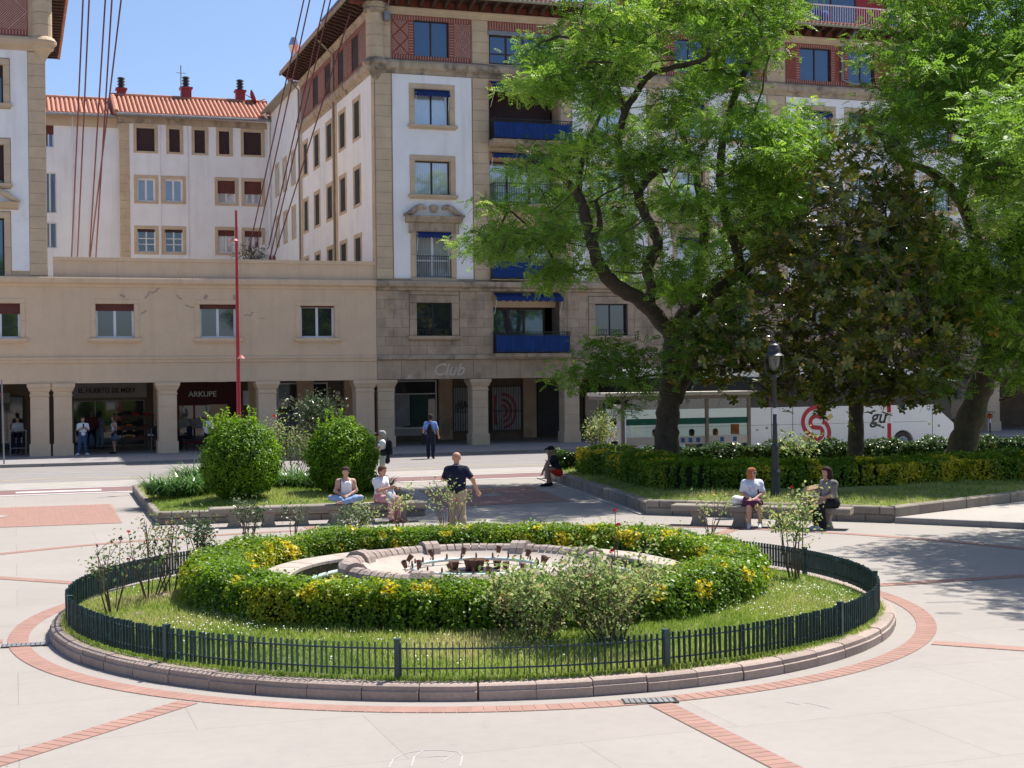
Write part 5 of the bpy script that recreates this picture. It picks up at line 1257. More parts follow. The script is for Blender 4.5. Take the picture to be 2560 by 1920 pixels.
def clipseg(p, q, r):
    t0, t1 = 0, 1; dx, dz = q[0]-p[0], q[1]-p[1]
    for a, b in ((-dx, p[0]-r[0]), (dx, r[1]-p[0]), (-dz, p[1]-r[2]), (dz, r[3]-p[1])):
        if abs(a) < 1e-9:
            if b < 0: return None
        else:
            t = b/a
            if a < 0: t0 = max(t0, t)
            else: t1 = min(t1, t)
    return ((p[0]+dx*t0, p[1]+dz*t0), (p[0]+dx*t1, p[1]+dz*t1)) if t0 < t1 else None
def pattern(mb, r, y, sp=.105, w=.034):
    cx, cz = (r[0]+r[1])/2, (r[2]+r[3])/2; R = (r[1]-r[0])/2
    for ox, oz in [(0, 0), (0, 2*R), (0, -2*R), (R, R), (-R, R), (R, -R), (-R, -R)]:
        k = sp*.5
        while k < R - .01:
            c = [(cx+ox+k, cz+oz), (cx+ox, cz+oz+k), (cx+ox-k, cz+oz), (cx+ox, cz+oz-k)]
            for i in range(4):
                s_ = clipseg(c[i], c[(i+1) % 4], r)
                if s_:
                    p, q = Vector(s_[0]), Vector(s_[1]); t = q-p
                    if t.length < .02: continue
                    t.normalize(); n_ = Vector((-t.y, t.x))*w/2
                    mb.poly([(p.x-n_.x, y, p.y-n_.y), (q.x-n_.x, y, q.y-n_.y), (q.x+n_.x, y, q.y+n_.y), (p.x+n_.x, y, p.y+n_.y)])
            k += sp
def soldiers(mb, r, y, horiz=False, sp=.125, w=.036):
    a, b = (r[2], r[3]) if horiz else (r[0], r[1]); x = a + sp*.4
    while x + w < b:
        if horiz: mb.poly([(r[0], y, x), (r[1], y, x), (r[1], y, x+w), (r[0], y, x+w)])
        else: mb.poly([(x, y, r[2]), (x+w, y, r[2]), (x+w, y, r[3]), (x, y, r[3])])
        x += sp
def brickpanel(root, s0, s1, z0, z1, d, hole=None, side=None, diam=True):
    """local x along the wall; red brick face with paler brick pattern standing proud"""
    if side is None: lo, ro, conv = rel(root, 0, d, 0), (0, 0, 0), lambda v: v
    else: lo, ro, conv = rel(root, side, 0, 0), (0, 0, -PI/2), lambda v: -v
    X0, X1 = sorted((conv(s0), conv(s1))); H_ = [(*sorted((conv(hole[0]), conv(hole[1]))), hole[2], hole[3])] if hole else []
    f = MB().wall(X0, X1, z0, z1, 0, H_, .2); o = f.build('brick_panel', MT['brick'], root, lo, ro)
    pt = MB(); y = -.008; e = .22
    soldiers(pt, (X0+.02, X1-.02, z1-e, z1-.03), y); soldiers(pt, (X0+.02, X1-.02, z0+.03, z0+e), y)
    if H_:
        h = H_[0]; soldiers(pt, (h[0]-e, h[0]-.02, z0+e+.02, z1-e-.02), y, True); soldiers(pt, (h[1]+.02, h[1]+e, z0+e+.02, z1-e-.02), y, True)
        if diam and h[0]-e-X0 > .35: pattern(pt, (X0+.03, h[0]-e-.04, z0+e+.03, z1-e-.03), y)
        if diam and X1-h[1]-e > .35: pattern(pt, (h[1]+e+.04, X1-.03, z0+e+.03, z1-e-.03), y)
    elif diam: pattern(pt, (X0+.03, X1-.03, z0+e+.03, z1-e-.03), y)
    p_ = pt.build('brick_pattern', MT['brick_light'], o); p_['kind'] = 'stuff'
    return o
def column(root, s0, s1, d, mat, core=None, zb=.12, zt=3.15, dep=.75, blocks=5):
    w = s1-s0; o = MB().box(.03, w-.03, .03, dep-.03, zb, zt).build('column', core or MT['joint'], root, rel(root, s0, d))
    MB().box(-.05, w+.05, -.05, dep+.05, zb-.02, zb+.50).build('plinth', mat, o)
    pr = [(0, 2.62), (.03, 2.63), (.03, 2.68), (.0, 2.69), (.0, 2.8), (.04, 2.83), (.09, 2.95), (.13, 3.02), (.13, 3.149)]
    b = MB(); k = len(pr)
    for e, z in pr: b.v += [(-e, -e, z), (w+e, -e, z), (w+e, dep+e, z), (-e, dep+e, z)]
    for i in range(k-1):
        for j in range(4): j2 = (j+1) % 4; b.f.append((4*i+j, 4*i+j2, 4*i+4+j2, 4*i+4+j))
    b.f += [(0, 3, 2, 1)]; b.build('capital', mat, o)
    hh = (2.62-zb-.5)/blocks
    me = cached(('cb', round(w, 2), blocks, mat.name), lambda: MB().box(0, w, 0, dep, .004, hh-.004).mesh('shaft_block', mat))
    for i in range(blocks): link('shaft_block', me, o, (random.uniform(-.003, .003), random.uniform(-.003, .003), zb+.5+i*hh))
    return o
def balcony(root, s0, s1, z, d, out, cloth=None, h=.95, slab=True, bars=True):
    """slab top at z; railing with bars, optional cloth tied along it"""
    o = MB().extr_x([(-out, z-.05), (-out-.05, z-.02), (-out-.05, z+.0), (.0, z), (0, z-.3), (-out*.6, z-.27), (-out*.85, z-.2), (-out, z-.12)], 0, s1-s0).build('balcony', MT['cornice'], root, rel(root, s0, d)) if slab else MB().box(0, s1-s0, -out, 0, z-.04, z).build('balcony', MT['cornice'], root, rel(root, s0, d))
    L_ = s1-s0; b = MB(); yo = -out + .04
    b.box(.03, L_-.03, yo-.02, yo+.02, z+h-.03, z+h); b.box(.03, L_-.03, yo-.012, yo+.012, z+.06, z+.085); b.box(.03, L_-.03, yo-.01, yo+.01, z+h-.15, z+h-.13)
    for x in np.arange(.06, L_-.05, .115): b.box(x-.009, x+.009, yo-.009, yo+.009, z, z+h-.03)
    for x in (.05, L_-.05):
        b.box(x-.018, x+.018, yo+.02, -.0, z+h-.03, z+h); b.box(x-.012, x+.012, yo+.012, 0, z+.06, z+.085)
        for y in np.arange(yo+.1, 0, .115): b.box(x-.009, x+.009, y-.009, y+.009, z, z+h-.03)
    b.build('railing', MT['iron'], o)
    if cloth:
        c = MB(); n_ = int(L_/.03)
        for i in range(n_+1):
            x = .08 + (L_-.16)*i/n_; y = yo + .03 + .014*math.sin(x*2*PI/.23) + .006*math.sin(x*13)
            c.v += [(x, y, z+.05), (x, y+.01, z+.45), (x, y, z+h-.16-.02*abs(math.sin(x*2.2)))]
        for i in range(n_): 
            for j in range(2): c.f.append((3*i+j, 3*i+3+j, 3*i+4+j, 3*i+1+j))
        c.build('railing_cloth', MT['bluecloth'], o, smooth=True)
    return o
# ---------------------------------------------------------------- main apartment house
mb_ = broot('apartment_building', 'tall corner apartment house with white plaster panels, red patterned brick attic and blue balcony cloths', SC, D0)
ZF0, ZF1 = 3.15, 4.04
# bays: (type, s0, s1)
WLEV = [(7.76, 9.87), (11.53, 13.08), (14.70, 16.32)]
PB = [(16.26, 20.0, [(17.29, 18.95)]), (24.95, 28.75, [(26.0, 27.66)]), (29.55, 35.2, [(30.3, 31.8), (33.0, 34.5)]), (36.3, 42.4, [(37.1, 38.85), (39.85, 41.35)]), (43.2, 47.0, [(44.2, 45.9)]), (51.4, 63.0, [(53.0, 54.7), (57, 58.7)])]
BBs = [(20.85, 24.3), (47.8, 51.0)]
PIL = [(15.46, 16.2), (20.05, 20.8), (24.35, 24.9), (28.8, 29.5), (35.25, 36.25), (42.45, 43.15), (47.05, 47.75)]
fw = []          # openings first floor
for a, b, ws in PB:
    for w in ws: fw.append((w[0], w[1], 5.12, 6.63))
for a, b in BBs: fw.append((a+.1, b-.1, 4.32, 7.12))
hol = []
for a, b, ws in PB:
    for w in ws: hol += [(w[0], w[1], z0, z1) for z0, z1 in WLEV]
for a, b in BBs: hol += [(a, b, 7.72, 10.45), (a, b, 11.15, 13.65), (a, b, 14.1, 16.9)]
def wallpart(root, name, mat, s0, s1, z0, z1, d, holes, dep=.3):
    o = RO[root.name]; q = [(h[0]-o[0], h[1]-o[0], h[2], h[3]) for h in holes]
    return MB().wall(s0-o[0], s1-o[0], z0, z1, d-o[1], q, dep).build(name, mat, root)
wallpart(mb_, 'wall', MT['joint'], SC, SE, 4.2, 7.3, D0+.025, fw, 1.0)
wallpart(mb_, 'wall', MT['stone'], SC, SE, 7.3, 17.3, D0+.04, hol, 1.0)
bbox(mb_, 'arcade_beam', MT['joint'], SC+.02, SE, D0+.02, D0+.8, 3.15, 4.2)
bbox(mb_, 'arcade_ceiling', MT['render'], SC, SE, D0+.8, 71.5, 3.2, 3.4)
MB().box(.02, SE-SC, 3.0, 18.2, 3.4, 19.9).build('building_core', MT['interior'], mb_)
frh = []
stones(mb_, SC, SE, 3.16, 4.04, D0-.005, 1, 1.12, MT['stone_dark'], frh, name='frieze_block', dep=.06)
stones(mb_, SC, SE, 4.26, 7.17, D0, 7, .78, MT['stone_dark'], [(h[0]-.35, h[1]+.35, h[2]-.2, h[3]+.36) if h[3] < 7 else h for h in fw], name='stone_block')
for a in np.arange(SC-.02, SE, 1.45):
    cornice(mb_, 'string_course', MT['cornice'], a+.004, min(a+1.446, SE), D0, [(-.04, 4.04), (-.14, 4.07), (-.16, 4.22), (-.12, 4.26), (.05, 4.27), (.05, 4.04)])
    cornice(mb_, 'cornice', MT['cornice'], a+.003, min(a+1.447, SE), D0, [(.03, 7.17), (-.10, 7.18), (-.14, 7.28), (-.32, 7.36), (-.36, 7.5), (-.34, 7.58), (.06, 7.66), (.06, 7.17)])
    cornice(mb_, 'string_course', MT['cornice'], a+.003, min(a+1.447, SE), D0, [(-.03, 16.97), (-.05, 17.12), (-.2, 17.2), (-.24, 17.42), (-.2, 17.52), (-.03, 17.6), (.05, 17.6), (.05, 16.97)])
for a, b, ws in PB:
    for w in ws:
        window(mb_, w[0], w[1], 5.12, 6.63, D0, 'glass_dark', .22, .055, (.5,), (), 'iron', surr=.34, sill=True, smat='stone_dark')
        r_ = MB(); Lw = w[1]-w[0]
        for x in np.arange(.08, Lw, .13): r_.box(x-.008, x+.008, .1, .116, .02, .28)
        r_.box(0, Lw, .095, .12, .28, .3); r_.build('window_railing', MT['iron'], mb_, rel(mb_, w[0], D0, 5.12))
    if ws:
        hs = [(w[0]-.25, w[1]+.25, z0 - (.02 if i == 0 else .2), z1+.25) for w in ws for i, (z0, z1) in enumerate(WLEV)]
        wallpart(mb_, 'plaster_panel', MT['plaster'], a, b, 7.72, 16.95, D0-.0, hs, .05)
    for w in ws:
        for i, (z0, z1) in enumerate(WLEV):
            if i == 0:
                o = window(mb_, w[0], w[1], z0, z1, D0, 'glass_curtain', .24, .085, (.5,), (.38,), 'whiteframe', surr=.25, sill=False)
                awning(mb_, w[0]+.02, w[1]-.02, z1-.02, D0-.02, .12, .22)
                r_ = MB(); Lw = w[1]-w[0]
                for x in np.arange(.05, Lw, .105): r_.box(x-.009, x+.009, -.03, -.012, .0, .98).sphere((x, -.021, .45), .02, 6, 4)
                r_.box(0, Lw, -.035, -.005, .98, 1.01); r_.box(0, Lw, -.03, -.01, .05, .07); r_.build('window_railing', MT['iron'], o)
                # broken pediment
                Lw = w[1]-w[0]; pd = MB()
                pd.extr_x([(-.05, z1+.36-z0), (-.2, z1+.42-z0), (-.34, z1+.6-z0), (-.36, z1+.68-z0), (.02, z1+.70-z0), (.02, z1+.36-z0)], -.5, Lw+.5)
                pd.box(-.34, -.18, -.16, .0, z1-z0-.1, z1-z0+.36); pd.box(Lw+.18, Lw+.34, -.16, .0, z1-z0-.1, z1-z0+.36); pd.box(-.3, Lw+.3, -.05, .0, z1-z0+.02, z1-z0+.36)
                pd.build('pediment', MT['cornice'], o)
                for sg in (0, 1):
                    pts = [(-.62, .70), (-.45, .74), (-.25, .84), (-.02, 1.02), (.18, 1.12), (.36, 1.10), (.42, 1.02), (.34, .98)]
                    q = MB(); P_ = [Vector(((x if sg == 0 else Lw-x), -.16, z1-z0+z)) for x, z in pts]; q.tube(P_, [.05, .09, .12, .13, .12, .10, .09, .05], 10); q.build('scroll', MT['cornice'], o, smooth=True)
                MB().lathe([(0, -.12), (.1, -.1), (.17, 0), (.21, .14), (.16, .22), (.1, .24), (0, .25)], 12, (Lw/2, -.1, z1-z0+.96)).build('shield', MT['cornice'], o)
            elif i == 1: window(mb_, w[0], w[1], z0, z1, D0, 'glass_curtain', .22, .06, (.5,), (), 'brownframe', surr=.25, sill=True)
            else:
                o = window(mb_, w[0], w[1], z0, z1, D0, 'glass_pale', .22, .06, (.5,), (), 'iron', surr=.25, sill=True)
                awning(mb_, w[0]+.02, w[1]-.02, z1-.01, D0+.05, .16, .25)
for a, b in PIL:
    stones(mb_, a, b, 7.68, 16.96, D0-.02, 19, 2.0, MT['stone'], dep=.05, stagger=False, name='pilaster_stone')
for a, b in PIL: stones(mb_, a, b, 17.62, 19.62, D0-.02, 4, 2.0, MT['stone'], dep=.05, stagger=False, name='pilaster_stone')
# balcony bays
for a, b in BBs:
    for z0, z1, st_ in ((7.72, 10.45, 'c'), (11.15, 13.65, 'n'), (14.1, 16.9, 'c')):
        window(mb_, a+.1, b-.1, z0+.05, z1-.35, D0+.75, 'glass_dark' if z0 > 14 else 'glass_curtain', .2, .08, (.32, .66), (), 'brownframe', shut=.85 if z0 > 14 else 0)
        bbox(mb_, 'loggia_lintel', MT['stone'], a, b, D0+.5, D0+.95, z1-.36, z1)
        balcony(mb_, a-.05, b+.45, z0, D0, .75 if z0 > 8 else .35, st_ == 'c', slab=z0 > 8)
    awning(mb_, a+.05, b+.3, 16.88, D0+.05, .45, .7, stripe=True); awning(mb_, a+.05, b+.3, 13.6, D0+.05, .12, .3)
    window(mb_, a+.2, b-.5, 4.35, 6.45, D0+.72, 'glass_sky', .2, .09, (.32, .62), (), 'gutterframe' if 'gutterframe' in MT else 'brownframe')
    bbox(mb_, 'loggia_lintel', MT['stone'], a+.1, b-.1, D0+.5, D0+.93, 6.47, 7.12)
    balcony(mb_, a+.0, b+.3, 4.3, D0, .55, True, h=1.0)
    awning(mb_, a+.12, b-.05, 7.1, D0+.02, .22, .45)
# attic
for a, b, ws in PB:
    for i, w in enumerate(ws):
        e0 = a if i == 0 else (w[0] + ws[i-1][1])/2 + .003; e1 = b if i == len(ws)-1 else (w[1] + ws[i+1][0])/2
        window(mb_, w[0], w[1], 17.79, 19.44, D0, 'glass_sky', .12, .06, (.5,), (), 'brownframe')
        brickpanel(mb_, e0, e1, 17.6, 19.62, D0-.005, (w[0], w[1], 17.79, 19.44), diam=not 36 < a < 42)
for a, b in BBs:
    brickpanel(mb_, a, b, 19.2, 19.62, D0-.005, None, diam=False); bbox(mb_, 'lintel_band', MT['zinc'], a, b, D0, D0+.1, 19.0, 19.2)
    window(mb_, a+.03, b-.03, 17.66, 19.0, D0, 'glass_sky', .1, .07, (.25, .5, .75), (.36,), 'brownframe')
wallpart(mb_, 'wall', MT['stone'], SC, SE, 17.3, 20.4, D0+.04, [(w[0], w[1], 17.79, 19.44) for a, b, ws in PB for w in ws] + [(a+.03, b-.03, 17.66, 19.0) for a, b in BBs], .3)
for a in np.arange(SC, SE, 2.2): cornice(mb_, 'string_course', MT['stone'], a+.003, min(a+2.197, SE), D0, [(-.02, 19.63), (-.06, 19.66), (-.07, 19.8), (-.16, 19.88), (-.16, 19.95), (.05, 19.96), (.05, 19.63)])
# eaves
OV = 1.05
def eaves(root, x0, x1, conv_loc, rot, n_lab):
    o = MB().box(x0, x1, -OV, .3, 20.32, 20.36).build('eave_board', MT['wood'], root, conv_loc, rot)
    MB().box(x0, x1, -.02, .03, 19.97, 20.31).build('eave_brick', MT['brick'], root, conv_loc, rot)
    bm = cached('brk', lambda: MB().extr_x([(-.9, 20.19), (-.98, 20.24), (-.98, 20.318), (.0, 20.318), (.0, 20.02), (-.3, 20.02), (-.5, 20.12)], -.07, .07).mesh('eave_bracket', MT['wood']))
    for x in np.arange(x0+.3, x1-.1, .58): link('eave_bracket', bm, o, (x, -.03, 0))
    g_ = MB(); g_.tube([(x0, -OV-.05, 20.34), (x1, -OV-.05, 20.34)], .075, 8); g_.build('gutter', MT['gutterstone'], o)
    t = MB()
    for x in np.arange(x0+.1, x1, .22): t.tube([(x, -OV-.08, 20.42), (x, 1.2, 20.95)], [.085, .085], 6, cap=True)
    t.box(x0, x1, -OV+.02, 1.2, 20.365, 20.38); t = t.build('roof_tiles', MT['tile'], o); t['kind'] = 'stuff'
eaves(mb_, -1.05, SE-SC, (0, 0, 0), (0, 0, 0), '')
eaves(mb_, -17.8, 0.2, (0, 0, 0), (0, 0, -PI/2), '')
MB().prism([(0, .5), (SE-SC, .5), (SE-SC, 18), (0, 18)], 20.5, 20.9).build('roof_terrace', MT['tile'], mb_)
# corner turret shaft
tc = rel(mb_, SC+.1, D0+.1)
MB().lathe([(0, 16.3), (.05, 16.32), (.1, 16.45), (.07, 16.55), (.13, 16.62), (.24, 16.85), (.36, 17.02), (.47, 17.1), (.5, 17.25), (.58, 17.3), (.6, 17.42), (.5, 17.55), (.42, 17.6)], 20, tc).build('corner_corbel', MT['cornice'], mb_, smooth=False)
for i in range(4): MB().lathe([(.40, 17.6 + i*.5 + .005), (.41, 17.61 + i*.5), (.41, 18.09 + i*.5), (.40, 18.095 + i*.5)], 20, tc).build('corner_shaft', MT['stone'], mb_)
MB().lathe([(.41, 19.6), (.5, 19.66), (.52, 19.78), (.48, 19.84), (.52, 19.9), (.56, 20.05), (.4, 20.3)], 20, tc).build('corner_capital', MT['cornice'], mb_)
# side wall (faces left)
SD = [(fx0, fx1) for fx0, fx1 in ((668, 715), (584, 628), (507, 548), (434, 471), (371, 402))]
def sd(px, z=15): return FS(600 + px*700/1659, 300, SC)[0]
SCOL = [(sd(b)+.22, sd(a)-.22) for a, b in SD]
RCOL = [(sd(b)+.2, sd(a)-.2) for a, b in ((301, 327), (251, 275), (207, 229))]
LVS = [(7.9, 9.85), (11.45, 13.08), (14.58, 16.28)]
hs = [(-(b-64), -(a-64), z0, z1) for a, b in SCOL + RCOL for z0, z1 in LVS]
DE1, DE2 = 81.6, 92.0
o = MB().wall(-(DE2-64), 0, 7.6, 17.2, 0, hs, .4).build('plaster_wall', MT['plaster'], mb_, rel(mb_, SC, 64), (0, 0, -PI/2))
o = MB().wall(-(DE2-64), -(DE1-64), 17.2, 19.9, 0, [], .4).build('plaster_wall', MT['plaster'], mb_, rel(mb_, SC, 64), (0, 0, -PI/2))
for a, b in SCOL + RCOL:
    for k, (z0, z1) in enumerate(LVS): window(mb_, a, b, z0, z1, 0, 'glass_dark', .3, .06, (.5,), (), 'brownframe', shut=.35 if (k + int(a)) % 3 == 0 else 0, surr=.2, sill=False, side=SC)
for a, b in ((64.0, 64.45), (sd(574), sd(553)), (81.2, 81.55)):
    stones(mb_, -(b-64) if 0 else -(b-64), -(a-64), 7.6, 16.96, 64, 19, 2.0, MT['stone'], dep=.05, stagger=False, name='pilaster_stone', side=SC-.03)
ATT = [(sd(b)+.0, sd(a)) for a, b in ((668, 708), (586, 618), (507, 540), (436, 466))]
a0 = 64.05
edges = [64.1] + [(x[1]+y[0])/2 for x, y in zip(ATT[:-1], ATT[1:])] + [81.5]
for i, (a, b) in enumerate(ATT):
    # brickpanel works in wall coordinates (0 at the corner, growing away): use depth minus corner depth
    e0, e1 = edges[i] + .003, edges[i+1]
    r0 = RO[mb_.name]
    bo = brickpanel(mb_, e0, e1, 17.6, 19.62, 0, (a, b, 17.79, 19.35), side=SC-.02)
    bo.location = rel(mb_, SC-.02, 64 - 64, 0); bo.location.y = -64
    window(mb_, a, b, 17.79, 19.35, 0, 'glass_sky', .12, .05, (.5,), (), 'iron', side=SC-.02)
for a in np.arange(64.25, DE1, 2.0):
    for nm, pf in (('string_course', [(-.03, 16.97), (-.05, 17.12), (-.2, 17.2), (-.24, 17.42), (-.2, 17.52), (-.03, 17.6), (.05, 17.6), (.05, 16.97)]), ('string_course', [(-.02, 19.63), (-.06, 19.66), (-.07, 19.8), (-.16, 19.88), (-.16, 19.95), (.05, 19.96), (.05, 19.63)])):
        MB().extr_x(pf, -(min(a+1.997, DE1)-64), -(a-64)).build(nm, MT['cornice'], mb_, rel(mb_, SC, 64), (0, 0, -PI/2))
e_ = MB(); e_.box(-(DE2-64), -(DE1-64)-.05, -.45, .2, 19.9, 19.98); e_.tube([(-(DE2-64), -.5, 19.98), (-(DE1-64), -.5, 19.98)], .08, 8); e_.build('gutter', MT['gutterstone'], mb_, rel(mb_, SC, 64), (0, 0, -PI/2))
for d_ in (64+8.4, 81.7): MB().tube([(-.09, d_-64, 7.7), (-.09, d_-64, 19.5), (-.8, d_-64+.1, 20.25)], .06, 8).build('downpipe', MT['gutterstone'], mb_)
MB().tube([(-.14, 27.6, 7.7), (-.14, 27.6, 19.2), (-.4, 27.4, 19.9)], .09, 8).build('downpipe', MT['white'], mb_)
# penthouses
def roofbox(nm, mat, px0, px1, d, dep, z0, z1): s0_, s1_ = F(px0, 100, d)[0], F(px1, 100, d)[0]; return bbox(mb_, nm, mat, s0_, s1_, d, d+dep, z0, z1)
pr_ = roofbox('penthouse', MT['redpaint'], 1660, 2420, 67.5, 6, 20.9, 24.6)
for px0, px1, k in ((2015, 2140, 0), (2215, 2275, 1), (1840, 1950, 2)):
    s0_, s1_ = F(px0, 40, 67.45)[0], F(px1, 40, 67.45)[0]; window(mb_, s0_, s1_, 21.0, 23.1, 67.45, 'glass_sky', .0, .07, (.5,), (), 'brownframe')
ss0, ss1 = F(1600, 40, 65.4)[0], F(2420, 40, 65.4)[0]; rl = MB()
for x in np.arange(0, ss1-ss0, .14): rl.box(x-.011, x+.011, -.011, .011, 21.0, 22.0)
rl.box(0, ss1-ss0, -.03, .03, 22.0, 22.06); rl.box(0, ss1-ss0, -.02, .02, 21.08, 21.12); rl.build('terrace_railing', MT['white'], mb_, rel(mb_, ss0, 65.4))
aw = scallop(2.6, .35, 1.1, MT['whitecloth'], 8); s_ = F(2190, 5, 67.4)[0]; aw.build('striped_awning', MT['whitecloth'], mb_, rel(mb_, s_, 67.4, 24.2))
for i in range(7): MB().box(i*.37, i*.37+.18, -1.115, -1.107, 23.66, 23.84).build('awning_stripe', MT['iron'], mb_, rel(mb_, s_, 67.4))
s_ = F(2050, 40, 66.2)[0]; MB().box(-.9, .2, 0, .25, 21.0, 21.95).sphere((.3, .1, 21.7), .3, 8, 6).build('folded_parasol', MT['bluecloth'], mb_, rel(mb_, s_, 66.2))
MB().box(.9, 4.2, 21, 26.5, 19.5, 22.3).build('roof_hut', MT['redpaint'], mb_); MB().box(.86, .899, 21.0, 26.5, 20.3, 21.6).build('roof_hut_panel', MT['whitecloth'], mb_)
MB().tube([(1.1, 25.2, 22.0), (1.1, 25.2, 23.2)], .22, 10).tube([(1.1, 25.2, 23.2), (1.1, 25.2, 23.7), (1.1, 25.2, 24.2)], [.22, .38, .2], 10).build('steel_flue', M('shiny_flue_steel', (.6, .6, .62), .2, .05, metal=.9), mb_)
MB().box(.9, 3.5, 9.2, 15.5, 20.9, 22.9).build('glazed_roof_hut', MT['glass_sky'], mb_); MB().box(.8, 3.6, 9.1, 15.6, 22.9, 23.02).build('green_hut_roof', MT['greenband'], mb_)
MB().tube([(2.5, 8, 21), (2.5, 8, 25.5)], .03, 6).box(2.0, 3.1, 7.97, 8.03, 25, 25.03).box(2.1, 2.9, 7.97, 8.03, 24.6, 24.63).build('antenna', MT['zinc'], mb_)
# front drainpipe and floodlight
x = F(2118, 140, D0-.1)[0]; MB().tube([(0, -.95, 20.2), (-.05, -.5, 19.9), (-.3, -.12, 19.5), (-.3, -.12, 17.9), (.3, -.12, 17.75), (.9, -.12, 17.75)], .07, 8).build('downpipe', MT['zinc'], mb_, rel(mb_, x, D0))
x, z = F(968, 35, D0-.4); MB().box(-.12, .12, -.4, -.1, z-.25, z+.12).tube([(0, -.2, z+.1), (.15, -.4, z+.9)], .03, 6).build('floodlight', MT['zinc'], mb_, rel(mb_, x, D0))
x = F(1419, 800, D0-.05)[0]; MB().tube([(0, -.05, 4.3), (0, -.05, 7.1)], .018, 6).build('downpipe', MT['gutterstone'], mb_, rel(mb_, x, D0))
# columns and arcade back
CS = [(15.46, 16.2), (19.9, 20.65), (24.42, 25.16), (29.2, 29.94), (33.9, 34.65), (38.6, 39.35), (43.3, 44.05), (48.0, 48.75), (52.7, 53.45), (57.4, 58.15)]
for a, b in CS: column(mb_, a, b, D0+.03, MT['stone'])
DBK = 70.5
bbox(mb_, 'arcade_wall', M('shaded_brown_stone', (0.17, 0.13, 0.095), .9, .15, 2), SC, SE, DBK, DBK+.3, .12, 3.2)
def sb(px): return F(px, 1000, DBK-.1)[0]
def shopwin(root, px0, px1, z0, z1, glass='glass_shop', mull=(), trans=(), frame='alu', base=True, fr=.07, d=DBK-.15, name='shop_window'):
    s0_, s1_ = F(px0, 1000, d)[0], F(px1, 1000, d)[0]; o = window(root, s0_, s1_, z0, z1, d, glass, .0, fr, mull, trans, frame, name=name); return o, s0_, s1_
MT['shopwhite'] = M('off_white_shop_base', (.42, .4, .38), .6, .1)
o, a, b = shopwin(mb_, 985, 1092, .7, 3.1, 'glass_shop', (), (.72,), 'whiteframe'); bbox(mb_, 'shop_base', MT['shopwhite'], a, b, DBK-.2, DBK-.05, .35, .7)
MT['dkgreen'] = M('dark_green_poster', (.025, .07, .06), .5, .1)
MB().box(.85, 1.75, -.02, -.012, .1, 1.7).build('window_poster', MT['dkgreen'], o)
MB().box(.1, .8, -.02, -.012, .15, 1.68).build('window_film', M('pale_window_film', (.3, .31, .33), .4, .25, 1.5), o)
# grilled doors with graffiti
MT['graffwhite'] = M('white_painted_door', (.42, .42, .42), .7, .08)
for px0, px1, red in ((1133, 1174, 0), (1230, 1300, 1)):
    a, b = sb(px0), sb(px1); w = b-a; o = MB().box(0, w, 0, .05, .5, 2.75).build('street_door', MT['graffwhite'], mb_, rel(mb_, a, DBK-.2))
    g_ = MB()
    if red:
        for r_ in (.25, .5, .78): g_.tube([(w*.35 + r_*math.cos(t)*.9, -.012, 1.5 + r_*1.1*math.sin(t)) for t in np.linspace(-1.5, 1.6, 14)], .085, 4)
        g_.tube([(w*.1, -.012, 2.3), (w*.06, -.012, 1.6), (w*.12, -.012, .8)], .1, 4)
        g_.v = [(max(.04, min(w-.04, x)), -.004 - .002*(i % 3), max(.55, min(2.5, z))) for i, (x, y, z) in enumerate(g_.v)]
        g_.build('graffiti', MT['red'], o)
    else:
        for k in range(4): g_.tube([(w*(.15+.2*k), -.01, 1.9 + .04*k), (w*(.1+.2*k), -.01, 1.6), (w*(.2+.2*k), -.01, 1.55 + .08*k), (w*(.28+.2*k), -.01, 2.05)], .03, 4)
        g_.build('graffiti', MT['iron'], o)
    gr = MB()
    for x in np.arange(.06, w, .13): gr.box(x-.011, x+.011, -.08, -.06, .5, 2.75)
    for z in (.52, 1.45, 1.52, 2.72): gr.box(0, w, -.085, -.055, z, z+.03)
    for x in np.arange(.125, w-.1, .26): gr.tube([(x + .09*math.cos(t), -.07, .85 + .2*math.sin(t)) for t in np.linspace(0, 2*PI, 12)], .009, 4)
    gr.build('door_grille', MT['iron'], o)
a, b = sb(1342), sb(1398); o = MB().box(0, b-a, 0, .05, .2, 2.9).build('roller_shutter', MT['interior'], mb_, rel(mb_, a, DBK-.2))
s_ = MB()
for z in np.arange(.25, 2.85, .11): s_.box(0, b-a, -.015, -.001, z, z+.08)
s_.build('shutter_slats', M('dark_shutter_steel', (.045, .045, .05), .5, .15), o)
for px0, px1 in ((1460, 1560), (1600, 1720), (1800, 1950), (2050, 2200), (2300, 2450)): shopwin(mb_, px0, px1, .5, 2.9, 'glass_shop', (.5,), (.75,), 'brownframe')
for px in (1112, 1200, 1322, 1420): bbox(mb_, 'pilaster', MT['stone_dark'], sb(px)-.35, sb(px)+.35, DBK-.28, DBK-.002, .12, 3.19)
# worn letters of an old club on the frieze
MT['oldletter'] = M('pale_letter_scar', (.56, .46, .36), .9, .12, 8)
MT['oldletter2'] = M('faint_brown_letter_scar', (.385, .30, .205), .9, .12, 8)
fr_ = bpy.data.objects.new('frieze_lettering', text_mesh('Club', .78, MT['oldletter'], .006, .35, .012)); COL.objects.link(fr_); fr_.parent = mb_; x, z = F(1107, 935, D0); fr_.location = rel(mb_, x+.25, D0-.014, 3.33); fr_.rotation_euler = (PI/2, 0, 0)
x, z = F(1340, 930, D0); link('frieze_lettering', text_mesh('K I O T O', .62, MT['oldletter2'], .005, 0, .012), mb_, rel(mb_, x+1.0, D0-.014, 3.38), (PI/2, 0, 0))
x, z = F(1024, 928, D0); em = MB().lathe([(0, -.012), (.26, -.012), (.27, -.03), (.33, -.03), (.34, .0)], 20).box(-.09, .09, -.42, -.3, -.03, 0).box(-.2, .2, -.46, -.42, -.03, 0)
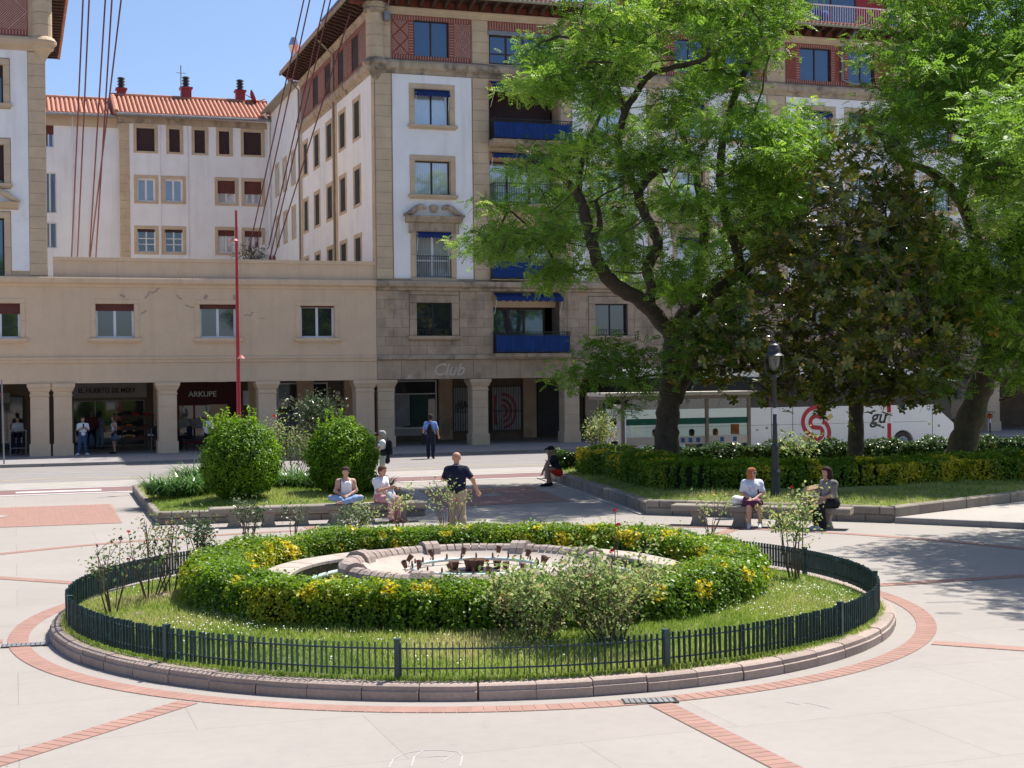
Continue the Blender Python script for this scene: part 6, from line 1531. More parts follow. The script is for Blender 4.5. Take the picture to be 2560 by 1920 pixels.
em.xf(Matrix.Rotation(PI/2, 4, 'X')); em.v = [(a, b-.012, c) for a, b, c in em.v]; em.build('frieze_emblem', MT['oldletter'], mb_, rel(mb_, x, D0, 3.64))
# ---------------------------------------------------------------- low arcade building
lo = broot('arcade_building', 'low beige two storey arcade building between the two tall houses', SL, D0)
S0L = -14.0
LW = [(3.28, 4.86, 5.04, 6.50), (7.61, 9.17, 5.04, 6.50), (11.99, 13.51, 5.04, 6.46), (-1.3, .26, 5.04, 6.5), (-6.0, -4.4, 5.04, 6.5)]
wallpart(lo, 'wall', MT['render'], S0L, SC-.01, 3.15, 7.3, D0, LW, .3)
bbox(lo, 'arcade_beam', MT['render'], S0L, SC-.01, D0+.01, D0+.8, 3.152, 3.6)
bbox(lo, 'arcade_ceiling', MT['render'], S0L, SC-.01, D0+.8, 71.5, 3.2, 3.4)
for a in np.arange(S0L, SC-.02, 2.6):
    b = min(a+2.597, SC-.02)
    cornice(lo, 'string_course', MT['render'], a+.002, b, D0, [(.0, 3.98), (-.06, 4.0), (-.08, 4.12), (-.12, 4.16), (-.12, 4.24), (.0, 4.27)])
    cornice(lo, 'cornice', MT['render'], a+.002, b, D0, [(.0, 7.18), (-.04, 7.2), (-.06, 7.3), (-.2, 7.38), (-.22, 7.55), (-.2, 7.6), (.1, 7.64), (.1, 7.18)])
    if a > 0: cornice(lo, 'parapet', MT['render'], max(a+.002, SL+.05), b, D0, [(.12, 7.62), (.12, 8.3), (.06, 8.32), (.05, 8.47), (.4, 8.5), (.4, 7.62)])
cornice(lo, 'parapet', MT['render'], SL+.05, 3.6, D0, [(.121, 7.62), (.121, 8.3), (.061, 8.32), (.051, 8.47), (.401, 8.5), (.401, 7.62)]) if False else None
bbox(lo, 'roof_terrace', M('pale_bounce_roof', (.62, .57, .5), .9, .08), SL, SC-.02, D0+.4, 92, 7.45, 7.6)  # hidden terrace made pale to bounce sunlight onto the walls around it
# small pigeon spikes along the cornice
sp_ = MB()
for x in np.arange(S0L, 10, .16): sp_.box(x, x+.008, -.2, -.192, 7.6, 7.72); sp_.box(x+.07, x+.078, -.15, -.142, 7.6, 7.7)
tag(sp_.build('bird_spikes', MT['zinc'], lo, rel(lo, 0, D0)), kind='stuff')
# repaired cracks in the render
cr = MB()
def crack(pts, w):
    q = []
    for (x0, y0), (x1, y1) in zip(pts[:-1], pts[1:]):
        for t in (0, .33, .66): q.append((x0 + (x1-x0)*t + random.uniform(-3, 3), y0 + (y1-y0)*t + random.uniform(-3, 3)))
    q.append(pts[-1]); q = [F(*p, D0) for p in q]; ribbon(cr, [(a - RO[lo.name][0], b) for a, b in q], w, -.006)
crack([(363, 748), (372, 732), (392, 725), (398, 715)], .07); crack([(300, 737), (312, 743)], .1); crack([(440, 740), (455, 748)], .08); crack([(352, 785), (365, 775)], .06)
crack([(512, 745), (518, 738)], .14); crack([(465, 765), (485, 768)], .06); crack([(607, 790), (625, 788), (635, 782)], .05); crack([(585, 740), (595, 750)], .14); crack([(650, 795), (662, 794)], .04)
cr.build('crack_repair', M('grey_crack_filler', (.43, .33, .25), .9, .1), lo)
for i, h in enumerate(LW):
    window(lo, *h, D0, 'glass_dark', .2, .09, (.5,), (), 'whiteframe', shut=(.2, .13, .05, .3, .2)[i], shutmat='shutter_red', surr=.2, sill=True, smat='render')
def colpair(a, b, blocks=4): column(lo, a, b, D0+.02, MT['render'], MT['render'], blocks=blocks)
for a, b in ((.62, 1.36), (1.55, 2.28), (5.83, 6.6), (10.1, 10.89), (14.45, 15.28), (-3.6, -2.8), (-8, -7.2)): colpair(a, b)
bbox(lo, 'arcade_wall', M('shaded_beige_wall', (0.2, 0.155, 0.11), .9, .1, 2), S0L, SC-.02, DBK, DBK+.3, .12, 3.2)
for px in (405, 545, 640, 762, 880): bbox(lo, 'pilaster', MT['render'], sb(px)-.4, sb(px)+.4, DBK-.3, DBK-.002, .12, 3.19)
# greengrocer
o, a, b = shopwin(lo, 181, 362, .2, 2.35, 'glass_shop', (.31, .6), (), 'alu', fr=.06)
MT['darksign'] = M('dark_red_fascia', (.085, .008, .012), .5, .1)
MT['greysign'] = M('pale_grey_sign_board', (.33, .31, .28), .6, .06)
MT['ink'] = M('black_lettering', (.015, .015, .02), .5, .05)
def signboard(px0, px1, py0, py1, mat, label, d=DBK-.35):
    s0_, z1 = F(px0, py0, d); s1_, z0 = F(px1, py1, d); z1 = min(z1, 3.12); sg = thing('shop_sign', label, 'sign', tuple(BW(s0_, d, z0)), A); w = s1_-s0_; h = z1-z0
    MB().box(0, w, 0, .12, 0, h).build('board', mat, sg); return sg, w, h
sg, w, h = signboard(181, 367, 954, 993, MT['greysign'], 'pale grocer sign board reading EL HUERTO DE MERY under the arcade')
link('lettering', text_mesh('EL HUERTO DE MERY', .27, MT['ink'], .004, 0, .008), sg, (w*.46, -.005, h*.38), (PI/2, 0, 0))
MB().box(w*.14, w*.8, -.004, 0, h*.33, h*.35).box(w*.14, w*.8, -.004, 0, h*.73, h*.75).build('rule', MT['ink'], sg)
for k in range(9):
    c_ = ('orange_fruit', (.4, .12, .02)) if k % 3 == 0 else (('dark_fruit', (.12, .03, .02)) if k % 3 == 1 else ('yellow_fruit', (.4, .25, .03)))
    if c_[0] not in MT: MT[c_[0]] = M(c_[0], c_[1], .6, .2, 6)
    MB().lathe([(0, -.008), (.08, -.008), (.085, 0)], 10).xf(Matrix.Translation((w*.29 + k*.155, -.0, h*.82 + .03*(k % 2))) @ Matrix.Rotation(PI/2, 4, 'X')).build('painted_fruit', MT[c_[0]], sg)
o, a, b = shopwin(lo, 445, 545, .25, 2.1, 'glass_shop', (.4,), (), 'redpaint')
sg, w, h = signboard(440, 596, 950, 1010, MT['darksign'], 'dark red bar sign board reading ARKUPE under the arcade')
link('lettering', text_mesh('ARKUPE', .36, MT['white'], .004, 0, .004), sg, (w*.42, -.005, h*.36), (PI/2, 0, 0))
s0_, s1_ = sb(445), sb(545); bbox(lo, 'window_banner', MT['greysign'], s0_, s1_, DBK-.25, DBK-.24, 1.0, 1.4)
for k in range(3): link('banner_lettering', text_mesh('ARKUPE', .12, MT['darksign'], .002), lo, rel(lo, s0_ + .6 + k*1.1, DBK-.255, 1.08 + .14*(k % 2)), (PI/2, 0, 0))
bbox(lo, 'bar_door', MT['darksign'], sb(550), sb(590), DBK-.25, DBK-.1, .2, 2.4)
bbox(lo, 'notice', MT['white'], sb(524)-.16, sb(524)+.16, DBK-.26, DBK-.255, 1.75, 2.05)
# office
o, a, b = shopwin(lo, 693, 750, .25, 3.05, 'glass_shop', (), (.72,), 'whiteframe'); o2, a2, b2 = shopwin(lo, 753, 820, .25, 3.05, 'glass_shop', (), (.72,), 'whiteframe')
link('window_lettering', text_mesh('area', .32, MT['ink'], .002), o, ((b-a)*.45, -.02, .95), (PI/2, 0, 0))
MB().box(.1, b-a-.1, -.012, -.008, .1, 1.35).build('window_film', M('grey_blue_film', (.17, .19, .22), .3, .1), o); MB().box(.15, b2-a2-.15, -.012, -.008, .3, 1.45).build('window_poster', M('pale_poster', (.26, .27, .3), .5, .15, 3), o2)
MB().lathe([(0, -.02), (.1, -.02), (.1, 0)], 12).xf(Matrix.Translation(((b2-a2)*.35, 0, 1.5)) @ Matrix.Rotation(PI/2, 4, 'X')).build('round_sticker', MT['red'], o2)
MB().box((b2-a2)*.45, (b2-a2)*.72, -.02, -.01, 1.65, 1.9).build('red_sticker', MT['red'], o2)
bbox(lo, 'notice', MT['red'], sb(842)-.12, sb(842)+.12, DBK-.32, DBK-.31, 2.1, 2.4); bbox(lo, 'notice', MT['white'], sb(842)-.12, sb(842)+.12, DBK-.32, DBK-.31, 2.42, 2.6)
bbox(lo, 'notice', MT['whitecloth'], sb(614)-.15, sb(614)+.15, DBK-.32, DBK-.31, 2.0, 2.7)
o, a, b = shopwin(lo, -60, 60, .2, 2.6, 'glass_shop', (.5,), (), 'iron')
bbox(lo, 'notice', MT['greysign'], sb(0), sb(25), DBK-.35, DBK-.33, 2.3, 2.75)
# stair wall on the terrace
x0, z0 = F(560, 640, 76); x1, _ = F(672, 640, 76)
MB().prism([(x0, 7.5), (x1, 7.5), (x1, 10.2), (x1-.25, 10.25), (x1-.6, 10.1), (x0+.3, 8.6)], 0, .3).xf(Matrix.Rotation(PI/2, 4, 'X')).build('terrace_wall', MT['plaster'], lo, rel(lo, 0, 76.3))
# ---------------------------------------------------------------- left tall house
tw_ = broot('tall_house', 'tall sandstone and white plaster house cut by the left edge of the picture', SL, D0)
tL = -9.0
wins = [F(px0, py1, D0) + F(px1, py0, D0) for px0, py0, px1, py1 in ((-75, 545, 10, 690), (-75, 362, 9, 456), (-75, 162, 7, 255))]
th = [(a, c, b, e) for a, b, c, e in wins]
wallpart(tw_, 'wall', MT['stone'], tL, SL, 7.62, 20.4, D0+.04, th, .3)
bbox(tw_, 'building_core', MT['stone'], tL, SL-.005, D0+.6, 80, 7.62, 20.3)
pa0, pa1 = -4.2, F(71, 400, D0)[0]
wallpart(tw_, 'plaster_panel', MT['plaster'], pa0, pa1, 7.85, 17.0, D0, [(h[0]-.28, h[1]+.28, h[2]-.22, h[3]+.3) for h in th], .05)
for i, h in enumerate(th):
    window(tw_, *h, D0, ('glass_sky', 'glass_dark', 'glass_dark')[i], .2, .07, (.5,), (), 'iron', shut=(0, .9, .3)[i], surr=.26, sill=i > 0)
stones(tw_, pa1+.01, SL-.003, 7.66, 16.96, D0-.02, 19, 2.0, MT['stone'], dep=.05, stagger=False, name='pilaster_stone')
h = th[0]; pdz = h[3]+.35
MB().extr_x([(-.05, pdz), (-.2, pdz+.06), (-.36, pdz+.3), (.02, pdz+.32), (.02, pdz)], h[0]-.5, h[1]+.55).build('pediment', MT['stone'], tw_, rel(tw_, 0, D0))
MB().tube([(h[1]+.65, -.16, pdz+.33), (h[1]+.4, -.16, pdz+.42), (h[1]+.1, -.16, pdz+.62), (h[1]-.25, -.16, pdz+.8)], [.05, .1, .13, .12], 10).build('scroll', MT['stone'], tw_, rel(tw_, 0, D0), smooth=True)
for a in np.arange(tL, SL, 2.0):
    b = min(a+1.997, SL)
    cornice(tw_, 'string_course', MT['stone'], a, b, D0, [(-.03, 17.0), (-.05, 17.12), (-.2, 17.2), (-.24, 17.42), (-.2, 17.52), (-.03, 17.6), (.05, 17.6), (.05, 17.0)])
bs = F(69, 40, D0)[0]; brickpanel(tw_, -1.6, bs, 17.62, 19.62, D0-.005, None); brickpanel(tw_, -5, -1.65, 17.62, 19.62, D0-.005, None)
cc = rel(tw_, SL-.12, D0+.1)
MB().lathe([(0, 16.3), (.05, 16.32), (.1, 16.45), (.07, 16.55), (.13, 16.62), (.24, 16.85), (.36, 17.02), (.47, 17.1), (.5, 17.25), (.58, 17.3), (.6, 17.42), (.5, 17.55), (.42, 17.6)], 20, cc).build('corner_corbel', MT['stone'], tw_)
for i in range(5): MB().lathe([(.40, 17.6 + i*.5 + .005), (.41, 17.61 + i*.5), (.41, 18.09 + i*.5), (.40, 18.095 + i*.5)], 20, cc).build('corner_shaft', MT['stone'], tw_)
eo = MB().box(SL-.3, SL+1.0, -1.05, 17, 20.32, 20.36).build('eave_board', MT['wood'], tw_, (-SL, 0, 0))
bm = cached('brk2', lambda: MB().box(0, .95, -.07, .07, 20.1, 20.318).mesh('eave_bracket', MT['wood']))
for y in np.arange(.2, 16, .58): link('eave_bracket', bm, eo, (SL, y, 0))
MB().tube([(SL+1.05, -1.1, 20.36), (SL+1.05, 17, 20.36)], .075, 8).build('gutter', MT['tile'], eo)
t = MB()
for y in np.arange(-1, 17, .22): t.tube([(SL+1.08, y, 20.44), (SL-.5, y, 20.9)], .085, 6)
tag(t.build('roof_tiles', MT['tile'], eo), kind='stuff')
MB().box(SL-2, SL+.0, -.0, 17, 19.63, 20.31).build('eave_brick', MT['brick'], tw_, (-SL, .15, 0))
# ---------------------------------------------------------------- rear house
DR = 92.0
re = broot('white_house', 'white rear house with red tiled roof and three red chimneys', F(120, 400, DR)[0]-2, DR)
rs0, rs1, rdiv = F(60, 400, DR)[0], F(690, 400, DR)[0], F(303, 400, DR)[0]
K = 700/1659
def rw(x0, y0, x1, y1): a, z1 = F(x0*K, y0*K, DR); b, z0 = F(x1*K, y1*K, DR); return (a, b, z0, z1)
RW1 = [rw(808, 755, 918, 897), rw(1002, 762, 1068, 902), rw(1152, 768, 1217, 908), rw(1297, 775, 1362, 915), rw(1443, 780, 1550, 920)]
RW2 = [rw(812, 1055, 920, 1195), rw(973, 1060, 1083, 1197)]; RW2b = [rw(1290, 1068, 1395, 1208), rw(1448, 1073, 1552, 1212)]
RW3 = [rw(814, 1355, 922, 1495), rw(977, 1358, 1085, 1497)]; RW3b = [rw(1292, 1362, 1392, 1500), rw(1450, 1367, 1553, 1505)]
RW4 = [rw(255, 735, 320, 868), rw(255, 1015, 338, 1260), rw(255, 1312, 340, 1468)]
wallpart(re, 'wall', MT['plaster'], rdiv, rs1, 7.5, 19.35, DR, RW1+RW2+RW2b+RW3+RW3b, .3)
wallpart(re, 'wall', MT['plaster'], rs0, rdiv-.0, 7.5, 19.25, DR+.3, RW4, .3)
stones(re, rdiv-.1, rdiv+.5, 7.5, 18.95, DR-.03, 22, 2, MT['stone'], dep=.06, name='pilaster_stone')
for h in RW1: window(re, *h, DR, 'glass_dark', .2, .05, (), (), 'brownframe', shut=.97, surr=.19)
for h in RW2: window(re, *h, DR, 'glass_blueblind', .18, .1, (.5,), (), 'whiteframe', surr=.2)
for h in RW2b: window(re, *h, DR, 'glass_curtain', .18, .08, (.5,), (), 'whiteframe', shut=.55, shutmat='shutter_red', surr=.2)
for h in RW3: window(re, *h, DR, 'glass_dark', .18, .07, (.5,), (.35, .6), 'whiteframe', shut=.12, surr=.2)
for h in RW3b: window(re, *h, DR, 'glass_curtain', .18, .09, (.5,), (), 'whiteframe', shut=.25, shutmat='shutter_red', surr=.2)
for i, h in enumerate(RW4): window(re, *h, DR+.3, 'glass_dark' if i else 'glass_sky', .15, .07, (.5,), (), 'whiteframe', shut=.4 if i == 0 else 0, shutmat='shutter_red')
bbox(re, 'eave_band', MT['cornice'], rdiv-.2, rs1, DR-.12, DR+.1, 18.98, 19.36); bbox(re, 'eave_band', MT['stone'], rs0, rdiv-.21, DR+.15, DR+.4, 18.7, 19.3)
o_ = RO[re.name]
def tileroof(s0_, s1_, d0_, z0, d1_, z1):
    t = MB()
    for x in np.arange(s0_+.12, s1_, .27): t.tube([(x-o_[0], d0_-o_[1], z0+.05), (x-o_[0], d1_-o_[1], z1+.05)], .11, 6)
    t.poly([(s0_-o_[0], d0_-o_[1], z0), (s1_-o_[0], d0_-o_[1], z0), (s1_-o_[0], d1_-o_[1], z1), (s0_-o_[0], d1_-o_[1], z1)])
    r_ = t.build('roof_tiles', MT['tile'], re); r_['kind'] = 'stuff'
    MB().tube([(s0_-o_[0], d0_-o_[1]-.08, z0-.02), (s1_-o_[0], d0_-o_[1]-.08, z0-.02)], .09, 8).build('gutter', MT['zinc'], re)
    MB().tube([(s0_-o_[0], d1_-o_[1], z1+.1), (s1_-o_[0], d1_-o_[1], z1+.1)], .16, 8).build('ridge_tiles', MT['tile'], re)
tileroof(rdiv-.3, rs1, DR-.55, 19.45, DR+3.2, 21.15); tileroof(rs0, rdiv-.35, DR-.2, 19.35, DR+3.6, 20.9)
rakes = MB().tube([(rdiv-.3-o_[0], -.55, 19.55), (rdiv-.3-o_[0], 3.2, 21.25)], .17, 8); rakes.build('verge_tiles', MT['tile'], re)
MB().box(.2, rs1-o_[0], 3.2, 9, 7.5, 20.8).build('building_core', MT['plaster'], re)
for x, y0, y1, wd in ((718, 525, 620, 50), (1101, 520, 630, 58), (1422, 537, 645, 52)):
    a, zt = F(x*K, y0*K, DR+3.4); zb = 20.3; w = wd*K/3650*95/2
    ch_ = MB().box(-w, w, -w, w, zb, zt-.12).box(-w-.08, w+.08, -w-.08, w+.08, zt-.12, zt).build('chimney', MT['redpaint'], re, rel(re, a, DR+3.4))
    cw = MB(); [cw.lathe([(0, zt+.02+k*.21), (.23, zt+.02+k*.19), (.25, zt+.05+k*.19), (.23, zt+.10+k*.19), (0, zt+.10+k*.19)], 14) for k in range(4)]; cw.tube([(0, 0, zt), (0, 0, zt+.7)], .17, 10); cw.build('chimney_cowl', MT['iron'], ch_)
a, z = F(1071*K, 388*K, DR+3); zb = 20.8; MB().tube([(0, 0, zb), (0, 0, z)], .035, 6).box(-.3, .3, -.02, .02, z-.5, z-.47).build('antenna', MT['zinc'], re, rel(re, a, DR+3))
a, z = F(1487*K, 580*K, DR+3); MB().lathe([(0, 0), (.3, .06), (.5, .18)], 16).xf(Matrix.Translation((0, 0, z)) @ Matrix.Rotation(1.2, 4, 'Y')).tube([(-.9, .3, z-.1), (-.4, .1, z+.25), (0, 0, z)], .03, 6).tube([(0, 0, z-.4), (.9, -.2, z-.05)], .02, 5).build('satellite_dish', MT['redpaint'], re, rel(re, a, DR+3))
for px in (1112, 948): x = F(px*K, 900*K, DR)[0]; MB().tube([(0, -.06, 7.6), (0, -.06, 18.9)], .025, 5).build('cable_duct', MT['whitecloth'], re, rel(re, x, DR))
x = F(432*K, 900*K, DR)[0]; MB().tube([(0, .2, 7.6), (0, .2, 19.3)], .06, 6).build('downpipe', MT['whitecloth'], re, rel(re, x, DR))
p_ = BW(F(626, 600, 75)[0], 75, 7.6); bush('potted_shrub', 'twiggy shrub on the roof terrace beside the white stair wall', tuple(p_), 2.6, 1.0, 22, 600, .1, OLE, 91, low=.4)
# ================================================================= PEOPLE (one continuous implicit surface per body)
def surf(prims, vox, k=.03, cuts=(), head=None):
    """prims: (a, b, ra, rb, k); smooth union on a grid, then surface nets"""
    pa = np.array([[p[0], p[1]] for p in prims], float); R_ = max(max(p[2], p[3]) for p in prims)
    rr = np.array([max(p[2], p[3]) for p in prims])
    lo_ = (pa.min(1) - rr[:, None]).min(0) - .05; hi = (pa.max(1) + rr[:, None]).max(0) + .05
    nn = np.ceil((hi-lo_)/vox).astype(int) + 1; Fd = np.full(nn, 1.0, np.float32)
    ax = [lo_[i] + vox*np.arange(nn[i]) for i in range(3)]
    for p in prims:
        a, b, ra, rb = np.array(p[0], float), np.array(p[1], float), p[2], p[3]; kk = p[4] if len(p) > 4 else k
        m_ = max(ra, rb) + kk + 2*vox; mn = np.maximum(0, np.floor((np.minimum(a, b) - m_ - lo_)/vox).astype(int)); mx = np.minimum(nn, np.ceil((np.maximum(a, b) + m_ - lo_)/vox).astype(int) + 1)
        X, Y, Z = np.meshgrid(ax[0][mn[0]:mx[0]], ax[1][mn[1]:mx[1]], ax[2][mn[2]:mx[2]], indexing='ij')
        ab = b-a; L2 = max(ab @ ab, 1e-9); t = np.clip(((X-a[0])*ab[0] + (Y-a[1])*ab[1] + (Z-a[2])*ab[2])/L2, 0, 1)
        d = np.sqrt((X-a[0]-ab[0]*t)**2 + (Y-a[1]-ab[1]*t)**2 + (Z-a[2]-ab[2]*t)**2) - (ra + (rb-ra)*t)
        s_ = Fd[mn[0]:mx[0], mn[1]:mx[1], mn[2]:mx[2]]
        if kk > 0: h = np.maximum(kk - np.abs(s_-d), 0)/kk; s_[...] = np.minimum(s_, d) - h*h*kk*.25
        else: s_[...] = np.minimum(s_, d)
    if cuts or head:
        X, Y, Z = np.meshgrid(*ax, indexing='ij')
        for c, n_ in cuts: Fd = np.maximum(Fd, (X-c[0])*n_[0] + (Y-c[1])*n_[1] + (Z-c[2])*n_[2])
        if head is not None:
            c, f, y0, z0 = head; u = (X-c[0])*f[0] + (Y-c[1])*f[1] + (Z-c[2])*f[2]; Fd = np.maximum(Fd, np.minimum(u - y0, z0 - (Z-c[2])))
    Fd[0] = Fd[-1] = 1; Fd[:, 0] = Fd[:, -1] = 1; Fd[:, :, 0] = Fd[:, :, -1] = 1
    ins = Fd < 0; c8 = [ins[i:nn[0]-1+i, j:nn[1]-1+j, l:nn[2]-1+l] for i in (0, 1) for j in (0, 1) for l in (0, 1)]
    sm = sum(c.astype(np.int8) for c in c8); act = (sm > 0) & (sm < 8); ci = np.argwhere(act); idm = np.full(act.shape, -1, np.int64); idm[act] = np.arange(len(ci))
    acc = np.zeros((len(ci), 3)); cnt = np.zeros(len(ci))
    for axis in range(3):
        o1, o2 = [x for x in range(3) if x != axis]
        for u in (0, 1):
            for v in (0, 1):
                q = ci.copy(); q[:, o1] += u; q[:, o2] += v; q2 = q.copy(); q2[:, axis] += 1
                f0 = Fd[q[:, 0], q[:, 1], q[:, 2]]; f1 = Fd[q2[:, 0], q2[:, 1], q2[:, 2]]; mk_ = (f0 < 0) != (f1 < 0)
                t = np.where(mk_, f0/np.where(f0 == f1, 1, f0-f1), 0); pp = q.astype(float); pp[:, axis] += t; acc[mk_] += pp[mk_]; cnt[mk_] += 1
    V = lo_ + vox*acc/cnt[:, None]; Q = []
    for axis in range(3):
        o1, o2 = [(1, 2), (2, 0), (0, 1)][axis]
        s0_ = [slice(None)]*3; s1_ = [slice(None)]*3; s0_[axis] = slice(0, -1); s1_[axis] = slice(1, None)
        ch = ins[tuple(s0_)] != ins[tuple(s1_)]; e = np.argwhere(ch); e = e[(e[:, o1] > 0) & (e[:, o2] > 0)]
        fl = ins[e[:, 0], e[:, 1], e[:, 2]]; vs = []
        for u, v in ((-1, -1), (0, -1), (0, 0), (-1, 0)):
            q = e.copy(); q[:, o1] += u; q[:, o2] += v; vs.append(idm[q[:, 0], q[:, 1], q[:, 2]])
        q = np.stack(vs, 1); q[~fl] = q[~fl][:, ::-1]; Q.append(q)
    return V, np.concatenate(Q)
def surfobj(name, mat, parent, prims, vox=.016, **kw):
    V, Q = surf(prims, vox, **kw); me = bpy.data.meshes.new(name); me.from_pydata(V.tolist(), [], Q.tolist()); me.materials.append(mat)
    me.polygons.foreach_set('use_smooth', [True]*len(me.polygons)); me.update(); return link(name, me, parent)
def stand(h=1.7):
    k = h/1.7; J = dict(pel=(0, 0, .93), wst=(0, 0, 1.09), chs=(0, .0, 1.28), nek=(0, -.015, 1.43), hed=(0, .015, 1.585))
    for s_, n_ in ((-1, 'L'), (1, 'R')): J.update({'sh'+n_: (.172*s_, 0, 1.355), 'el'+n_: (.225*s_, -.03, 1.11), 'wr'+n_: (.235*s_, .05, .88), 'hi'+n_: (.088*s_, 0, .91), 'kn'+n_: (.10*s_, .02, .49), 'an'+n_: (.10*s_, -.02, .085), 'to'+n_: (.12*s_, .13, .035)})
    return {a: Vector(v)*k for a, v in J.items()}
def sit(h=1.65, seat=.44, lean=.0):
    k = h/1.7; J = dict(pel=(0, 0, .10), wst=(0, .02+lean*.3, .25), chs=(0, .02+lean*.7, .44), nek=(0, .01+lean, .585), hed=(0, .05+lean*1.15, .735))
    for s_, n_ in ((-1, 'L'), (1, 'R')): J.update({'sh'+n_: (.166*s_, .0+lean*.9, .515), 'el'+n_: (.21*s_, .06+lean*.7, .29), 'wr'+n_: (.10*s_, .27+lean*.6, .22), 'hi'+n_: (.09*s_, .02, .09), 'kn'+n_: (.11*s_, .42, .09), 'an'+n_: (.11*s_, .42, -(seat/k)+.085), 'to'+n_: (.12*s_, .57, -(seat/k)+.035)})
    return {a: Vector(v)*k for a, v in J.items()}
SKIN = {}
def skin(c):
    if c not in SKIN: SKIN[c] = M('skin', c, .55, .06, 8)
    return SKIN[c]
CM_ = {}
def cloth(name, c, var=.08, stain=None, scale=6):
    k = (name, c)
    if k not in CM_: CM_[k] = M(name, c, .9, var, scale, .9, 16, stain=stain)
    return CM_[k]
def person(label, pos, head, J, top=None, bottom=None, shoes=(.03, .03, .035), hair=('short', (.05, .03, .02)), sk=(.44, .255, .18), look=None, fat=1.0, fem=False, fine=False, glasses=False, group=None, soles=True):
    rz_ = math.atan2(head[1], head[0]) - PI/2; r = thing('person', label, 'person', tuple(pos), rz_, group)
    k = (J['nek'] - J['pel']).length/.5; sc_ = fat
    up = (J['nek']-J['pel']).normalized(); xr = (J['shR']-J['shL']); xr = (xr - up*xr.dot(up)).normalized(); fw_ = up.cross(xr)
    if look is None: look = Vector((0, 1, -.05))
    hf = Vector(look).normalized(); hr = hf.cross(Vector((0, 0, 1))).normalized(); hu = hr.cross(hf)
    H = J['hed']; hp = lambda x, y, z: H + (hr*x + hf*y + hu*z)*.95*k
    def torso(e):
        w = .062*sc_; rc = (.092 if fem else .102)*sc_ + e; rw = (.082 if fem else .095)*sc_ + e; rp = .107*sc_ + e; P_ = []
        for s_ in (-1, 1):
            P_ += [(J['chs']+xr*w*1.15*s_, J['wst']+xr*w*.85*s_, rc, rw, .04), (J['wst']+xr*w*.85*s_, J['pel']+xr*w*1.1*s_, rw, rp, .04), (J['nek']-up*.04+xr*.03*s_, J['sh'+('L' if s_ < 0 else 'R')]-up*.0, .055+e, .06+e, .05), (J['sh'+('L' if s_ < 0 else 'R')]-up*.03, J['chs']+xr*w*1.2*s_, .06+e, rc, .05)]
            if fem: P_.append((J['chs']+xr*.07*s_+fw_*.06+up*.01, J['chs']+xr*.07*s_+fw_*.065, .062*sc_+e, .06*sc_+e, .03))
        if fat > 1.08: P_.append((J['wst']+fw_*.06, J['pel']+fw_*.05+up*.06, .10*sc_+e, .09*sc_+e, .05))
        return P_
    def arm(n_, e, f=2.0):
        S, E, W = J['sh'+n_], J['el'+n_], J['wr'+n_]; P_ = []
        f1 = min(1, f); P_.append((S, S.lerp(E, f1), .053*sc_+e, (.053-.012*f1)*sc_+e*1.25, .03))
        if f > 1: P_.append((E, E.lerp(W, f-1), .041*sc_+e, (.041-.014*(f-1))+e, .03))
        return P_
    def leg(n_, e, f=2.0, fl=0.0):
        Hh, K, An = J['hi'+n_], J['kn'+n_], J['an'+n_]; P_ = []; f1 = min(1, f)
        P_.append((Hh, Hh.lerp(K, f1), .088*sc_+e, (.088-.03*f1)*sc_+e, .04))
        if f > 1:
            P_.append((K, K.lerp(An, .35*min(1, (f-1)/.35)), .056*sc_+e, .054*sc_+e+fl*.4, .03)); 
            if f > 1.35: P_.append((K.lerp(An, .35), K.lerp(An, f-1), .054*sc_+e+fl*.4, .037+e+fl, .03))
        return P_
    hd = [(hp(0, -.022, .035), hp(0, .012, .04), .088*k, .082*k, .03), (hp(0, .02, -.03), hp(0, .035, -.055), .068*k, .05*k, .03), (hp(0, .05, -.085), hp(0, .055, -.088), .03*k, .03*k, .03), (hp(0, .088, .015), hp(0, .103, -.022), .011*k, .015*k, .012),
          (hp(-.083, -.01, .01), hp(-.083, -.008, -.025), .016*k, .012*k, .01), (hp(.083, -.01, .01), hp(.083, -.008, -.025), .016*k, .012*k, .01), (J['nek']-up*.03, hp(0, -.015, -.06), .052*k, .05*k, .03), (hp(-.03, .07, -.055), hp(.03, .07, -.055), .012*k, .012*k, .01)]
    body = hd + torso(0)
    for n_, s_ in (('L', -1), ('R', 1)):
        body += arm(n_, 0) + leg(n_, 0)
        E, W = J['el'+n_], J['wr'+n_]; hd_ = Vector(J['ha'+n_]).normalized() if 'ha'+n_ in J else (W-E).normalized()
        sd_ = hd_.cross(fw_); sd_ = (sd_ if sd_.length > .2 else hd_.cross(up)).normalized(); pn = sd_.cross(hd_)
        pe = W + hd_*.085*k; body.append((W, pe, .026*k, .032*k, .02)); body.append((W + hd_*.05*k + sd_*.02*k, pe + sd_*.018*k, .02*k, .022*k, .015)); body.append((W + hd_*.05*k - sd_*.02*k, pe - sd_*.018*k, .02*k, .022*k, .015))
        for q, l in zip((-.03, -.01, .01, .03), (.066, .078, .074, .055)):
            a = pe + sd_*q*k; b = a + (hd_*.6 + pn*.2)*l*k*.8; c = b + (hd_*.35 + pn*.45)*l*k; body += [(a, b, .0105*k, .0095*k, .004), (b, c, .0095*k, .008*k, .004)]
        body.append((W + hd_*.03*k + sd_*.028*k, W + hd_*.085*k + sd_*.052*k + pn*.02*k, .013*k, .010*k, .01))
        body.append((J['an'+n_], J['to'+n_], .04*k, .03*k, .03))
    surfobj('body', skin(sk), r, body, .0125 if fine else .016)
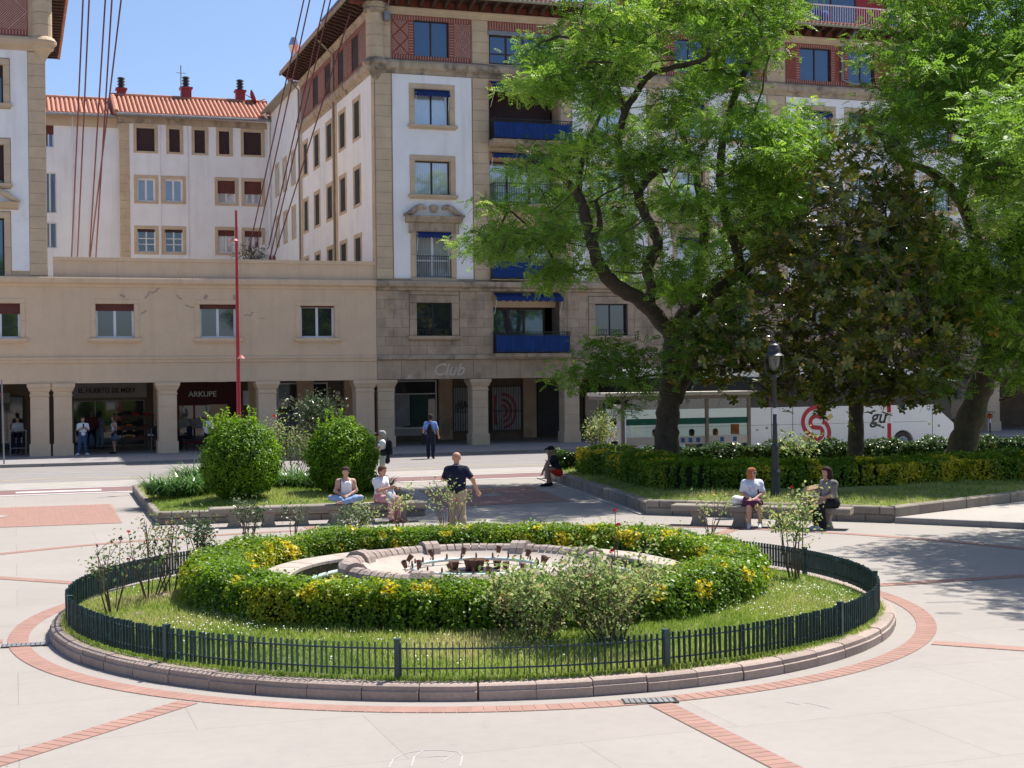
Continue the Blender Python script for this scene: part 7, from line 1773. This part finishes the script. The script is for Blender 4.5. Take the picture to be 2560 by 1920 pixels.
    if top:
        c, sl = top[0], top[1]; P_ = torso(.013) ; hem = top[2] if len(top) > 2 else .07
        if sl > .02: P_ += arm('L', .013, sl) + arm('R', .013, sl)
        cuts = [(J['nek'] + up*(.03 if sl > .02 else -.035), (up*1.0 + fw_*.3).normalized()), (J['pel'] - up*hem, -up)]
        if sl <= .02: 
            for s_ in (-1, 1): cuts.append((J['chs'] + xr*.125*s_, (xr*s_ + up*.12).normalized()))
        surfobj('top', c, r, P_, .015, cuts=cuts)
    if bottom:
        kind, c = bottom[0], bottom[1]; P_ = []; up2 = (J['wst']-J['pel']).normalized()
        for s_ in (-1, 1): P_.append((J['pel']+xr*.068*s_*sc_, J['wst']+xr*.055*s_, .116*sc_, .1*sc_, .04))
        if kind == 'skirt':
            for n_ in 'LR': P_.append((J['hi'+n_], J['hi'+n_].lerp(J['kn'+n_], .92), .11*sc_, .10, .06)); 
            mL = (J['hiL']+J['hiR'])/2; mK = (J['knL']+J['knR'])/2; P_.append((mL, mL.lerp(mK, .92), .11, .10, .06))
            cuts = [(J['wst']-up2*.03, up2)]
        else:
            f, fl = (2.0-.06, bottom[2] if len(bottom) > 2 else .012) if kind == 'trousers' else (bottom[2], .0)
            for n_ in 'LR': P_ += leg(n_, .013 if kind == 'trousers' else .022, f, fl)
            cuts = [(J['wst']-up2*.02, up2)]
        surfobj(kind, c, r, P_, .015, cuts=cuts)
    if shoes is not None:
        for n_ in 'LR':
            t = (J['to'+n_]-J['an'+n_]); t.z = 0; t = t.normalized() if t.length > 1e-4 else Vector((0, 1, 0)); heel = J['an'+n_] - t*.03; dn = (J['to'+n_]-J['an'+n_]).normalized()
            g_ = [(heel + Vector((0, 0, -.045*k)), J['to'+n_] + t*.05*k, .042*k, .038*k, .02), (J['an'+n_] + Vector((0, 0, -.0)), J['an'+n_] + dn*.09, .046*k, .042*k, .03)]
            surfobj('shoe', cloth('shoe', shoes), r, g_, .013, cuts=[(Vector((0, 0, min(J['to'+n_].z, J['an'+n_].z-.05*k)-.033)), (0, 0, -1))] if soles else [])
    st_, hc = hair; hm = cloth('hair', hc, .3, None, 40)
    if st_ == 'cap':
        surfobj('cap', hm, r, [(hp(0, -.02, .05), hp(0, .01, .055), .1*k, .096*k, .02), (hp(0, .09, .06), hp(0, .15, .05), .05*k, .04*k, .0)], .014, cuts=[(hp(0, 0, .035), -hu)])
    elif st_ != 'bald':
        P_ = [(hp(0, -.03, .045), hp(0, .005, .055), .101*k, .09*k, .02), (hp(0, -.05, .0), hp(0, -.045, -.04), .085*k, .07*k, .03)]
        if st_ in ('bob', 'long'):
            for s_ in (-1, 1): P_.append((hp(.06*s_, -.03, .05), hp(.07*s_, -.025, -.09), .055*k, .045*k, .03))
            P_.append((hp(0, -.06, 0), hp(0, -.06, -.09), .08*k, .07*k, .03))
        if st_ == 'long':
            for s_ in (-.05, 0, .05): P_.append((hp(s_, -.075, -.05), hp(s_*1.4, -.10, -.30), .055*k, .045*k, .03))
        if st_ == 'bun': P_.append((hp(0, -.125, .03), hp(0, -.13, .02), .045*k, .045*k, .02))
        if st_ == 'tail': P_ += [(hp(0, -.11, .0), hp(0, -.13, -.16), .035*k, .02*k, .02)]
        surfobj('hair', hm, r, P_, .014, head=(tuple(H + hu*.0), tuple(hf), .045*k, .062*k))
    eye = cloth('eye_dark', (.02, .015, .012))
    for s_ in (-1, 1):
        if glasses: MB().sphere(tuple(hp(.032*s_, .088, .018)), .026*k, 8, 6).build('sunglass_lens', MT['iron'], r)
        else: MB().sphere(tuple(hp(.031*s_, .081, .016)), .0115*k, 6, 4).build('eye', eye, r)
    if glasses: MB().tube([hp(-.085, 0, .02), hp(-.05, .085, .02), hp(.05, .085, .02), hp(.085, 0, .02)], .005, 4).build('glasses_frame', MT['iron'], r)
    MB().tube([hp(-.022, .083, -.056), hp(0, .09, -.058), hp(.022, .083, -.056)], .0055*k, 5).build('mouth', cloth('lips', (.30, .10, .09)), r)
    return r, rz_
def setj(J, h, **kw):
    for a, v in kw.items(): J[a] = Vector(v)*(1 if a[:2] == 'ha' else h/1.7)
    return J
def item(name, label, cat, mat, pos, rz_, prims, vox=.016, **kw):
    t = thing(name, label, cat, tuple(pos), rz_); surfobj('bag_body' if 'bag' in name or 'pack' in name else 'shell', mat, t, prims, vox, **kw); return t
V_ = Vector
white = cloth('white_cotton', (.74, .74, .76)); blackc = cloth('black_cotton', (.012, .012, .016)); jeans = cloth('blue_denim', (.05, .10, .2), .2); paled = cloth('washed_denim', (.22, .33, .52), .25, ((.5, .56, .66), 5, .55, .5))
navy = cloth('navy_cotton', (.012, .014, .035)); khaki = cloth('khaki_cotton', (.36, .29, .20)); greyc = cloth('grey_cotton', (.2, .2, .23))
# 1 woman in jeans under the arcade
p = P(208, 1138, .12); J = setj(stand(1.6), 1.6, elL=(-.24, .06, 1.13), wrL=(-.07, .27, 1.22), elR=(.24, .06, 1.13), wrR=(.08, .28, 1.2), anL=(-.13, -.02, .085), anR=(.2, .03, .085), toL=(-.2, .11, .035), toR=(.3, .14, .035), knR=(.15, .03, .49))
r, q = person('woman in white t-shirt and blue jeans looking at her phone beside the double column', p, (.45, -1), J, (white, .75), ('trousers', jeans), (.6, .6, .6), ('bun', (.05, .03, .02)), fem=True, look=(0, 1, -.35))
t = thing('phone', 'dark phone held by the woman in white t-shirt and jeans', 'phone', (p.x + .12, p.y - .32, p.z + 1.2), q); MB().box(-.035, .035, 0, .01, -.02, .13).build('shell', MT['iron'], t)
item('handbag', 'dark bag hanging from the arm of the woman in white t-shirt and jeans', 'bag', cloth('dark_canvas', (.02, .025, .04)), (p.x + .24, p.y - .0, p.z), q, [(V_((-.1, .1, .75)), V_((-.1, .14, .45)), .1, .13), (V_((-.08, .1, .9)), V_((-.08, .1, .7)), .03, .05)])
# 2 woman with shoulder bag
p = P(286, 1134, .12); J = setj(stand(1.62), 1.62, wrR=(.24, .0, .88), wrL=(-.2, .12, .95), elL=(-.23, -.06, 1.12))
r, q = person('woman in white sleeveless patterned top and black shorts under the arcade', p, (-1, -.35), J, (cloth('purple_print', (.66, .66, .68), .05, ((.16, .08, .4), 7, .55, .9)), .02), ('shorts', blackc, .42), (.02, .015, .015), ('bob', (.14, .05, .03)), fem=True)
item('shoulder_bag', 'slate blue shoulder bag hanging beside the woman in black shorts', 'bag', cloth('slate_leather', (.07, .09, .12)), (p.x + .12, p.y - .28, p.z), q, [(V_((-.02, .0, .83)), V_((.0, .0, .68)), .07, .11), (V_((.0, -.08, .68)), V_((.0, .08, .66)), .1, .1), (V_((0, 0, 1.2)), V_((0, 0, .85)), .014, .014)])
# 3,4 customers
p = P(250, 1122, .12)
person('man in grey t-shirt and light jeans standing with his back to us before the greengrocer', p, (.15, 1), stand(1.66), (greyc, .7), ('trousers', cloth('light_denim', (.23, .27, .33))), (.06, .06, .07), ('short', (.04, .03, .025)))
p = P(224, 1124, .12)
person('person in dark red jacket behind the woman in jeans at the greengrocer window', (p.x, p.y + .4, .12), (-.3, 1), stand(1.76), (cloth('dark_red_wool', (.12, .025, .03)), 1.9, .15), ('trousers', navy), hair=('short', (.14, .12, .11)))
# 5 woman in white shirt by the bar
p = P(522, 1132, .12); J = setj(stand(1.62), 1.62, wrL=(-.26, .1, .86), wrR=(.2, .12, .92))
r, q = person('woman in loose white printed shirt with a strap across her chest outside the bar', p, (-.25, -1), J, (cloth('white_print', (.72, .72, .72), .04, ((.6, .25, .15), 5, .62, .8)), 1.0, .16), ('trousers', blackc), hair=('bun', (.025, .018, .015)), fat=1.15, fem=True, look=(-.2, 1, -.3))
# 6-8 people sitting at the bar tables
chair_mat = M('dark_bar_chair', (.02, .02, .022), .5, .1)
def chair(label, pos, rz_, seat=.46, cat='chair', back=True):
    t = thing('bar_chair' if back else 'bar_stool', label, cat, tuple(pos), rz_); MB().box(-.2, .2, -.2, .2, seat-.03, seat).build('seat', chair_mat, t)
    for x in (-.18, .18):
        for y in (-.18, .18): MB().tube([(x, y, 0), (x*.95, y*.95, seat-.03)], .014, 6).build('leg', MT['iron'], t)
    if back: MB().box(-.2, .2, -.215, -.185, seat+.15, seat+.42).tube([(-.18, -.2, seat-.02), (-.18, -.2, seat+.2)], .014, 6).tube([(.18, -.2, seat-.02), (.18, -.2, seat+.2)], .014, 6).build('backrest', chair_mat, t)
    return t
dk = cloth('dark_blue_knit', (.02, .025, .04))
def at_d(px, d, z=.12): s_ = F(px, 1000, d)[0]; return BW(s_, d, z)
for px, d, h_, lab, tc_, hc in ((474, 66.6, (-1, -.1), 'old man in dark clothes sitting at the bar table left of the woman in white', dk, ('short', (.2, .18, .17))), (392, 67.2, (1, -.2), 'person in blue grey clothes sitting half hidden behind the column by the steel posts', cloth('blue_grey_knit', (.04, .05, .07)), ('short', (.25, .24, .23)))):
    p = at_d(px, d); rzz = math.atan2(h_[1], h_[0]) - PI/2
    person(lab, (p.x, p.y, .12 + .48), h_, sit(1.68, .48), (tc_, 1.8), ('trousers', blackc), hair=hc); chair('dark bar chair under the ' + lab.split(' sitting')[0], (p.x, p.y, .12), rzz, .48)
p = at_d(432, 66.9); t = thing('bar_table', 'small dark round table outside the bar beside the old man', 'table', tuple(p)); MB().lathe([(0, .72), (.35, .72), (.35, .75), (0, .75)], 20).build('table_top', chair_mat, t); MB().tube([(0, 0, .02), (0, 0, .72)], .03, 8).lathe([(0, 0), (.22, 0), (.2, .02), (0, .03)], 16).build('pedestal', MT['iron'], t)
p = at_d(44, 66.4); person('man in white shirt sitting on a high stool at the far left under the arcade', (p.x, p.y, .12 + .76), (.1, -1), sit(1.7, .70), (cloth('dim_white_shirt', (.5, .5, .52)), .9), ('trousers', navy), hair=('short', (.03, .02, .02)))
chair('tall dark stool under the man in white shirt at the far left', (p.x, p.y, .12), PI, .76, 'stool', False)
p = at_d(44, 65.8); t = thing('high_table', 'tall grey bar table in front of the man in white shirt', 'table', tuple(p), A); MB().box(-.35, .35, -.22, .22, 1.02, 1.06).build('table_top', MT['zinc'], t)
for x in (-.32, .32):
    for y in (-.19, .19): MB().box(x-.02, x+.02, y-.02, y+.02, 0, 1.02).build('leg', MT['zinc'], t)
MB().box(-.3, .3, -.2, -.17, .28, .31).build('foot_rail', MT['zinc'], t)
for px, lab in ((371, 'left polished steel barrier post by the greengrocer'), (379, 'right polished steel barrier post by the greengrocer')):
    p = P(px, 1122 if px < 375 else 1126, .12); t = thing('barrier_post', lab, 'post', (p.x, p.y, .12)); MB().tube([(0, 0, .02), (0, 0, .98)], .03, 8).build('pole', MT['zinc'], t); MB().lathe([(0, 0), (.16, 0), (.14, .025), (0, .035)], 16).build('foot', MT['zinc'], t)
# fruit stand
p = at_d(345, 67.4); t = thing('fruit_stand', 'dark fruit stand with baskets and flowers outside the greengrocer', 'fruit stand', tuple(p), A)
for z, y, w in ((.5, -.35, .75), (.95, 0, .7), (1.45, .3, .7)):
    MB().box(-w, w, y-.25, y+.2, z-.04, z).build('shelf', MT['wood'], t)
    MB().box(-w, w, y-.27, y-.25, z-.04, z+.12).build('shelf_rim', MT['wood'], t)
for x in (-.68, .68):
    for y, z in ((-.5, .5), (.45, 1.45)): MB().box(x-.025, x+.025, y-.025, y+.025, 0, z).build('leg', MT['wood'], t)
GRP = 'produce baskets on the greengrocer stand'
for i, (z, y, x, mn) in enumerate(((.5, -.4, -.45, 'yellow_fruit'), (.5, -.4, .1, 'dark_fruit'), (.5, -.4, .5, 'whitecloth'), (.95, -.05, -.4, 'orange_fruit'), (.95, -.05, .35, 'dark_fruit'), (1.45, .25, -.1, 'bloom'), (1.45, .25, .4, 'bloom'))):
    w = rel_pt = BW(*WB(p), 0); a = V_((x*CA - y*SA, x*SA + y*CA, z)); nm = {'yellow_fruit': 'yellow', 'dark_fruit': 'dark', 'whitecloth': 'white', 'orange_fruit': 'orange', 'bloom': 'pink'}[mn]
    b = thing('fruit_basket', 'basket of %s goods on the %s shelf of the greengrocer stand%s' % (nm, {.5: 'lowest', .95: 'middle', 1.45: 'top'}[z], ', the right one' if (i in (6,)) else ''), 'basket', (p.x + a.x, p.y + a.y, .12 + z), A, GRP)
    MB().lathe([(.12, 0), (.2, .14), (.19, .14), (.11, .01)], 12).build('basket', MT['wood'], b); fr2 = MB(); [fr2.sphere((random.uniform(-.12, .12), random.uniform(-.12, .12), .13 + random.uniform(0, .06)), .05, 6, 4) for _ in range(14)]; fr2.build('contents', MT[mn], b)['kind'] = 'stuff'
# 9 grey haired woman with backpack
p = P(957, 1212, 0); J = setj(stand(1.62), 1.62, elL=(-.26, .1, 1.2), wrL=(-.16, .34, 1.22), elR=(.24, .0, 1.1), wrR=(.1, .25, 1.08), anR=(.1, .0, .085))
r, q = person('grey haired woman in white t-shirt and pale green trousers wearing a backpack', p, (-1, -.1), J, (white, .8), ('trousers', cloth('sage_linen', (.42, .46, .40))), (.5, .5, .5), ('short', (.38, .37, .37)), glasses=True, fem=True, fine=True)
b = item('backpack', 'black backpack worn by the grey haired woman', 'backpack', blackc, p, q, [(V_((-.05, -.2, 1.28)), V_((-.05, -.2, 1.0)), .1, .12), (V_((.07, -.2, 1.28)), V_((.07, -.2, 1.0)), .1, .12), (V_((0, -.17, 1.4)), V_((0, -.2, 1.3)), .03, .06), (V_((.12, -.08, 1.36)), V_((.12, .1, 1.28)), .02, .02), (V_((.12, .1, 1.28)), V_((.13, -.12, 1.02)), .018, .018), (V_((-.12, -.08, 1.36)), V_((-.12, .1, 1.28)), .02, .02), (V_((-.12, .1, 1.28)), V_((-.13, -.12, 1.02)), .018, .018)])
item('jacket', 'dark jacket tied round the waist of the grey haired woman', 'jacket', cloth('dark_fleece', (.018, .016, .03)), p, q, [(V_((-.12, -.02, .97)), V_((.12, -.02, .97)), .115, .115), (V_((0, -.1, .95)), V_((0, -.14, .72)), .1, .09), (V_((.02, .13, .97)), V_((.0, .17, .72)), .04, .035), (V_((-.03, .13, .97)), V_((-.06, .16, .62)), .035, .03)])
# 10 man in blue
p = P(1077, 1147, 0); J = setj(stand(1.76), 1.76, anL=(-.1, .08, .085), toL=(-.11, .22, .035), knL=(-.1, .1, .5), anR=(.1, -.12, .12), toR=(.11, -.02, .03), knR=(.1, -.0, .5), wrL=(-.28, .02, .9), elL=(-.25, -.03, 1.12), elR=(.27, -.02, 1.12), wrR=(.3, .06, .88))
r, q = person('man in light blue shirt and navy work trousers walking away across the road', p, (.05, 1), J, (cloth('light_blue_shirt', (.18, .29, .62)), .8), ('trousers', navy, .02), hair=('short', (.04, .025, .02)), fat=1.12, fine=True)
for n_ in 'LR':
    a = J['kn'+n_].lerp(J['an'+n_], .35); b = J['kn'+n_].lerp(J['an'+n_], .5); MB().tube([a, b], [.079, .08], 12, cap=False).build('reflective_band', MT['zinc'], r)
item('drawstring_bag', 'black drawstring bag on the back of the man in the blue shirt', 'bag', blackc, p, q, [(V_((-.06, -.17, 1.1)), V_((0, -.14, 1.34)), .1, .05), (V_((.08, -.17, 1.05)), V_((0, -.14, 1.34)), .1, .04), (V_((0, -.17, 1.0)), V_((0, -.17, 1.05)), .12, .12), (V_((0, -.13, 1.34)), V_((.1, -.06, 1.5)), .012, .012), (V_((0, -.13, 1.34)), V_((-.1, -.06, 1.5)), .012, .012)])
item('jacket', 'dark jacket hanging from the left hand of the man in the blue shirt', 'jacket', blackc, p, q, [(V_((-.3, .02, .98)), V_((-.3, .0, .62)), .06, .08)])
# 11 man in polo
p = P(1143, 1342, 0); J = setj(stand(1.70), 1.70, elL=(-.27, .03, 1.16), wrL=(-.2, .28, 1.12), elR=(.33, -.04, 1.16), wrR=(.41, .03, .93), anL=(-.13, .03, .085), toL=(-.15, .18, .035), anR=(.12, -.05, .085), toR=(.14, .08, .035))
r, q = person('bald man in navy polo shirt and khaki trousers walking away behind the round hedge', p, (.1, 1), J, (navy, .72, .1), ('trousers', khaki, .03), hair=('bald', (.3, .2, .15)), sk=(.47, .24, .165), fat=1.12, fine=True, look=(-.25, 1, 0))
up = (J['nek']-J['pel']).normalized(); MB().lathe([(.068, -.012), (.075, .0), (.066, .025)], 20, tuple(J['nek'] + V_((0, 0, .01)))).build('collar', cloth('navy_collar', (.02, .02, .05)), r)
MB().lathe([(.072, .0), (.0745, .006), (.071, .009)], 20, tuple(J['nek'] + V_((0, 0, .012)))).build('collar_stripe', white, r)
# 12 cross legged girl
bs_ = lambda px: (lambda t: LBa + tl*t)(next(t for t in np.arange(0, 4.7, .01) if (lambda v: (R3.transposed() @ V_((v.x, v.y, .44-CAMH))))(LBa + tl*t + V_((-tl.y, tl.x))*.25).x / -(R3.transposed() @ V_(((LBa + tl*t + V_((-tl.y, tl.x))*.25).x, (LBa + tl*t + V_((-tl.y, tl.x))*.25).y, .44-CAMH))).z * 3650 + 1280 >= px))
c_ = bs_(864) + V_((-tl.y, tl.x))*.25
J = setj(sit(1.62, .44), 1.62, hiL=(-.09, .02, .10), hiR=(.09, .02, .10), knL=(-.33, .22, .15), knR=(.34, .2, .16), anL=(.06, .34, .06), anR=(-.04, .27, .08), toL=(.2, .36, .04), toR=(-.17, .3, .06), elL=(-.24, .03, .3), elR=(.24, .03, .3), wrL=(-.06, .22, .2), wrR=(.07, .22, .2), hed=(0, .07, .73))
r, q = person('young woman in white top and jeans sitting cross legged on the long bench', (c_.x, c_.y, .44), (.1, -1), J, (white, .02), ('trousers', paled), None, ('tail', (.045, .018, .015)), fem=True, fine=True, look=(.05, 1, -.55), sk=(.5, .3, .22))
MB().tube([J['shR'] + V_((-.05, .04, .05)), J['chs'] + V_((.11, .13, .02)), J['pel'] + V_((.14, .12, .06))], .012, 5).build('bag_strap', blackc, r)
for s_ in (-1, 1): MB().tube([J['chs'] + V_((.075*s_, .135, .05)), J['shR']*0 + V_((.095*s_, .06, J['shR'].z + .06)), V_((.09*s_, -.08, J['shR'].z + .0))], .012, 5).build('top_strap', white, r)
# 13 woman in pink trousers
c_ = bs_(950) + V_((-tl.y, tl.x))*.22
J = setj(sit(1.62, .44), 1.62, elL=(-.22, .06, .27), elR=(.21, .1, .28), wrL=(-.03, .32, .36), wrR=(.05, .33, .36), anL=(-.1, .44, -.37), hed=(0, .07, .73))
r, q = person('woman in white t-shirt and pink trousers sitting sideways on the long bench', (c_.x, c_.y, .44), (.82, -.58), J, (cloth('white_pastel_print', (.7, .7, .73), .05, ((.35, .55, .6), 4, .6, .6)), .62), ('trousers', cloth('pink_linen', (.58, .27, .30))), (.1, .05, .05), ('short', (.11, .055, .03)), fem=True, fine=True, fat=1.05, look=(0, 1, -.35), sk=(.5, .27, .19))
item('patterned_bag', 'grey and white patterned cloth bag on the lap of the woman in pink trousers', 'bag', cloth('zigzag_cloth', (.55, .54, .55), .1, ((.16, .15, .16), 5, .5, .9)), (c_.x, c_.y, .44), q, [(V_((-.02, .30, .17)), V_((.1, .36, .14)), .10, .10), (V_((.02, .33, .27)), V_((.05, .34, .2)), .06, .1), (V_((.12, .38, .1)), V_((.14, .38, .05)), .08, .07)])
# 14 man in black t-shirt and red shorts on the kerb
p = P(1396, 1189, .30)
J = setj(sit(1.72, .30, .16), 1.72, knL=(-.1, .36, .26), knR=(.12, .33, .27), anL=(-.1, .33, -.21), anR=(.12, .2, -.21), toL=(-.1, .48, -.265), toR=(.13, .35, -.265), elL=(-.18, .32, .36), wrL=(-.05, .30, .63), haL=(.1, .1, 1), elR=(.2, .3, .33), wrR=(.14, .42, .14), haR=(0, .3, -1), hed=(0, .22, .72))
r, q = person('man in black t-shirt and red shorts sitting on the low planter wall', p, (-1, -.22), J, (cloth('faded_black_cotton', (.022, .022, .026)), .7), ('shorts', cloth('red_sports_cloth', (.6, .025, .02)), .62), (.02, .02, .022), ('cap', (.012, .012, .014)), fine=True, sk=(.40, .225, .155))
# 15 woman with auburn hair on right bench
qd = (Q1-Q0).normalized(); qn = V_((-qd.y, qd.x))
def onbench(px):
    for t in np.arange(0, 5, .01):
        w = Q0 + qd*t + qn*.22; v = R3.transposed() @ V_((w.x, w.y, .44-CAMH))
        if v.x/-v.z*3650 + 1280 >= px: return w
c_ = onbench(1880)
J = setj(sit(1.58, .44), 1.58, wrL=(-.03, .3, .17), wrR=(.04, .31, .16), elL=(-.24, .05, .3), elR=(.24, .06, .3), knL=(-.12, .4, .1), knR=(.1, .42, .1), anL=(-.15, .38, -.37), anR=(.1, .43, -.37))
r, q = person('auburn haired woman in blue floral top and purple skirt on the right bench', (c_.x, c_.y, .44), (-.1, -1), J, (cloth('blue_floral', (.68, .7, .76), .05, ((.16, .28, .6), 6, .52, .85)), .8), ('skirt', cloth('purple_cloth', (.085, .015, .055))), (.55, .56, .6), ('bob', (.36, .13, .05)), fem=True, fine=True, fat=1.06, glasses=True, look=(-1, .55, 0), sk=(.48, .27, .19))
MB().tube([J['shL'] + V_((.05, .06, .03)), J['chs'] + V_((-.1, .11, 0)), J['pel'] + V_((-.14, .12, .1))], .014, 5).build('bag_strap', navy, r)
b_ = onbench(1850); item('plastic_bag', 'white plastic bag on the bench beside the auburn haired woman', 'bag', white, (b_.x, b_.y + .05, .44), 0, [(V_((-.08, 0, .1)), V_((.1, .02, .08)), .11, .09), (V_((.1, 0, .1)), V_((.12, 0, .2)), .05, .02)], cuts=[(V_((0, 0, .002)), V_((0, 0, -1)))])
# 16 woman with long dark hair
c_ = onbench(2078)
J = setj(sit(1.66, .44, .08), 1.66, elL=(-.2, .12, .3), elR=(.22, .12, .28), wrL=(-.06, .34, .2), wrR=(.08, .33, .2), knL=(-.11, .42, .1), anL=(-.12, .38, -.37), anR=(.13, .25, -.37), toR=(.14, .4, -.42))
r, q = person('woman with long dark hair, patterned blouse and black trousers on the right bench', (c_.x, c_.y, .44), (-.86, -.5), J, (cloth('feather_print', (.24, .21, .2), .2, ((.07, .06, .065), 9, .5, .9)), 1.1, .1), ('trousers', blackc, .05), (.55, .53, .5), ('long', (.035, .012, .012)), fem=True, fine=True, fat=1.12)
h_ = V_((-.86, -.5)).normalized(); t = thing('paper_sheet', 'white sheets of paper held by the woman with long dark hair', 'paper', (c_.x + h_.x*.42, c_.y + h_.y*.42, .69), q); MB().box(-.14, .14, -.08, .12, 0, .006).xf(Matrix.Rotation(.25, 4, 'X')).build('sheet', white, t)
b_ = onbench(2028); t = thing('paper_bag', 'brown paper bag standing on the bench beside the woman with long dark hair', 'bag', (b_.x, b_.y, .44), .4)
bg = MB(); bg.v = [(-.15, -.09, 0), (.15, -.09, 0), (.15, .09, 0), (-.15, .09, 0), (-.16, -.1, .36), (.15, -.09, .4), (.15, .09, .4), (-.14, .1, .37), (-.13, -.03, .43), (.12, -.02, .47), (.12, .02, .47), (-.12, .03, .43)]
bg.f = [(0, 3, 2, 1), (0, 1, 5, 4), (1, 2, 6, 5), (2, 3, 7, 6), (3, 0, 4, 7), (4, 5, 9, 8), (5, 6, 10, 9), (6, 7, 11, 10), (7, 4, 8, 11)]; bg.build('bag_body', cloth('brown_paper', (.42, .29, .17)), t)
# 17 man at the shelter, 18-20 people waiting inside
w = BW(F(1534, 1100, 46.3)[0], 46.3)
J = setj(stand(1.72), 1.72, elL=(-.2, .2, 1.24), wrL=(-.12, .34, 1.4), haL=(.1, .2, 1), elR=(.24, .12, 1.15), wrR=(.12, .2, 1.42), haR=(0, .0, 1))
person('man in white t-shirt and dark trousers standing at the left end of the bus shelter', w, (-1, -.15), J, (cloth('pinkish_white_cotton', (.7, .62, .62)), .65), ('trousers', navy), hair=('short', (.03, .02, .018)), sk=(.33, .165, .11), fat=1.12)
nd = (-SA, CA)
for px, hc, tc_, lab, hs_ in ((1730, (.1, .075, .055), cloth('beige_knit', (.42, .36, .30)), 'person with brown hair sitting with back to us in the bus shelter', 'bob'), (1789, (.34, .11, .045), white, 'red haired woman in white sitting with back to us in the bus shelter', 'bob')):
    w = BW(F(px, 1080, 47.25)[0], 47.25, .46); person(lab, w, nd, sit(1.62, .46), (tc_, .9), ('trousers', jeans), hair=(hs_, hc), fem=True)
w = BW(F(1640, 1100, 47.25)[0], 47.25, .46)
J = setj(sit(1.66, .46), 1.66, elR=(.3, .16, .34), wrR=(.3, .4, .2), elL=(-.26, .14, .36), wrL=(-.34, .38, .22))
person('person in mustard top leaning forward in the bus shelter', w, (-.9, .15), J, (cloth('mustard_knit', (.36, .22, .07)), .8), ('trousers', blackc), hair=('short', (.03, .02, .02)))
# bicycle by the far column
w = BW(F(2475, 1075, 62.6)[0], 62.6, .12); bk = thing('bicycle', 'orange hire bicycle parked by the arcade column at the right edge', 'bicycle', tuple(w), A + .95)
for x in (-.52, .52):
    wh = MB(); wh.lathe([(.31, -.018), (.335, -.018), (.335, .018), (.31, .018)], 24, closed=True).xf(Matrix.Translation((x, 0, .335)) @ Matrix.Rotation(PI/2, 4, 'X')); o = wh.build('wheel', MT['iron'], bk)
    sp_ = MB(); [sp_.tube([(x, 0, .335), (x + .31*math.cos(t), 0, .335 + .31*math.sin(t))], .003, 3) for t in np.arange(0, 2*PI, PI/8)]; sp_.build('spokes', MT['zinc'], o)
OR = M('orange_bike_paint', (.55, .12, .02), .4, .08)
MB().tube([(.42, 0, .75), (.05, 0, .38), (-.12, 0, .36)], .04, 8).tube([(-.12, 0, .36), (-.25, 0, .85)], .03, 8).tube([(-.12, 0, .36), (-.52, 0, .335)], .02, 6).tube([(-.22, 0, .7), (-.52, 0, .335)], .015, 6).tube([(.52, 0, .335), (.4, 0, .85)], .022, 6).build('frame', OR, bk)
MB().sphere((-.27, 0, .92), .1, 8, 5, (1.3, .8, .4)).build('saddle', MT['iron'], bk); MB().tube([(.3, -.28, 1.02), (.38, 0, 1.05), (.3, .28, 1.02)], .015, 6).tube([(.4, 0, .85), (.38, 0, 1.05)], .018, 6).build('handlebar', MT['iron'], bk)
MB().box(.45, .75, -.15, .15, .72, .95).build('basket', OR, bk); MB().lathe([(.345, -.03), (.36, 0), (.345, .03)], 14, a0=.3, a1=2.6).xf(Matrix.Translation((-.52, 0, .335)) @ Matrix.Rotation(PI/2, 4, 'X')).build('mudguard', MT['whitecloth'], bk)

# ================================================================= what stands behind us and shows only as reflections in the windows
hb_ = thing('house', 'pale house with a tiled roof behind the viewer, seen only mirrored in the windows', 'building', (-8, -34, 0), .2)
MB().box(-16, 16, -10, 0, 0, 8.5).build('wall', MT['plaster'], hb_)
MB().extr_x([(.8, 8.45), (.8, 8.6), (-5, 11.6), (-10.8, 8.6), (-10.8, 8.45)], -16.8, 16.8).build('roof', MT['tile'], hb_)
for i in range(7):
    for z in (1.2, 5.0): MB().box(-14 + i*4.4, -12.6 + i*4.4, -.05, .03, z, z + 1.7).build('window', MT['glass_dark'], hb_)
src = [o for o in COL.objects if o.name.startswith('locust_tree') and o.parent is None]
for k, (x, y, lab) in enumerate(((8, -26, 'locust tree behind the viewer, seen only mirrored in the right hand windows'), (-20, -24, 'locust tree behind the viewer, seen only mirrored in the left hand windows'))):
    dup(src[k], (x, y, 0), 2.1 + k, lab, 'locust trees around the square')

# ================================================================= fallen leaves on the paving
FL = leafmat('fallen_leaves', [(0.16, 0.09, 0.03), (0.25, 0.17, 0.06), (0.12, 0.14, 0.03)], 0.1, 0.7)
n = 0; xy = np.vstack([np.column_stack([RNG.uniform(-3, 13, 150), RNG.uniform(22, 42, 150)]), np.column_stack([RNG.uniform(-7, 8, 36), RNG.uniform(12, 30, 36)])])
rr = np.hypot(xy[:, 0]-IX, xy[:, 1]-IY); ok = (rr > 5.75) & ~np.array([inside(RP, x, y) or inside(LP, x, y) for x, y in xy]) & ~((xy[:, 0] > 8) & (xy[:, 1] > 26.2)); xy = xy[ok]
tag(cards('fallen_leaves', FL, LEAF[0], LEAF[1], np.column_stack([xy, np.full(len(xy), .016)]), frames(np.column_stack([RNG.normal(0, .25, len(xy)), RNG.normal(0, .25, len(xy)), np.ones(len(xy))])), RNG.uniform(.02, .045, len(xy)), {'rnd': RNG.random(len(xy))}), 'dry brown leaves scattered over the pale paving', 'fallen leaves', kind='stuff')
